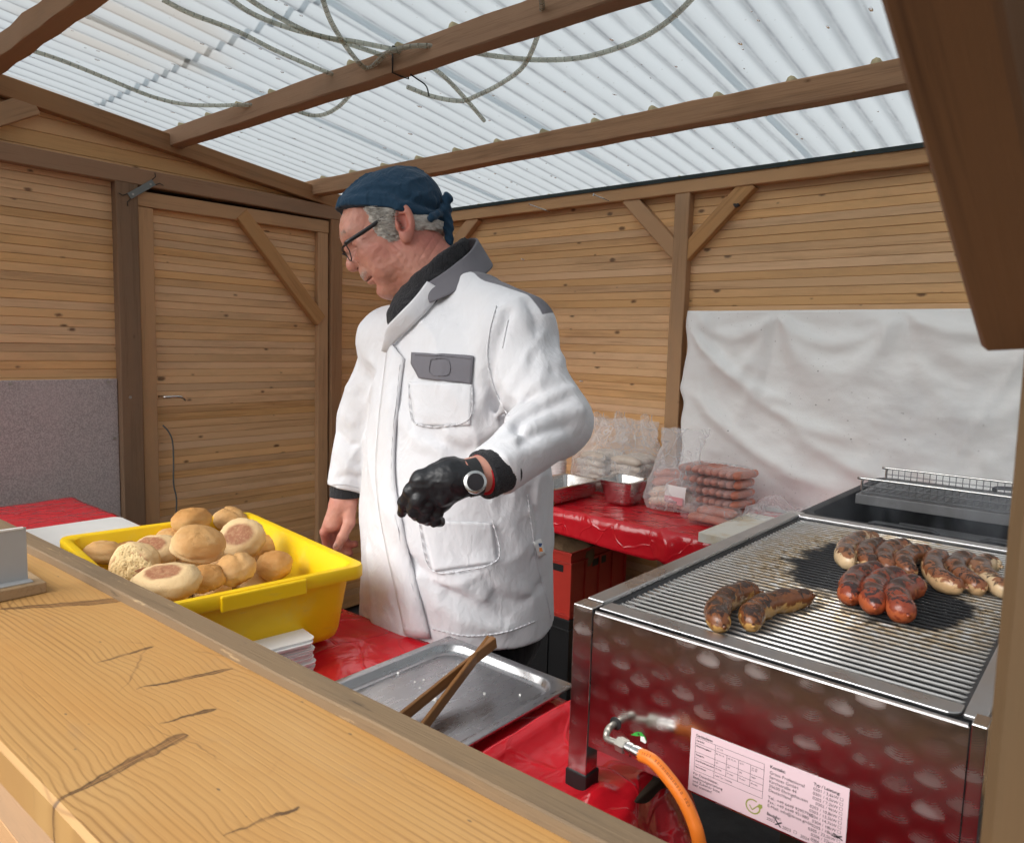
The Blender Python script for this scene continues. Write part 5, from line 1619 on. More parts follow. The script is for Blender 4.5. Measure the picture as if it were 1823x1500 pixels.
# label sheet
LX0, LX1, LZ0, LZ1 = -.370, -.190, .9305, 1.0085
ls = MB().box((LX0, GY0 - .0008, LZ0), (LX1, GY0 - .0001, LZ1)).build('label_sheet', M['pinkish'], gr)
TEXTS = []
def text(s, x, z, size, mat=None, bold=False, name='lettering'):
    c = bpy.data.curves.new(name, 'FONT'); c.body = s; c.size = size; c.space_line = 1.02
    c.extrude = .00005
    if bold: c.offset = size * .022
    c.materials.append(mat or M['ink'])
    o = bpy.data.objects.new(name, c); COL.objects.link(o); o.parent = ls
    o.matrix_local = Matrix.Translation(Vector((x, GY0 - .00095, z)) - OFF[ls.name]) @ Matrix.Rotation(R(90), 4, 'X')
    TEXTS.append(o)
    return o
def lx(u): return LX0 + (LX1 - LX0) * u
def lz(v): return LZ1 - (LZ1 - LZ0) * v
text('Gerätedaten', lx(.035), lz(.095), .0042, bold=True)
q = MB(); yq = GY0 - .00092
def ln(u0, v0, u1, v1, w=.00022):
    a = Vector((lx(u0), yq, lz(v0))); b = Vector((lx(u1), yq, lz(v1)))
    d = (b - a).normalized(); s = Vector((0, 1, 0)).cross(d) * w
    q.add([a - s, b - s, b + s, a + s], [(0, 1, 2, 3)])
TV = (.115, .205, .34, .435, .535, .63); TU = (.035, .175, .255, .335, .415, .50)
for v in (.115, .205, .345, .44, .54, .645): ln(.035, v, .50, v)
ln(.035, .115, .035, .645); ln(.50, .115, .50, .645); ln(.175, .115, .175, .645)
for u in (.255, .335, .415): ln(u, .205, u, .54)
for k, s in enumerate(('Gerätekl.', 'Bestimmungsland', 'Kategorie', 'Anschlussdruck mbar', 'Nennwärme')):
    text(s, lx(.042), lz((.17, .255, .395, .49, .59)[k]), .0027, bold=True)
text('AT, DE', lx(.185), lz(.17), .0025)
for u, s in ((.182, 'BE, CH, ES'), (.262, 'DE, NL, PL'), (.342, 'SE, FI'), (.422, 'AT, DE,\nLU, SK')): text(s, lx(u), lz(.255), .0022)
for u, s in ((.182, 'I3+'), (.262, 'I3P'), (.342, 'I3B'), (.422, 'I3B/P')): text(s, lx(u), lz(.395), .0025)
for u, s in ((.182, '30 mbar'), (.262, '37 mbar'), (.342, '29 mbar'), (.422, '50 mbar')): text(s, lx(u), lz(.49), .0024)
text('siehe Typ / Leistung', lx(.182), lz(.60), .0026)
text('Für Datenblätter,\nBedienungsanleitung\nund Zubehör bitte\nhier scannen!', lx(.03), lz(.72), .0046)
text('Kontakt:', lx(.535), lz(.135), .0050, bold=True)
text('Gross Professional\nServices GmbH\nKirchstraße 44\n35630 Ehringshausen\nDeutschland', lx(.535), lz(.225), .0051)
text('Tel.: +49 6449 92957910\nFax.: +49 6449 921880\nE-Mail: info@dross.gmbh', lx(.535), lz(.60), .0049)
text('Baujahr:', lx(.535), lz(.85), .0048, bold=True)
text('2022', lx(.535), lz(.925), .0048); text('2023', lx(.635), lz(.955), .0048); text('2024', lx(.745), lz(.965), .0048)
def sq(u, v, s=.0030):
    du = s / (LX1 - LX0); dv = s / (LZ1 - LZ0)
    ln(u, v, u + du, v, .00018); ln(u + du, v, u + du, v + dv, .00018); ln(u, v + dv, u + du, v + dv, .00018); ln(u, v, u, v + dv, .00018)
sq(.705, .908); sq(.815, .918)
ln(.585, .855, .625, .955, .0008); ln(.59, .945, .63, .875, .0008)
text('Typ / Leistung:', lx(.80), lz(.135), .0046, bold=True)
for k, s in enumerate(('0201 / 3,6kW', '0301 / 4,5kW', '0202 / 7,2kW', '0302 / 9kW', '0203 / 10,8kW', '0303 / 13,5kW', '0204 / 14,7kW', '0304 / 18kW', '0205 / 18kW', '0305 / 22,5kW', '0206 / 22kW', '0306 / 27kW')):
    o = text(s, lx(.945), lz(.205 + k * .067), .0047); o.data.align_x = 'RIGHT'
    sq(.953, .165 + k * .067)
ln(.93, .70, .985, .755, .0007); ln(.935, .75, .98, .70, .0007); ln(.92, .74, .96, .745, .0006)
q.build('ruled_lines', M['ink'], ls)['kind'] = 'stuff'
# lettering becomes plain mesh
bpy.context.view_layer.update()
dg = bpy.context.evaluated_depsgraph_get()
for t_ in TEXTS:
    me = bpy.data.meshes.new_from_object(t_.evaluated_get(dg))
    m_ = t_.matrix_local.copy(); cu = t_.data
    bpy.data.objects.remove(t_); bpy.data.curves.remove(cu)
    o = bpy.data.objects.new('lettering', me); COL.objects.link(o); o.parent = ls; o.matrix_local = m_
# round check mark emblem with a leaf
q = MB(); c_ = Vector((lx(.445), yq, lz(.82)))
n = 30
ro, ri = .0088, .0072
vs = [(c_.x + r_ * math.cos(2 * math.pi * k / n), yq, c_.z + r_ * math.sin(2 * math.pi * k / n)) for k in range(n) for r_ in (ro, ri)]
q.add(vs, [(2 * k, 2 * ((k + 1) % n), 2 * ((k + 1) % n) + 1, 2 * k + 1) for k in range(n) if not 1 < k < 5])
def seg(x0, z0, x1, z1, w): 
    a = c_ + Vector((x0, 0, z0)); b = c_ + Vector((x1, 0, z1)); d = (b - a).normalized(); s = Vector((0, 1, 0)).cross(d) * w
    q.add([a - s, b - s, b + s, a + s], [(0, 1, 2, 3)])
seg(-.0042, .0005, -.0006, -.0042, .0006); seg(-.0006, -.0042, .0060, .0036, .0006)
lf = [(.0050, .0022), (.0066, .0060), (.0105, .0064), (.0108, .0026), (.0082, .0004)]
q.add([(c_.x + x, yq - .00003, c_.z + z) for x, z in lf], [tuple(range(5))])
q.build('emblem', M['green_ink'], ls)
# small green and white sticker
c_ = ony(1138, 1309, GY0 - .0008)
q = MB(); q.add([c_ + Vector((x, 0, z)) for x, z in ((-.0125, -.0035), (-.004, .004), (.003, .0055), (.009, .001), (.010, -.003), (.004, -.0045), (.001, .0005), (-.004, -.002))], [tuple(range(8))])
st = q.build('sticker', M['green'], gr)
q = MB(); q.add([c_ + Vector((x, -.0002, z)) for x, z in ((.0022, .0005), (.007, .0015), (.0105, -.004), (.0095, -.0068), (.002, -.006))], [tuple(range(5))])
q.build('sticker_print', M['white'], st)
MB().disc(c_ + Vector((-.001, -.0002, .002)), (0, 1, 0), .0014, .0002, 8).build('sticker_dot', M['black'], st)
# gas connection
hc = ony(1096, 1287, GY0)
MB().disc((hc.x, GY0 - .0003, hc.z), (0, 1, 0), .0085, .0006, 20).build('pipe_hole', M['black'], gr)
gh = thing('gas_hose', 'orange gas hose with a bent metal pipe and brass-grey nut on the grill front', 'hose', (hc.x, GY0 - .05, .86))
n0, n1 = ony(1101, 1322, .752), ony(1124, 1334, .748)
pp = curve_pts([(hc.x, GY0 + .01, hc.z), (hc.x - .002, GY0 - .010, hc.z - .002), ony(1081, 1302, .760), ony(1080, 1313, .756), ony(1090, 1319, .753), n0], 22)
MB().tube(pp, .0043, 12).build('bent_pipe', M['zinc'], gh, smooth=True)
dn = (n1 - n0).normalized()
MB().tube([n0 - dn * .001, n0 + dn * .0005, n0 + dn * .0120, n0 + dn * .0135], [.0075, .0092, .0092, .0080], 6).build('hex_nut', M['zinc'], gh)
f0 = n0 + dn * .0135
MB().tube([f0, f0 + dn * .003, f0 + dn * .0035, f0 + dn * .010, f0 + dn * .0105, f0 + dn * .014, f0 + dn * .0145, f0 + dn * .024], [.0066, .0066, .0078, .0078, .0068, .0068, .0080, .0080], 16).build('ferrule', M['pan'], gh, angle=R(30))
h0 = f0 + dn * .022
hp_ = [h0, h0 + dn * .02] + [ony(x, y, Y) for x, y, Y in ((1190, 1384, .741), (1214, 1418, .738), (1232, 1455, .735), (1243, 1490, .732), (1250, 1540, .735), (1254, 1620, .745))] + [Vector((-.36, .80, .60)), Vector((-.30, .95, .30)), Vector((-.25, 1.2, .03))]
hpts = curve_pts(hp_, 70)
MB().tube(hpts, .0080, 14).build('rubber_hose', M['hose'], gh, smooth=True)
q = MB()
for k in range(3, 26):      # printed line along the hose: small worn dashes
    if rng.random() < .25: continue
    p = hpts[k]; d_ = (hpts[k + 1] - hpts[k]).normalized(); toC = (CAM - p).normalized(); toC = (toC - d_ * toC.dot(d_)).normalized()
    sd = d_.cross(toC)
    o_ = p + (toC * .96 + sd * -.28).normalized() * .00812
    L_ = (hpts[k + 1] - hpts[k]).length * rng.uniform(.2, .42)
    for e in (-.0012, .0004):
        q.add([o_ - d_ * L_ + sd * e, o_ + d_ * L_ + sd * e, o_ + d_ * L_ + sd * (e + .0010), o_ - d_ * L_ + sd * (e + .0010)], [(0, 1, 2, 3)])
q.build('hose_print', M['hose_print'], gh)

# grilled sausages
def grilled(px, rad, mat, label, z0=1.1096):
    P = [onz(x, y, z0 + rad * .92) for x, y in px]
    n = 30
    C = curve_pts(P, n)
    prof = []
    for i in range(n + 1):
        t = 2 * i / n - 1
        e = max(0.0, 1 - abs(t) ** 5.5) ** .5
        prof.append(max(.0016, rad * e * (1 + .05 * math.sin(i * .9 + px[0][0]) + .025 * math.sin(i * 2.1))))
    q = MB().tube(C, prof, 20)
    # casing knots
    d0 = (C[0] - C[1]).normalized(); d1 = (C[-1] - C[-2]).normalized()
    V = np.array(q.v)
    V += (np.array([[0, 0, 1.0]]) * 0)
    nz_ = fbm(V * 70 + px[0][0], 3)
    cen = V  # gentle dents
    q.v = [tuple(v + np.array([.0, .0, 1.0]) * (.0007 * k)) for v, k in zip(V, nz_)]
    for p, d_ in ((C[0], d0), (C[-1], d1)):
        q.tube([p - d_ * .002, p + d_ * .002, p + d_ * .0045], [.0028, .0022, .0030], 8)
    # mesh local to its own middle so the browning differs
    c_ = sum(C, Vector((0, 0, 0))) / len(C)
    me = q.mesh('grilled_sausage', c_, True); me.materials.append(mat)
    o = bpy.data.objects.new('grilled_sausage', me); COL.objects.link(o); o.location = c_
    return tag(o, label, 'sausage', 'sausages on the grill')
def c1(*p): return [(1420 + x / 4.524, 820 + y / 4.524) for x, y in p]
def c2(*p): return [(1220 + x / 7.012, 1000 + y / 7.012) for x, y in p]
grilled(c2((935, 375), (760, 370), (560, 440), (420, 560), (400, 690), (480, 800)), .0162, M['brat_dark'], 'very dark curved bratwurst, nearest the front left of the grate')
grilled(c2((1580, 425), (1350, 465), (1100, 510), (900, 590), (820, 690), (850, 790)), .0162, M['brat_dark'], 'golden-brown bratwurst with a pale end, right of the very dark curved one')
grilled(c1((660, 625), (550, 625), (440, 665), (380, 735), (400, 800), (470, 815)), .0165, M['brat_pale'], 'palest curved bratwurst at the left end of the rear row')
grilled(c1((730, 680), (610, 690), (540, 740), (560, 800), (620, 850)), .0160, M['brat'], 'browned bratwurst second from the left in the rear row')
grilled(c1((930, 690), (800, 695), (705, 745), (700, 815), (755, 870)), .0160, M['brat'], 'bratwurst with a charred top, third from the left in the rear row')
grilled(c1((1080, 735), (960, 745), (860, 795), (860, 850), (925, 905)), .0165, M['brat'], 'bratwurst with a pale belly in the middle of the rear row')
grilled(c1((1225, 785), (1140, 780), (1085, 835), (1120, 925), (1215, 990), (1350, 1020)), .0165, M['brat'], 'long bratwurst with a pale lower side, third from the right in the rear row')
grilled(c1((1430, 785), (1335, 795), (1270, 845), (1310, 920), (1410, 990), (1490, 1035)), .0160, M['brat'], 'reddish brown bent bratwurst second from the right in the rear row')
grilled(c1((1630, 850), (1535, 825), (1465, 860), (1510, 930), (1610, 1005), (1720, 1060)), .0165, M['brat_pale'], 'bent bratwurst at the right end of the rear row, partly behind the post')
grilled(c1((700, 880), (570, 900), (460, 960), (425, 1050), (430, 1110)), .0172, M['krakauer'], 'red sausage with black marks, left of the three red ones')
grilled(c1((870, 930), (730, 950), (630, 1010), (605, 1100), (625, 1185)), .0185, M['krakauer'], 'red sausage with a broad black stripe, middle of the three red ones')
grilled(c1((1010, 1000), (890, 1020), (795, 1085), (820, 1175), (885, 1240)), .0190, M['krakauer'], 'thick bent red sausage, right of the three red ones')

# stand the grill and the roaster rest on
gs = thing('grill_stand', 'dark stand under the grill and the black roasting pan', 'stand', (-.2, 1.6, 0))
MB().box((-.50, 1.52, .835), (.30, 2.32, .8608)).build('stand_top', M['dark'], gs)
for x in (-.48, .28):
    for y in (1.54, 2.30):
        MB().box((x - .018, y - .018, 0), (x + .018, y + .018, .835)).build('leg', M['dark'], gs)
# ---- black roaster behind the grill with a wire basket on it
rs = thing('roasting_pan', 'black iron roasting pan with a grating inside, behind the grill grate', 'roasting pan', (-.16, 1.87, .862))
rx0, rx1, ry0, ry1 = -.548, .26, 1.630, 2.31
rc = ((rx0 + rx1) / 2, (ry0 + ry1) / 2)
def rr_(d, r, z): return [(rc[0] + p[0], rc[1] + p[1], z) for p in round_rect(rx1 - rx0 - d, ry1 - ry0 - d, r, 6)]
MB().loft([rr_(.10, .03, .8635), rr_(.05, .04, .868), rr_(.03, .045, 1.080), rr_(.004, .03, 1.098), rr_(0, .03, 1.102), rr_(.002, .03, 1.107), rr_(.02, .035, 1.110), rr_(.040, .045, 1.106), rr_(.052, .045, 1.08), rr_(.075, .04, .965), rr_(.20, .03, .960)]).build('pan_shell', M['black_iron'], rs, angle=R(45))
MB().box((-.512, 1.955, 1.088), (.225, 1.959, 1.112)).box((-.512, 1.959, 1.108), (.225, 2.27, 1.112)).build('steel_ledge', M['grey_iron'], rs, bevel=.0008)
q = MB()
for k in range(38): q.obb((-.40 + k * .0165, 1.83, 1.015), (.0022, 0, 0), (0, .085, .030), (0, 0, .0022))
for k in range(9): q.obb((-.095, 1.755 + k * .0195, .9885 + k * .0069), (.310, 0, 0), (0, .0022, 0), (0, 0, .0022))
q.build('grate', M['grey_iron'], rs)
MB().obb((-.095, 1.926, 1.050), (.31, 0, 0), (0, .020, .007), (0, 0, .002)).build('grate_plate', M['grey_iron'], rs)
q = MB()
for s0, s1 in ((-.40, -.27), (-.20, -.05)): q.tube([(s0, 1.640, 1.1085), (s0 + .012, 1.646, 1.1125), (s1 - .012, 1.646, 1.1125), (s1, 1.640, 1.1085)], .0045, 8)
q.build('grip_bar', M['black_iron'], rs, smooth=True)
wb = thing('wire_basket', 'bright wire basket rack lying on the back of the black roasting pan', 'wire rack', (-.12, 2.1, 1.113))
YF, YR = 1.978, 2.215
ZB = 1.1155
zf = max(ZB + .025, min(ony(1536, 851, YF).z, ZB + .06)); zb_ = max(ZB + .025, min(ony(1580, 833, YR).z, ZB + .06))
x0, x1 = ony(1534, 872, YF).x, .20
for (Y, zt_) in ((YF, zf), (YR, zb_)):
    MB().tube(curve_pts([(x0, Y, ZB), (x0, Y, zt_ - .008), (x0 + .003, Y, zt_ - .002), (x0 + .012, Y, zt_), (x0 + .3, Y, zt_), (x1 - .012, Y, zt_), (x1 - .003, Y, zt_ - .003), (x1, Y, ZB)], 44), .0032, 8).build('top_wire', M['chrome'], wb, smooth=True)
    q = MB().tube([(x0, Y, ZB), (x1, Y, ZB)], .0022, 6).tube([(x0, Y, (ZB + zt_) / 2), (x1, Y, (ZB + zt_) / 2)], .0012, 5)
    for k in range(1, 46):
        X = x0 + (x1 - x0) * k / 46
        q.tube([(X, Y, ZB - .001), (X, Y, zt_)], .0011, 5)
    q.build('wire_side', M['grey_iron'], wb)
q = MB()
for k in range(1, 46):
    X = x0 + (x1 - x0) * k / 46
    q.tube([(X, YF, ZB), (X, YR, ZB)], .0011, 5)
for k in range(12): q.tube([(x0, YF + k * (YR - YF) / 11, ZB - .002), (x1, YF + k * (YR - YF) / 11, ZB - .002)], .0011, 5)
q.build('wire_floor', M['grey_iron'], wb)
MB().tube(curve_pts([(-.25, YR + .006, ZB + .004), (-.24, YR + .009, ZB + .016), (-.12, YR + .009, ZB + .016), (-.10, YR + .006, ZB + .004)], 16), .005, 8).build('handle', M['black_iron'], wb, smooth=True)

# ================================================================== the man behind the front table
def skin_mat():
    q = NT('skin'); co = q.co()
    n = q.noise(co, 28, 4, .6); n2 = q.noise(co, 9, 3, .5); p = q.noise(co, 420, 2, .6)
    at = q.n('ShaderNodeAttribute'); at.attribute_name = 'tint'
    col = q.mix(q.maprange(n2, .35, .68), (.56, .285, .215), (.52, .215, .155))
    col = q.mix(q.math('MULTIPLY', q.maprange(n, .48, .70), .4), col, (.45, .155, .115))
    t = q.sep(at.outputs['Vector'])
    col = q.mix(q.math('MULTIPLY', t[0], .75), col, (.43, .115, .090))
    col = q.mix(q.math('MULTIPLY', t[1], .80), col, (.33, .265, .22))
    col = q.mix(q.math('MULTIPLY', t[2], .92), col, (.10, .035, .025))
    q.set(Base_Color=col, Roughness=.48, Subsurface_Weight=.18)
    q.b.inputs['Subsurface Radius'].default_value = (.010, .004, .002)
    q.b.inputs['Subsurface Scale'].default_value = .6
    q.bump(q.math('ADD', p, q.math('MULTIPLY', n, 1.2)), .40, .0010)
    return q.m
M['skin'] = skin_mat()
def cloth_mat(name, col, rough=.85, weave=900, wr=.35, dirty=None, wsc=14, trim=None):
    q = NT(name); co = q.co()
    s = q.sep(co)
    w = q.math('MULTIPLY', q.math('SINE', q.math('MULTIPLY', q.math('ADD', s[0], s[1]), weave)), q.math('SINE', q.math('MULTIPLY', s[2], weave)))
    n = q.noise(q.mapp(co, sc=(1, 1, .6)), wsc, 4, .55, .7); n2 = q.noise(co, wsc * 4, 3, .5)
    c = q.mix(q.maprange(n, .3, .7), col, tuple(x * .93 for x in col))
    if dirty:
        d = q.noise(co, 4.5, 4, .6)
        c = q.mix(q.math('MULTIPLY', q.maprange(d, .52, .75), .5), c, dirty)
    if trim:
        a_ = q.n('ShaderNodeAttribute'); a_.attribute_name = trim[0]
        c = q.mix(q.maprange(a_.outputs['Fac'], .0002, .0024), c, trim[1])
    q.set(Base_Color=c, Roughness=rough); q.b.inputs['Specular IOR Level'].default_value = .15
    q.b.inputs['Sheen Weight'].default_value = .12
    rg = q.math('ABSOLUTE', q.math('SUBTRACT', q.noise(q.mapp(co, sc=(1, 1, .7)), wsc * 1.7, 3, .5, .5), .5))
    q.bump(q.math('ADD', q.math('MULTIPLY', n, .8), q.math('ADD', q.math('MULTIPLY', rg, -1.6), q.math('ADD', q.math('MULTIPLY', n2, .25), q.math('MULTIPLY', w, .012)))), wr, .006)
    return q.m
M['coat'] = cloth_mat('white_work_coat', (.70, .705, .735), dirty=(.60, .565, .565), wr=.55, trim=('yoke', (.165, .160, .180)))
M['coat_grey'] = cloth_mat('grey_coat_trim', (.165, .160, .180), wr=.3)
M['seam'] = plain('coat_seam_thread', (.66, .64, .62), .9, .1)
M['bandana'] = cloth_mat('navy_cap_cloth', (.018, .050, .092), wr=.8, wsc=22)
M['fleece'] = cloth_mat('dark_fleece', (.030, .030, .034), rough=.95, wr=.9, wsc=120)
M['trousers'] = cloth_mat('black_trousers', (.016, .016, .020), wr=.5)
M['glove'] = plain('black_nitrile_glove', (.014, .015, .018), .42, .45, bump=.6, bsc=70, bd=.002)
M['cuff_red'] = plain('red_shirt_cuff', (.45, .012, .02), .8, .2)
M['frame'] = plain('black_glasses_frame', (.012, .012, .014), .3, .5)
M['watch'] = plain('watch_case_steel', (.62, .62, .61), .25, .5, metal=1.0)
M['watch_face'] = plain('watch_face', (.012, .010, .012), .12, .5)
def hair_mat():
    q = NT('grey_hair'); co = q.co()
    n = q.noise(q.mapp(co, sc=(90, 90, 260)), 1, 3, .6); r = q.noise(co, 30, 3, .6)
    c = q.mix(q.maprange(n, .35, .65), (.36, .335, .30), (.62, .60, .56)); c = q.mix(q.math('MULTIPLY', q.maprange(r, .55, .7), .55), c, (.22, .19, .16))
    q.set(Base_Color=c, Roughness=.55); q.bump(n, .4, .001); return q.m
M['hair'] = hair_mat()
def lens_mat():
    q = NT('spectacle_lens'); tr = q.n('ShaderNodeBsdfTransparent'); gl = q.n('ShaderNodeBsdfGlossy'); gl.inputs['Roughness'].default_value = .03
    mx = q.n('ShaderNodeMixShader'); mx.inputs[0].default_value = .10
    q.t.links.new(tr.outputs[0], mx.inputs[1]); q.t.links.new(gl.outputs[0], mx.inputs[2]); q.shader(mx.outputs[0]); return q.m
M['lens'] = lens_mat()

BX, BY = W(-.11, 1.66, 0).x, W(-.11, 1.66, 0).y
man = thing('person', 'person in a white work coat, navy head cloth, glasses and one black glove, looking down', 'person', (BX, BY, 0))
Rv, Fv = np.array(RV), np.array(FV)
def toW(V):      # (right, away, up) -> stall frame
    return V[:, :1] * Rv + V[:, 1:2] * Fv + V[:, 2:] * np.array([0, 0, 1.0])
def pb(x, y, b):
    p = atb(x, y, b); return np.array([p.dot(RV), b, p.z])

# ---- head in its own frame: u forward, v to his right (away from us), w up the skull
HO = np.array([-.262, 1.685, 1.700]); th = R(35)
Hu = np.array([-math.cos(th), -.15, -math.sin(th)]); Hu /= np.linalg.norm(Hu)
Hw = np.array([-math.sin(th), 0, math.cos(th)]); Hw = Hw - Hu * (Hw @ Hu); Hw /= np.linalg.norm(Hw)
Hv = np.array([0, 1.0, 0]); Hv = Hv - Hu * (Hv @ Hu) - Hw * (Hv @ Hw); Hv /= np.linalg.norm(Hv)
HM = np.stack([Hu, Hv, Hw])                         # rows
def h2m(q): return np.asarray(q) @ HM + HO           # head -> (a, b, z)
def m2h(P): return (P - HO) @ HM.T
S = 1.0
def head_sdf(q):
    y = q.copy(); y[..., 1] = np.abs(y[..., 1])
    d = s_ell(q, (-.010, 0, .034), (.110, .080, .095))
    d = smin(d, s_ell(q, (.045, 0, .046), (.066, .064, .056)), .03)               # forehead
    d = smin(d, s_ell(q, (.042, 0, -.030), (.074, .058, .082)), .035)              # face block
    d = smin(d, s_ell(y, (.062, .040, -.010), (.036, .026, .034)), .025)           # cheek bones
    d = smin(d, s_ell(y, (.058, .040, -.052), (.038, .024, .034)), .022)           # jowls
    d = smin(d, s_ell(y, (.004, .050, -.068), (.040, .022, .036)), .03)            # jaw corner
    d = smin(d, s_ell(q, (.082, 0, -.086), (.030, .028, .024)), .022)              # chin
    d = smin(d, s_ell(q, (.030, 0, -.098), (.060, .044, .030)), .03)               # under the chin
    d = smin(d, s_cap(y, (.097, .008, .052), (.086, .042, .053), .0125, .011), .014)   # brow
    d = smax(d, -s_ell(y, (.108, .031, .024), (.018, .020, .0135)), .012)          # eye socket
    d = smin(d, s_ell(y, (.0845, .031, .0225), (.0135, .0150, .0135)), .004)        # eye under its lid
    d = smin(d, s_ell(y, (.0860, .031, .0265), (.0140, .0165, .0090)), .003)        # upper lid fold
    d = smin(d, s_ell(y, (.084, .034, .0080), (.012, .017, .0070)), .007)           # bag under the eye
    # nose
    d = smin(d, s_cap(q, (.100, 0, .044), (.1165, 0, .005), .0085, .0125), .012)
    d = smin(d, s_ell(q, (.1190, 0, -.004), (.0195, .0175, .0155)), .008)
    d = smin(d, s_ell(y, (.1035, .0125, -.009), (.0125, .0090, .0095)), .006)
    d = smax(d, -s_ell(y, (.1120, .0075, -.0165), (.0065, .0042, .0050)), .003)
    # mouth
    d = smin(d, s_ell(q, (.100, 0, -.036), (.020, .030, .018)), .012)              # upper lip mound
    d = smin(d, s_cap(y, (.1130, .004, -.0452), (.0985, .026, -.0500), .0066, .0040), .005)
    d = smin(d, s_cap(y, (.1100, .003, -.0565), (.0975, .024, -.0530), .0078, .0045), .005)
    d = smax(d, -s_cap(y, (.1215, .0, -.0510), (.1045, .025, -.0520), .0022), .002)
    d = smax(d, -s_ell(q, (.1100, 0, -.0690), (.010, .020, .0055)), .010)          # chin furrow
    d = smax(d, -s_cap(y, (.104, .021, -.012), (.086, .043, -.050), .0034), .008)
    # ear hole side: slight flattening of the temple
    d = smax(d, -s_ell(y, (.052, .095, .045), (.040, .022, .040)), .03)
    return d
def wrinkles(q, d):
    u, v, w_ = q[..., 0], np.abs(q[..., 1]), q[..., 2]
    for k, wl_ in enumerate((.0640, .0705, .0775, .0850)):          # brow lines
        g = np.exp(-((w_ - wl_ - .0018 * np.sin(v * 120 + k * 2) - .10 * (v - .03) * (v > .03)) / .0013) ** 2) * np.clip((u - .055) * 40, 0, 1) * np.clip((.062 - v) * 60, 0, 1)
        d = d + .0010 * g
    for k, (a0, w0) in enumerate(((.55, .030), (.1, .024), (-.4, .018))):    # lines fanning from the eye corner
        du = .078 - u
        g = np.exp(-((w_ - w0 - a0 * du * .8) / .0011) ** 2) * np.clip(du / .006, 0, 1) * np.clip((.030 - du) / .010, 0, 1) * (v > .030)
        d = d + .0008 * g
    for k, (u0, w0, u1, w1) in enumerate(((.068, .004, .050, -.012), (.060, -.060, .045, -.085), (.030, -.020, .022, -.055), (.045, -.030, .034, -.060))):   # cheek creases
        L2 = (u1 - u0) ** 2 + (w1 - w0) ** 2
        t = np.clip(((u - u0) * (u1 - u0) + (w_ - w0) * (w1 - w0)) / L2, 0, 1)
        dd = np.hypot(u - u0 - t * (u1 - u0), w_ - w0 - t * (w1 - w0))
        d = d + .0007 * np.exp(-(dd / .0024) ** 2) * (v > .025)
    for k in range(3):                                                # bands across the side of the neck
        g = np.exp(-((w_ + .070 + .017 * k + .5 * (u + .03)) / .0016) ** 2) * np.clip((.02 - u) * 40, 0, 1)
        d = d + .0007 * g
    return d
# neck
NB, NT_ = np.array([-.145, 1.675, 1.49]), np.array([-.215, 1.680, 1.665])
def whole_head(P):
    q_ = m2h(P)
    d = head_sdf(q_)
    dn = s_cap(P, NB, NT_, .070, .060)
    dn = smin(dn, s_cap(P, (-.165, 1.675, 1.62), (-.165, 1.675, 1.52), .058, .064), .03)
    # folds of the neck behind the jaw
    d = smin(d, dn, .03)
    d = wrinkles(q_, d)
    d = d + .0007 * fbm(P * 110, 3) + .0008 * fbm(P * 38, 2)
    for sg in (-1, 1):
        e = q_ * np.array([1, sg, 1])
        c = np.array([-.017, .079, -.006])
        t_ = R(-22); x_ = e[..., 0] - c[0]; z_ = e[..., 2] - c[2]
        E_ = np.stack([x_ * math.cos(t_) - z_ * math.sin(t_), e[..., 1] - c[1] - .25 * np.clip(-x_, 0, .03), x_ * math.sin(t_) + z_ * math.cos(t_)], -1) / 1.16
        ear = s_ell(E_, (0, .004, .004), (.0180, .0085, .0325))
        ear = smin(ear, s_ell(E_, (.004, .002, -.025), (.0110, .0075, .0120)), .008)     # lobe
        ear = smax(ear, -s_ell(E_, (.0025, .0125, .008), (.0128, .0105, .0225)), .0025)   # hollow inside the rim
        ear = smax(ear, -s_ell(E_, (.006, .0100, -.004), (.0085, .0100, .0110)), .003)     # bowl
        ear = smin(ear, s_cap(E_, (-.0060, .0065, .020), (-.0085, .0065, -.008), .0030, .0032), .003)
        ear = smin(ear, s_cap(E_, (-.0060, .0065, .018), (.0055, .0060, .019), .0024, .0020), .003)
        ear = smin(ear, s_ell(E_, (.0140, .0045, -.003), (.0045, .0060, .0080)), .004)     # tragus
        d = smin(d, ear, .004)
    return d
h = .0016
d, lo = band(whole_head, (-.425, 1.565, 1.475), (-.085, 1.80, 1.86), h)
Vh, Fh = surface_nets(d, lo, h)
Vh = relax(Vh, Fh, 1, .4)

# ---- hands
def hand_mesh(bones, palm, lo, hi, h=.0016, k=.006, extra=None):
  def field(P):
    d = None
    for (a, b, ra, rb) in palm:
        e = s_cap(P, a, b, ra, rb); d = e if d is None else smin(d, e, .016)
    for chain in bones:
        c = None
        for i in range(len(chain) - 1):
            e = s_cap(P, chain[i][:3], chain[i + 1][:3], chain[i][3], chain[i + 1][3])
            c = e if c is None else smin(c, e, .004)
        d = smin(d, c, k)
    if extra is not None: d = extra(P, d)
    d = d + .0005 * fbm(P * 160, 2)
    return d
  d, lo = band(field, lo, hi, h)
  V, F = surface_nets(d, lo, h)
  return relax(V, F, 1, .4), F
def pt(x, y, b, r): return (*pb(x, y, b), r)
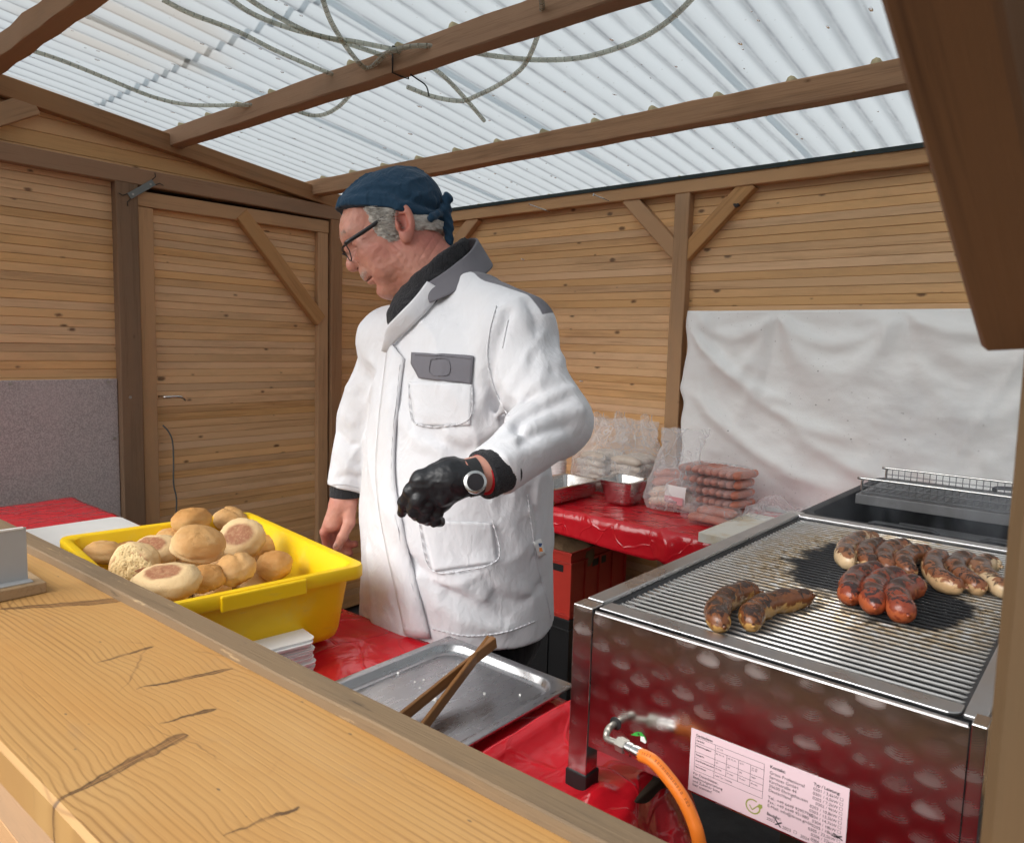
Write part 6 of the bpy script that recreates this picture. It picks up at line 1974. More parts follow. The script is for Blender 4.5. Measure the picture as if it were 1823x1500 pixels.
# bare right hand hanging beyond the tub
b0 = 1.745
palm = [(pb(613, 868, b0 + .005), pb(612, 895, b0), .030, .027), (pb(612, 892, b0), pb(598, 930, b0), .027, .021), (pb(614, 892, b0 + .012), pb(612, 935, b0 + .03), .025, .022), (pb(606, 900, b0 + .0), pb(590, 932, b0 + .004), .024, .018)]
bones = [
    [pt(622, 900, b0 - .012, .017), pt(622, 930, b0 - .022, .0135), pt(610, 955, b0 - .026, .0120), pt(600, 974, b0 - .026, .0100)],
    [pt(588, 928, b0 + .0, .0145), pt(579, 947, b0 + .004, .0130), pt(582, 968, b0 + .016, .0110), pt(592, 982, b0 + .030, .0095)],
    [pt(594, 930, b0 + .018, .0140), pt(586, 955, b0 + .024, .0125), pt(592, 980, b0 + .034, .0110), pt(604, 990, b0 + .044, .0095)],
    [pt(602, 934, b0 + .034, .0135), pt(598, 960, b0 + .042, .0120), pt(608, 982, b0 + .046, .0105), pt(622, 984, b0 + .046, .0092)],
    [pt(612, 936, b0 + .046, .0120), pt(612, 958, b0 + .054, .0105), pt(622, 970, b0 + .052, .0095), pt(632, 968, b0 + .048, .0085)]]
allp = np.array([c[:3] for ch in bones for c in ch] + [p[0] for p in palm] + [p[1] for p in palm])
def nail(P, d):
    c = pb(597, 971, b0 - .036)
    return d + .0012 * np.exp(-(np.linalg.norm((P - c) * np.array([1, .4, .8]), axis=-1) / .0052) ** 4) * 0
Vr, Fr = hand_mesh(bones, palm, allp.min(0) - .035, allp.max(0) + .035, extra=nail)
# left wrist showing between glove and sleeve
wr0, wr1 = pb(812, 852, 1.205), pb(878, 838, 1.235)
Pw, low_ = grid(np.minimum(wr0, wr1) - .05, np.maximum(wr0, wr1) + .05, .003)
dw = s_cap(Pw, wr0, wr1, .0285, .034)
Vw, Fw = surface_nets(dw, low_, .003)
# plain inner body that joins head, arms and hands under the clothes
Pi, loi = grid((-.50, 1.15, .75), (.18, 1.95, 1.64), .011)
inner = s_cap(Pi, (-.11, 1.66, .85), (-.12, 1.66, 1.36), .125, .135)
inner = smin(inner, s_cap(Pi, (-.12, 1.66, 1.36), NB, .12, .055), .06)
for ch in ([(-.01, 1.50, 1.44, .048), (.082, 1.40, 1.320, .034), (*wr1, .030)], [(-.275, 1.79, 1.44, .048), (-.355, 1.775, 1.27, .034), (*pb(613, 868, b0 + .005), .028)]):
    for i in range(2): inner = smin(inner, s_cap(Pi, ch[i][:3], ch[i + 1][:3], ch[i][3], ch[i + 1][3]), .02)
inner = smin(inner, s_cap(Pi, (-.01, 1.50, 1.44), (-.275, 1.79, 1.44), .06), .04)
Vi, Fi = surface_nets(inner, loi, .011)
Vb = np.concatenate([Vh, Vr, Vw, Vi]); o1 = len(Vh); o2 = o1 + len(Vr); o3 = o2 + len(Vw)
Fb = np.concatenate([Fh, Fr + o1, Fw + o2, Fi + o3])
body = np_mesh('body', toW(Vb), Fb, M['skin'], man)
# tint: red (nose, cheek, ear, neck), grey (stubble, moustache), dark (lash line, mouth, nostril)
qh = m2h(Vh); ay = np.abs(qh[:, 1])
def gsp(c, r): return np.exp(-(np.linalg.norm((np.stack([qh[:, 0], ay, qh[:, 2]], -1) - np.array(c)) / np.array(r), axis=1)) ** 2)
red = np.clip(.75 * gsp((.115, 0, -.002), (.025, .022, .020)) + .65 * gsp((.07, .05, -.010), (.035, .03, .03)) + .95 * gsp((-.012, .085, .0), (.028, .014, .042)) + .8 * gsp((-.05, .06, -.06), (.045, .05, .035)) + .35 * gsp((.03, .06, -.06), (.05, .03, .04)), 0, 1)
grey = np.clip(.85 * gsp((.110, .012, -.0360), (.016, .024, .0085)) + .9 * gsp((.092, .032, .0545), (.016, .020, .0055)) + .10 * gsp((.075, .02, -.085), (.04, .035, .03)), 0, 1)
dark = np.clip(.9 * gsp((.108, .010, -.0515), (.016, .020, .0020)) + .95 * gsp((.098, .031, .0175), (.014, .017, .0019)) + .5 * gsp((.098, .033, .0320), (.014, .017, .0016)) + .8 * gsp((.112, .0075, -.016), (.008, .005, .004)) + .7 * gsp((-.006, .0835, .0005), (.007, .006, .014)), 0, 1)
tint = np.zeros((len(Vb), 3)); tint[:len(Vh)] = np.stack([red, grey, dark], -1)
kn = np.exp(-(np.linalg.norm(Vr - pb(579, 955, b0), axis=1) / .022) ** 2) + np.exp(-(np.linalg.norm(Vr - pb(628, 972, b0 + .05), axis=1) / .02) ** 2)
tint[o1:o2, 0] = .8 * np.clip(kn, 0, 1) + .12
at = body.data.attributes.new('tint', 'FLOAT_VECTOR', 'POINT')
at.data.foreach_set('vector', tint.astype(np.float32).ravel())
# thumb nail
q = MB(); tn = W(*pb(597, 970, b0 - .0375)); nrm = (CAM - tn).normalized(); tax = (W(*pb(600, 974, b0)) - W(*pb(610, 955, b0))).normalized(); tax = (tax - nrm * tax.dot(nrm)).normalized(); sx = tax.cross(nrm)
rg = []
for rr_k, hh in ((1.0, -.0008), (.8, .0006), (.45, .0011)):
    rg.append([tn + tax * (.0062 * rr_k * math.cos(a_)) + sx * (.0048 * rr_k * math.sin(a_)) + nrm * hh for a_ in np.linspace(0, 2 * math.pi, 14, endpoint=False)])
q.loft(rg).build('thumb_nail', plain('finger_nail', (.50, .27, .21), .35, .5), body, smooth=True)

# ---- gloved left hand, loosely closed
b1 = 1.205
palm = [(pb(838, 850, b1 + .008), pb(800, 850, b1), .0295, .031), (pb(800, 850, b1), pb(752, 858, b1 - .012), .031, .021), (pb(800, 858, b1 + .005), pb(768, 884, b1 + .004), .030, .021), (pb(796, 862, b1 + .012), pb(786, 893, b1 + .018), .026, .019)]
bones = [
    [pt(752, 856, b1 - .014, .0155), pt(733, 874, b1 - .012, .0130), pt(720, 894, b1 + .004, .0110), pt(716, 911, b1 + .020, .0088)],
    [pt(760, 866, b1 - .014, .0155), pt(744, 890, b1 - .016, .0138), pt(737, 908, b1 - .004, .0120), pt(742, 917, b1 + .016, .0100)],
    [pt(770, 878, b1 - .006, .0150), pt(758, 902, b1 - .008, .0135), pt(754, 920, b1 + .004, .0118), pt(762, 925, b1 + .022, .0098)],
    [pt(785, 890, b1 + .006, .0135), pt(776, 912, b1 + .004, .0120), pt(774, 926, b1 + .014, .0105), pt(783, 928, b1 + .028, .0088)],
    [pt(806, 862, b1 + .035, .0170), pt(770, 872, b1 + .050, .0140), pt(742, 882, b1 + .044, .0120), pt(724, 898, b1 + .032, .0100)]]
allp = np.array([c[:3] for ch in bones for c in ch] + [p[0] for p in palm] + [p[1] for p in palm])
def gl(P, d):
    for (x, y) in ((752, 852), (763, 861), (776, 874), (789, 886)):       # knuckle bumps
        d = smin(d, s_sph(P, pb(x, y, b1 - .014), .0125), .008)
    d = d - .0009 * (1 - np.abs(vnoise(P * np.array([60, 60, 95]))) * 2) - .0008 * fbm(P * 45, 2)
    return d + .0007 * np.sin(P[..., 0] * 260 + P[..., 2] * 190) * np.exp(-(np.linalg.norm(P - pb(828, 852, b1), axis=-1) / .03) ** 2)
Vg, Fg = hand_mesh(bones, palm, allp.min(0) - .035, allp.max(0) + .035, k=.0030, extra=gl)
glove = np_mesh('glove', toW(Vg), Fg, M['glove'], man); glove['label'] = 'loosely closed black rubber glove'

# ---- coat
FD = np.array([-.82, -.57, 0.0]); SD = np.array([.57, -.82, 0.0])     # his front; his left
TC = np.array([-.115, 1.665])
PROF = [(.70, .262, .215, .0), (.80, .258, .212, .0), (.95, .250, .208, .004), (1.08, .246, .206, .008), (1.20, .243, .198, .006), (1.32, .244, .188, .0), (1.42, .238, .168, -.004), (1.49, .190, .138, -.01), (1.545, .120, .105, -.015), (1.59, .088, .088, -.02), (1.66, .08, .08, -.025)]
pz = np.array([p[0] for p in PROF])
SHL, ELL, WRL = np.array([.000, 1.500, 1.448]), np.array([.088, 1.395, 1.318]), pb(876, 842, 1.245)
SHR, ELR, WRR = np.array([-.282, 1.790, 1.452]), np.array([-.358, 1.785, 1.275]), pb(615, 868, 1.752)
FOLD = []
YOKE_V = .022
def coat_base(P):
    z = P[..., 2]
    rx = np.interp(z, pz, [p[1] for p in PROF]); ry = np.interp(z, pz, [p[2] for p in PROF]); fo = np.interp(z, pz, [p[3] for p in PROF])
    x = P[..., 0] - TC[0] - FD[0] * fo; y = P[..., 1] - TC[1] - FD[1] * fo
    u = x * SD[0] + y * SD[1]; v = x * FD[0] + y * FD[1]
    k = np.sqrt((u / rx) ** 2 + (v / ry) ** 2)
    d = (k - 1) * np.minimum(rx, ry) * .92
    d = smax(d, .842 + .010 * np.sin(u * 14) - z, .004)
    d = smax(d, z - 1.60, .01)
    d = smax(d, -s_cap(P, (-.205, 1.59, 1.60), (-.262, 1.47, 1.515), .046, .006), .004)
    # shoulders
    d = smin(d, s_cap(P, SHL + np.array([-.02, .03, -.005]), SHR + np.array([.02, -.03, -.005]), .078, .080), .05)
    d = smin(d, s_cap(P, (-.095, 1.630, 1.568), (.010, 1.505, 1.484), .054, .082), .03)
    d = smin(d, s_cap(P, (-.19, 1.65, 1.480), (-.286, 1.735, 1.462), .070, .072), .04)
    # sleeves
    la = s_cap(P, SHL, ELL, .082, .066); la = smin(la, s_cap(P, ELL, WRL, .066, .0475), .010)
    ax = (WRL - ELL) / np.linalg.norm(WRL - ELL)
    ax2 = ax + np.array([.0, 0, -.10]); ax2 /= np.linalg.norm(ax2)
    la = smax(la, (P - (WRL - ax * .004)) @ ax2, .002)
    d = smin(d, la, .022)
    ra = s_cap(P, SHR, ELR, .078, .056); ra = smin(ra, s_cap(P, ELR, WRR, .055, .043), .02)
    ax = (WRR - ELR) / np.linalg.norm(WRR - ELR)
    ra = smax(ra, (P - WRR) @ ax, .002)
    d = smin(d, ra, .018)
    return d
_cache = {}
def coat_hit(x, y, b_lo=1.0):
    """where a line of sight meets the coat surface, in (right, away, up)"""
    d = ray(x, y); d = np.array([d.dot(RV), d.dot(FV), d.z]); d /= np.linalg.norm(d)
    o = np.array([0, 0, CAM.z]); t = b_lo
    for _ in range(60):
        p = o + d * t
        s = float(coat_base(p[None])[0])
        if s < .0006: break
        t += max(s * .7, .0005)
        if t > 2.4: break
    return o + d * t
def fold(px, amp, w, b_lo=1.0):
    pts = curve_pts([Vector(coat_hit(x, y, b_lo)) for x, y in px], 5 * len(px))
    FOLD.append(([np.array(p) for p in pts], amp * 1.25, w * .80))
# creases read off the coat: (+) ridge, (-) valley
fold([(905, 560), (880, 640), (878, 700), (895, 745), (925, 770)], -.012, .014)       # armpit seam
fold([(870, 560), (855, 640), (860, 700)], .006, .016)
fold([(960, 600), (930, 650), (905, 700), (890, 740)], .010, .014)
fold([(1000, 640), (965, 680), (930, 715), (905, 745)], .011, .013)
fold([(985, 660), (950, 700), (915, 735)], -.009, .010)
fold([(1020, 690), (975, 712), (930, 735), (900, 760)], .009, .012)
fold([(1015, 705), (970, 728), (930, 750)], -.009, .010)
fold([(1035, 730), (985, 742), (940, 762), (915, 785)], .008, .012)
fold([(1010, 760), (965, 770), (925, 790)], -.006, .010)
fold([(970, 560), (990, 600), (995, 640)], .008, .016)
fold([(940, 540), (955, 590), (945, 640)], -.006, .014)
fold([(1000, 780), (950, 800), (900, 815)], .005, .014)
fold([(760, 760), (790, 790), (830, 805)], -.006, .016)
fold([(800, 770), (850, 775), (885, 760)], .007, .016)
fold([(880, 680), (850, 730), (835, 780)], .006, .018)
fold([(700, 720), (740, 780), (790, 800)], .006, .020)
fold([(690, 900), (730, 960), (790, 1010), (860, 1060)], .008, .022)
fold([(700, 940), (750, 1010), (830, 1070), (900, 1100)], -.007, .020)
fold([(860, 1000), (900, 1040), (950, 1060)], .007, .020)
fold([(880, 1060), (930, 1070), (965, 1040)], -.006, .016)
fold([(900, 930), (930, 970), (960, 980)], .006, .018)
fold([(760, 1050), (820, 1100), (900, 1120)], .006, .020)
fold([(940, 880), (955, 930), (950, 990)], -.005, .014)
fold([(655, 980), (662, 1040), (668, 1100)], .009, .014)
                           # the coat's opening
SLIT = [coat_hit(694, 985), coat_hit(702, 1060), coat_hit(712, 1142)]
fold([(700, 600), (702, 700), (698, 800), (702, 900), (722, 1000), (752, 1130)], .0050, .009)   # front placket
fold([(682, 610), (680, 700), (676, 800), (680, 900), (698, 1000)], -.0035, .006)
fold([(650, 560), (660, 640), (655, 720)], .006, .018)
fold([(640, 700), (655, 760), (650, 830)], -.006, .016)
fold([(600, 800), (618, 830), (632, 838)], .006, .010, 1.5)
fold([(606, 770), (622, 790), (634, 790)], -.006, .009, 1.5)
fold([(612, 740), (626, 752), (636, 748)], .006, .010, 1.5)
fold([(608, 850), (625, 845), (636, 850)], -.004, .010, 1.5)
FOLDB = [(pts, amp, w_, np.min(pts, 0) - 3.2 * w_, np.max(pts, 0) + 3.2 * w_) for pts, amp, w_ in FOLD]
def coat_field(P):
    d = coat_base(P)
    sh = d.shape
    Pn = P.reshape(-1, 3); dn_ = d.reshape(-1).copy()
    for pts, amp, w_, mn, mx in FOLDB:
        s_ = np.all((Pn > mn) & (Pn < mx), -1)
        if s_.any():
            dd = d_poly(Pn[s_], pts) / w_
            dn_[s_] -= amp * (.55 * np.exp(-np.power(dd, 1.15)) + .45 * np.exp(-dd * dd))
    quiet = np.clip(np.minimum(np.linalg.norm(Pn - WRL, axis=1), np.linalg.norm(Pn - WRR, axis=1)) / .10, .15, 1)
    wv = Pn + .020 * np.stack([vnoise(Pn * 9 + 1), vnoise(Pn * 9 + 7), vnoise(Pn * 9 + 13)], -1)
    r1 = np.clip(1 - np.abs(vnoise(wv * np.array([9, 9, 5.5]))) * 1.7, 0, 1) ** 3
    r2 = np.clip(1 - np.abs(vnoise(wv * np.array([19, 19, 13]) + 31)) * 1.7, 0, 1) ** 3
    dn_ -= quiet * (.0042 * fbm(Pn * np.array([7, 7, 4.5]), 2) + .0065 * r1 + .0030 * r2 * np.clip(.5 + vnoise(Pn * 5 + 3), 0, 1))
    return dn_.reshape(sh)
h = .0048
d, lo = band(coat_field, (-.475, 1.16, .72), (.205, 1.96, 1.69), h)
Vc, Fc = surface_nets(d, lo, h)
Vc = relax(Vc, Fc, 1, .4)
coat = np_mesh('coat', toW(Vc), Fc, M['coat'], man)
bvh = BVHTree.FromPolygons([Vector(p) for p in toW(Vc)], [tuple(f) for f in Fc.tolist()])
def on_coat(x, y, lift=.0):
    d = ray(x, y).normalized()
    hit, n, i, dist = bvh.ray_cast(CAM, d)
    if hit is None:
        hit, n, i, dist = bvh.find_nearest(CAM + d * 1.5)
    if n.dot(d) > 0: n = -n
    return hit + n * lift, n
def patch(name, quad, mat, parent, lift=.0030, nu=18, nv=14, thick=.0022, clip=None):
    """cloth sewn on: a patch that follows the coat, given by the corners it was measured at (tl, tr, br, bl)"""
    q0, q1, q2, q3 = [np.array(p, float) for p in quad]
    G = np.zeros((nv + 1, nu + 1, 3))
    for j in range(nv + 1):
        for i in range(nu + 1):
            u, v = i / nu, j / nv
            if clip: u, v = clip(u, v)
            p = (q0 * (1 - u) + q1 * u) * (1 - v) + (q3 * (1 - u) + q2 * u) * v
            hh, n = on_coat(p[0], p[1], 0); G[j, i] = np.array(hh)
    # soften and lift
    for _ in range(3):
        G[1:-1, 1:-1] = .5 * G[1:-1, 1:-1] + .125 * (G[:-2, 1:-1] + G[2:, 1:-1] + G[1:-1, :-2] + G[1:-1, 2:])
    N = np.cross(np.gradient(G, axis=1), np.gradient(G, axis=0)); N /= np.maximum(np.linalg.norm(N, axis=-1, keepdims=True), 1e-9)
    toc = np.array(CAM) - G
    N *= np.sign((N * toc).sum(-1, keepdims=True))
    G = G + N * lift
    o = grid_obj(name, G, mat, parent, 0)
    m = o.modifiers.new('thick', 'SOLIDIFY'); m.thickness = thick; m.offset = 0
    return o
def stitch(px, name='seam', r=.0019, lift=.0012, mat=None, n=60, parent=None):
    c = curve_pts([Vector((x, y, 0)) for x, y in px], n)
    pts = [on_coat(p.x, p.y, lift)[0] for p in c]
    for _ in range(2): pts = [pts[0]] + [(pts[i - 1] + pts[i] * 2 + pts[i + 1]) / 4 for i in range(1, len(pts) - 1)] + [pts[-1]]
    # puckered: small beads along the seam
    rs = [r * (1 + .75 * math.sin(i * 2.2)) for i in range(len(pts))]
    return MB().tube(pts, rs, 6).build(name, mat or M['coat'], parent or coat, smooth=True)
def tuck(u, v):        # slanted lower left corner of the grey flap
    return (u + (1 - u) * .14 * max(0, (v - .45) / .55), v)
patch('pocket_flap', [(735, 629), (846, 634), (841, 684), (733, 672)], M['coat_grey'], coat, .0045, clip=tuck)
stitch([(742, 634), (790, 636), (843, 640)], r=.0009, lift=.0068, mat=M['coat_grey'])
stitch([(771, 641), (800, 643), (800, 668), (770, 665), (771, 641)], r=.0009, lift=.0068, mat=M['coat_grey'])
patch('pocket', [(729, 680), (842, 684), (838, 757), (742, 757)], M['coat'], coat, .0030, clip=lambda u, v: (u, v))
stitch([(730, 684), (733, 740), (748, 757), (800, 759), (828, 752), (840, 736), (842, 690)], r=.0012, lift=.005)
patch('pocket', [(750, 925), (876, 930), (884, 1000), (772, 1016)], M['coat'], coat, .0030)
stitch([(748, 930), (758, 990), (782, 1018), (840, 1012), (880, 1000), (888, 975), (876, 925)], r=.0013, lift=.005)
stitch([(716, 650), (708, 720), (700, 800), (701, 880), (716, 960), (738, 1050), (758, 1125)], lift=.0062, r=.0013)
stitch([(884, 545), (872, 590), (868, 640), (880, 690), (905, 740)], r=.0014)
stitch([(905, 570), (895, 620)], r=.0012)
stitch([(938, 880), (945, 930), (955, 1000), (972, 1060), (980, 1100)], r=.0012)
stitch([(770, 1118), (830, 1131), (900, 1124), (955, 1104)], r=.0012)
stitch([(594, 862), (615, 862), (638, 868)], r=.0010)
tg_ = patch('fabric_tag', [(946, 964), (960, 958), (969, 986), (957, 992)], M['paper'], coat, .0045, 4, 4, .001)
p_, n_ = on_coat(957, 973, .0062)
rt_ = RV
MB().obb(p_ + Vector((0, 0, .004)), RV * .004, n_ * .0006, Vector((0, 0, .0035)) + RV * .001).build('tag_print', plain('navy_print', (.05, .09, .22), .6), tg_)
MB().obb(p_ + Vector((0, 0, -.006)) + RV * .0015, RV * .0042, n_ * .0006, Vector((0, 0, .0040)) - RV * .001).build('tag_print', plain('orange_print', (.80, .25, .05), .6), tg_)
vv = (Vc[:, 0] - TC[0]) * FD[0] + (Vc[:, 1] - TC[1]) * FD[1]
ra_ = np.clip(Vc[:, 0] + .06, 0, None)
yk = np.minimum(YOKE_V - .30 * ra_ - vv, Vc[:, 2] - 1.490 - .25 * ra_)
at = coat.data.attributes.new('yoke', 'FLOAT', 'POINT')          # sewn-on grey yoke across the back of the shoulders
at.data.foreach_set('value', yk.astype(np.float32))

# ---- collar: standing grey collar with the front edges falling open
def collar(name, px, mat, bvals, w0, w1, parent, thick=.004):
    pass
def ring_part(name, mat, parent, cen0, cen1, r0, r1, a0, a1, tilt0, tilt1, thick, nu=44, nv=10, wob=.002, flare=0.0):
    """part of a sleeve of cloth round the neck; angle 0 = his front, positive = his left"""
    G = np.zeros((nv + 1, nu + 1, 3))
    for j in range(nv + 1):
        v = j / nv
        for i in range(nu + 1):
            a = a0 + (a1 - a0) * i / nu
            c = np.array(cen0) * (1 - v) + np.array(cen1) * v
            r = r0 * (1 - v) + r1 * v + flare * v * v
            dirr = FD * math.cos(a) + SD * math.sin(a)
            z = -math.cos(a) * (tilt0 * (1 - v) + tilt1 * v)
            G[j, i] = c + dirr * r + np.array([0, 0, z]) + dirr * wob * vnoise(np.array([math.cos(a) * 3, math.sin(a) * 3, v * 3]))
    V = toW(G.reshape(-1, 3)).reshape(nv + 1, nu + 1, 3)
    o = grid_obj(name, V, mat, parent, 0)
    m = o.modifiers.new('thick', 'SOLIDIFY'); m.thickness = thick; m.offset = 0
    b = o.modifiers.new('sub', 'SUBSURF'); b.levels = 1; b.render_levels = 1
    return o
NC0 = (-.150, 1.672, 1.515); NC1 = (-.168, 1.672, 1.612)
# dark fleece under the coat, high at the nape and open with a zip in front
Pf, lof = grid((-.34, 1.44, 1.42), (-.04, 1.82, 1.74), .0045)
ax_ = np.array([-.16, 0, 1.0]); ax_ /= np.linalg.norm(ax_)
fl = s_cap(Pf, (-.148, 1.672, 1.44), (-.178, 1.674, 1.66), .098, .0790)
fl = smin(fl, s_cap(Pf, (-.205, 1.655, 1.548), (-.222, 1.62, 1.515), .060, .052), .02)
fl = smin(fl, s_cap(Pf, (-.180, 1.640, 1.560), (-.212, 1.606, 1.515), .060, .034), .02)
nrm_ = np.array([-.84, -.02, 1.0]); nrm_ /= np.linalg.norm(nrm_)
fl = smax(fl, (Pf - np.array([-.175, 1.672, 1.640])) @ nrm_, .010)
fl = fl - .0022 * fbm(Pf * 60, 3) - .0012 * vnoise(Pf * 240)
Vf, Ff = surface_nets(fl, lof, .0045)
np_mesh('fleece_collar', toW(Vf), Ff, M['fleece'], man)
ring_part('collar', M['coat_grey'], coat, (-.158, 1.670, 1.584), (-.178, 1.673, 1.630), .110, .0930, R(46), R(205), .060, .072, .005)
# ---- white lapel edges running down from the collar
def ribbon(name, px_l, px_r, mat, lift, parent, n=24):
    A_ = curve_pts([Vector((x, y, 0)) for x, y in px_l], n); B_ = curve_pts([Vector((x, y, 0)) for x, y in px_r], n)
    G = np.zeros((7, n + 1, 3))
    for i in range(n + 1):
        for j in range(7):
            t = j / 6; p = A_[i] * (1 - t) + B_[i] * t
            G[j, i] = np.array(on_coat(p.x, p.y, lift + .004 * math.sin(t * math.pi))[0])
    for _ in range(3): G[:, 1:-1] = .5 * G[:, 1:-1] + .25 * (G[:, :-2] + G[:, 2:])
    o = grid_obj(name, G, mat, parent, 0)
    m = o.modifiers.new('thick', 'SOLIDIFY'); m.thickness = .003; m.offset = 0
    return o
lc = curve_pts([Vector((x, y, 0)) for x, y in ((792, 520), (768, 552), (738, 582), (712, 606), (692, 628))], 24)
G = np.zeros((7, 25, 3))
for i_, p in enumerate(lc):
    hit, n = on_coat(p.x, p.y, .002)
    taper = min(1, (24 - i_) / 9 + .12)
    for j_ in range(7):
        t = j_ / 6
        G[j_, i_] = hit + n * (.004 + .008 * math.sin(t * 2.2)) + (RV * -.030 + Vector((0, 0, .016))) * (t * taper)
for _ in range(3): G[:, 1:-1] = .5 * G[:, 1:-1] + .25 * (G[:, :-2] + G[:, 2:])
o = grid_obj('lapel', G, M['coat'], coat, 0)
m = o.modifiers.new('thick', 'SOLIDIFY'); m.thickness = .003; m.offset = 0
ribbon('placket', [(694, 606), (684, 690), (674, 780), (672, 860), (682, 940), (704, 1040), (722, 1128)], [(722, 640), (714, 700), (706, 780), (706, 860), (720, 940), (744, 1040), (768, 1134)], M['coat'], .0035, coat, 40)
# ---- sleeve cuffs of the pullover, red shirt edge, watch
axl = Vector(toW(((WRL - ELL) / np.linalg.norm(WRL - ELL))[None])[0])
def mw(p): return Vector(toW(np.asarray(p, float)[None])[0])
wl = mw(WRL); w0_, w1_ = mw(pb(858, 846, 1.228)), mw(pb(905, 828, 1.262))
ax_w = (mw(wr0) - mw(wr1)).normalized()
pts = [w0_ + (w1_ - w0_) * t for t in np.linspace(0, 1, 15)]
MB().tube(pts, [.0425 - .0020 * i / 14 + .0010 * math.sin(i * 2.6) for i in range(15)], 40).build('knit_cuff', M['fleece'], man, smooth=True)
q = MB(); q.tube([mw(pb(856, 845, 1.226)), mw(pb(866, 842, 1.233))], [.0350, .0378], 30).build('shirt_cuff', M['cuff_red'], man, smooth=True)
c0_ = mw(pb(615, 858, 1.752)); c1_ = mw(pb(614, 884, 1.750))
MB().tube([c0_ + (c1_ - c0_) * t for t in np.linspace(0, 1, 8)], [.0365 + .0008 * math.sin(i * 2.2) for i in range(8)], 30, flat=1.0).build('knit_cuff', M['fleece'], man, smooth=True)
wc, wn_ = mw(pb(846, 858, 1.186)), None
wa = mw(pb(830, 852, 1.215)); wax = (mw(pb(850, 847, 1.222)) - mw(pb(810, 857, 1.205))).normalized()
wctr = mw(pb(841, 849, 1.215))
q = MB()
ring = []
st = wctr - wax * .009; 
q.tube([wctr - wax * .0100, wctr - wax * .0095, wctr + wax * .0095, wctr + wax * .0100], [.0305, .0325, .0330, .0310], 36)
q.build('watch_strap', M['black'], man, angle=R(40))
face_c = mw(pb(846, 858, 1.178)); fn = (CAM - face_c).normalized() * .9 + Vector((0, 0, .12)) + RV * .12; fn.normalize()
MB().tube([face_c - fn * .006, face_c - fn * .005, face_c + fn * .003, face_c + fn * .0042, face_c + fn * .0042], [.0170, .0188, .0188, .0172, .0150], 36).build('watch_case', M['watch'], man, angle=R(40))
MB().tube([face_c + fn * .0030, face_c + fn * .0046], [.0142, .0142], 36).build('watch_dial', M['watch_face'], man, angle=R(40))

# ---- head cloth
Pc, loc_ = grid((-.44, 1.56, 1.62), (-.06, 1.81, 1.885), .0032)
qc = m2h(Pc)
sk = s_ell(qc, (-.012, 0, .036), (.119, .0885, .101))
sk = smin(sk, s_ell(qc, (.026, 0, .066), (.071, .070, .070)), .03)
sk = smin(sk, s_ell(qc, (-.060, 0, .045), (.066, .070, .060)), .03)
edge_w = .045 + .90 * qc[..., 0] - .0016 * np.sin(qc[..., 0] * 60)
pl_ = (edge_w - qc[..., 2]) * .74
cap = smax(sk, pl_, .003)
band = np.exp(-((qc[..., 2] - edge_w - .012) / .012) ** 2)
cap -= .0030 / (1 + np.exp((qc[..., 2] - edge_w - .026) / .0012))
fold_n = .0026 * np.sin((qc[..., 2] - .8 * qc[..., 0]) * 150 + 5 * vnoise(qc * 14)) * np.clip(.06 - qc[..., 0], 0, .12) / .12 * np.exp(-((qc[..., 2] - edge_w - .030) / .030) ** 2)
cap -= fold_n * 1.7 + .0026 * fbm(qc * 17, 3) + .0030 * np.clip(1 - np.abs(vnoise(qc * np.array([14, 14, 22]) + 4)) * 2.2, 0, 1) ** 3
seam1 = np.exp(-((np.abs(qc[..., 1]) - .030 - .10 * (qc[..., 0] + .02)) / .0018) ** 2) * (qc[..., 2] > .08)
cap -= .0034 * seam1
cap -= .0014 * np.exp(-((qc[..., 0] + .020 - .10 * (qc[..., 2] - .1)) / .0018) ** 2)
inner_ = s_ell(qc, (-.012, 0, .041), (.108, .076, .100))
Vk, Fk = surface_nets(cap, loc_, .0032)
Vk = relax(Vk, Fk, 1, .4)
capo = np_mesh('head_cloth', toW(Vk), Fk, M['bandana'], man)
# knot and tails at the back
Pk, lok = grid((-.20, 1.60, 1.64), (-.075, 1.76, 1.82), .0026)
kc = pb(791, 374, 1.675)
kd = s_ell(Pk, kc, (.014, .016, .013))
kd = smin(kd, s_cap(Pk, kc, pb(797, 352, 1.670), .009, .011), .006)
kd = smin(kd, s_ell(Pk, pb(796, 353, 1.672), (.012, .007, .014)), .004)
kd = smin(kd, s_cap(Pk, kc, pb(797, 405, 1.672), .012, .013), .008)
kd = smin(kd, s_cap(Pk, pb(797, 400, 1.672), pb(801, 432, 1.668), .012, .009), .006)
kd = smin(kd, s_cap(Pk, kc, pb(768, 388, 1.62), .011, .008), .01)
kd -= .0016 * fbm(Pk * 60, 3) + .0012 * np.sin((Pk[..., 2] + Pk[..., 0]) * 320)
Vk, Fk = surface_nets(kd, lok, .0026)
np_mesh('knot', toW(Vk), Fk, M['bandana'], capo)

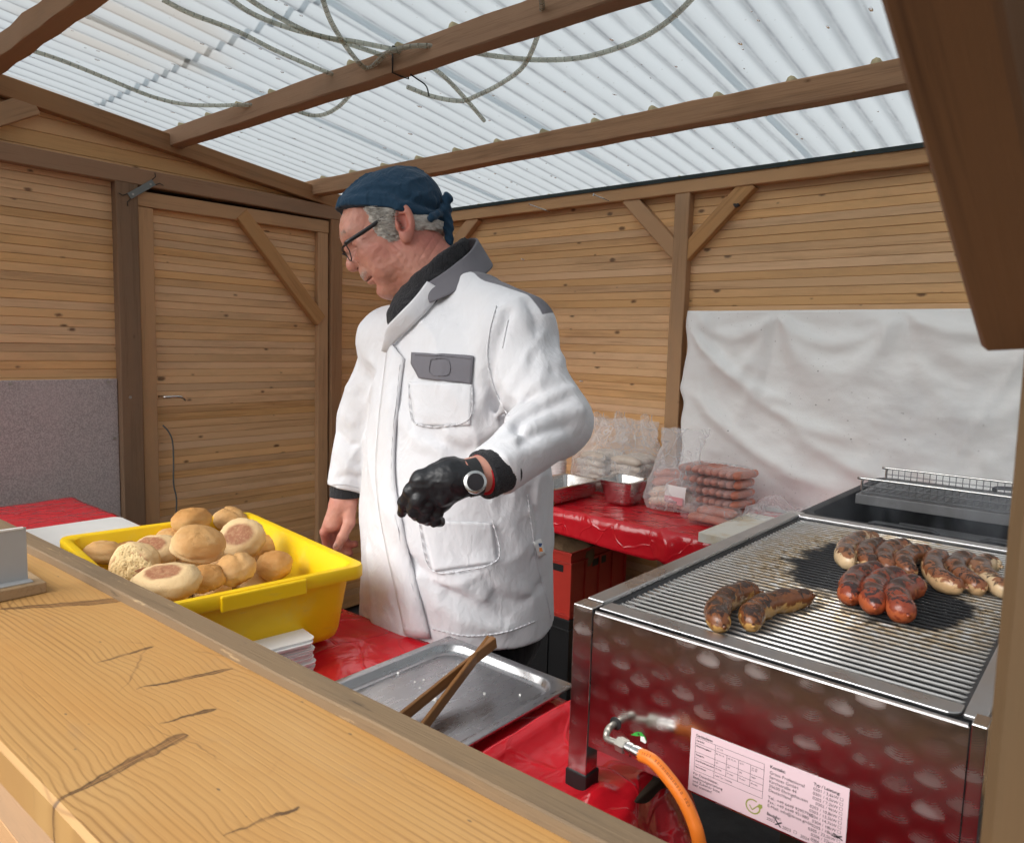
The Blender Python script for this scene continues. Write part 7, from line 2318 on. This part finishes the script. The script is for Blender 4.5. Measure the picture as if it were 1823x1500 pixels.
# ---- hair below the cloth: a cap of short strands
Pq, loq = grid((-.40, 1.57, 1.64), (-.10, 1.80, 1.80), .0028)
qq = m2h(Pq); ay_ = np.abs(qq[..., 1])
hs_ = s_ell(qq, (-.012, 0, .038), (.1165, .0850, .1100))
hs_ = smin(hs_, s_ell(qq, (-.045, 0, -.010), (.066, .070, .055)), .03)
low = np.where(qq[..., 0] > .002, -.008 + .55 * np.clip(.040 - qq[..., 0], 0, 1) * 0 + 0 * ay_, -.012 + .62 * (qq[..., 0] + .01))
low = low + .006 * vnoise(qq * 70) + .004 * vnoise(qq * 160 + 5)
front = .044 - .25 * np.clip(qq[..., 2] - .03, -.05, .1) + .006 * vnoise(qq * 90 + 2)
cut = np.maximum(np.maximum(low - qq[..., 2], qq[..., 0] - front), qq[..., 2] - (.050 + .90 * qq[..., 0]))
# leave the ear free
earf = .0 - s_ell(np.stack([qq[..., 0], ay_, qq[..., 2]], -1), (-.013, .086, -.008), (.019, .03, .040))
hs_ = smax(smax(hs_, cut * .8, .004), earf, .004)
hs_ -= .0011 * np.sin(qq[..., 2] * 700 - qq[..., 0] * 520 + 5 * vnoise(qq * 30)) + .0010 * fbm(qq * 90, 2)
Vq, Fq = surface_nets(hs_, loq, .0028)
hair = np_mesh('hair', toW(Vq), Fq, M['hair'], man)
# loose strands over it
q = MB(); cnt_ = 0
while cnt_ < 1100:
    u = rng.uniform(-.112, .040); sgn = -1 if rng.random() < .8 else 1
    w_ = rng.uniform(-.08, .07)
    lo_ = -.016 if u > .002 else -.012 + .62 * (u + .01)
    hi_ = .040 + .90 * u
    if not (lo_ < w_ < hi_): continue
    if -.030 < u < .006 and -.04 < w_ < .03: continue
    k = 1 - ((u + .012) / .1165) ** 2 - ((w_ - .038) / .11) ** 2
    if k < .02: continue
    v = sgn * .0850 * math.sqrt(k)
    L_ = rng.uniform(.012, .026)
    base = np.array([u, v, w_]); nrm3 = np.array([(u + .012) / .1165 ** 2, v / .085 ** 2, (w_ - .038) / .11 ** 2]); nrm3 /= np.linalg.norm(nrm3)
    dr = np.array([-.75, .0, -.65]) + rng.normal(0, .16, 3); dr -= nrm3 * (dr @ nrm3); dr /= np.linalg.norm(dr)
    P4 = [base + nrm3 * .001, base + dr * L_ * .5 + nrm3 * .0034, base + dr * L_ + nrm3 * rng.uniform(.0012, .0045)]
    q.tube([mw(h2m(p)) for p in P4], [.0007, .0006, .0002], 4); cnt_ += 1
o = q.build('hair_strands', M['hair'], hair, smooth=True); o['kind'] = 'stuff'
# eyebrow hairs and moustache bristles
q = MB()
for i in range(260):
    if i < 130:
        t = rng.random(); sgn = -1 if i % 3 else 1
        p = np.array([.1095 - .013 * t, sgn * (.010 + .036 * t), .0535 + .004 * math.sin(t * 3) + rng.normal(0, .0022)]); dr = np.array([.2, sgn * .6, .15]) + rng.normal(0, .2, 3); L_ = .008
    else:
        v = rng.normal(0, .014); p = np.array([.1190 - 14 * v * v * .9, v, -.0345 + rng.normal(0, .0035)]); dr = np.array([.35, v * 20, -.7]) + rng.normal(0, .15, 3); L_ = .0055
    dr /= np.linalg.norm(dr)
    q.tube([mw(h2m(p)), mw(h2m(p + dr * L_ * .5 + np.array([.0012, 0, 0]))), mw(h2m(p + dr * L_))], [.00045, .0004, .00015], 4)
o = q.build('face_hair', M['hair'], body, smooth=True); o['kind'] = 'stuff'

# ---- glasses
gs_ = bpy.data.objects.new('glasses', None); COL.objects.link(gs_); gs_.parent = man; OFF[gs_.name] = OFF[man.name]
def hp(u, v, w): return mw(h2m((u, v, w)))
for sg in (-1, 1):
    top = curve_pts([hp(.1225, sg * .009, .0275), hp(.1240, sg * .020, .0305), hp(.1205, sg * .045, .0305), hp(.1130, sg * .061, .0285)], 14)
    bot = curve_pts([hp(.1130, sg * .061, .0285), hp(.1135, sg * .058, .014), hp(.1180, sg * .045, .002), hp(.1215, sg * .028, .0005), hp(.1230, sg * .013, .008), hp(.1225, sg * .009, .0275)], 22)
    MB().tube(top, .0026, 8).build('rim', M['frame'], gs_, smooth=True)
    MB().tube(bot, .0013, 8).build('lower_rim', M['frame'], gs_, smooth=True)
    vs = [tuple(p) for p in top + bot[1:-1]]
    cc_ = sum((Vector(p) for p in vs), Vector((0, 0, 0))) / len(vs)
    MB().add([tuple(cc_)] + vs, [(0, 1 + i, 1 + (i + 1) % len(vs)) for i in range(len(vs))]).build('lens', M['lens'], gs_)
    tm = [hp(.1130, sg * .061, .0285), hp(.106, sg * .0715, .0285), hp(.06, sg * .0785, .0275), hp(.0, sg * .0830, .0285), hp(-.018, sg * .0840, .026), hp(-.034, sg * .083, .010)]
    MB().tube(curve_pts(tm, 24), .0026, 6, flat=1.9).build('temple_arm', M['frame'], gs_, smooth=True)
MB().tube(curve_pts([hp(.1225, -.009, .0255), hp(.1275, 0, .0285), hp(.1225, .009, .0255)], 8), .0020, 8).build('bridge', M['frame'], gs_, smooth=True)

# ---- trousers and shoes
Pt, lot = grid((-.42, 1.40, .05), (.20, 1.95, .86), .012)
tr_ = s_ell(Pt, (-.11, 1.665, .80), (.20, .18, .14))
for sg in (-1, 1):
    hipp = np.array([-.11, 1.665, .76]) + SD * (.095 * sg); knee = hipp + np.array([0, 0, -.34]) + FD * .02; ank = hipp + np.array([0, 0, -.68]) + FD * -.01
    tr_ = smin(tr_, s_cap(Pt, hipp, knee, .098, .078), .03); tr_ = smin(tr_, s_cap(Pt, knee, ank, .076, .066), .03)
tr_ = smax(tr_, .07 - Pt[..., 2], .005)
tr_ -= .004 * fbm(Pt * 14, 3)
Vt, Ft = surface_nets(tr_, lot, .012)
np_mesh('trousers', toW(Vt), Ft, M['trousers'], man)
for sg in (-1, 1):
    ank = np.array([-.11, 1.665, .05]) + SD * (.095 * sg)
    Ps, los = grid(ank - .30, ank + np.array([.30, .30, .10]), .010)
    sh = s_ell(Ps, ank + FD * .07 + np.array([0, 0, -.005]), (.125, .10, .052)); sh = smin(sh, s_cap(Ps, ank, ank + np.array([0, 0, .06]), .05), .02)
    sh = smax(sh, .0035 - Ps[..., 2], .004)
    Vs_, Fs_ = surface_nets(sh, los, .010)
    np_mesh('shoe', toW(Vs_), Fs_, M['black'], man)

# ================================================================== smoke over the grill
def smoke(name, label, lo, hi, dens, sc, seed):
    q = NT(name); t = q.t
    t.nodes.remove(q.b)
    co = q.n('ShaderNodeTexCoord').outputs['Object']
    g = q.n('ShaderNodeTexCoord').outputs['Generated']
    w_ = q.vmath('ADD', q.mapp(co, loc=(seed, seed * .7, 0), sc=(sc, sc, sc * .45)), q.vmath('SCALE', q.noise(co, 9, 2, out='Color'), .9))
    n = q.noise(w_, 1.0, 4, .6, .8)
    d = q.maprange(n, .54, .72)
    s = q.sep(g)
    m = None
    for k in range(3):
        e = q.math('MULTIPLY', q.maprange(s[k], 0, .25, 0, 1, True), q.maprange(s[k], .72, 1, 1, 0, True))
        m = e if m is None else q.math('MULTIPLY', m, e)
    v = q.n('ShaderNodeVolumePrincipled')
    v.inputs['Color'].default_value = (.72, .78, .88, 1)
    q.put(v.inputs['Density'], q.math('MULTIPLY', q.math('MULTIPLY', d, m), dens))
    t.links.new(v.outputs[0], q.out.inputs['Volume'])
    o = MB().box(lo, hi).build('smoke', q.m)
    tag(o, label, 'smoke', kind='stuff')
smoke('thin_blue_smoke', 'thin blue smoke drifting off the sausages in front of the roasting pan', (-.52, 1.05, 1.115), (-.05, 2.2, 1.45), 2.6, 13, 3.0)
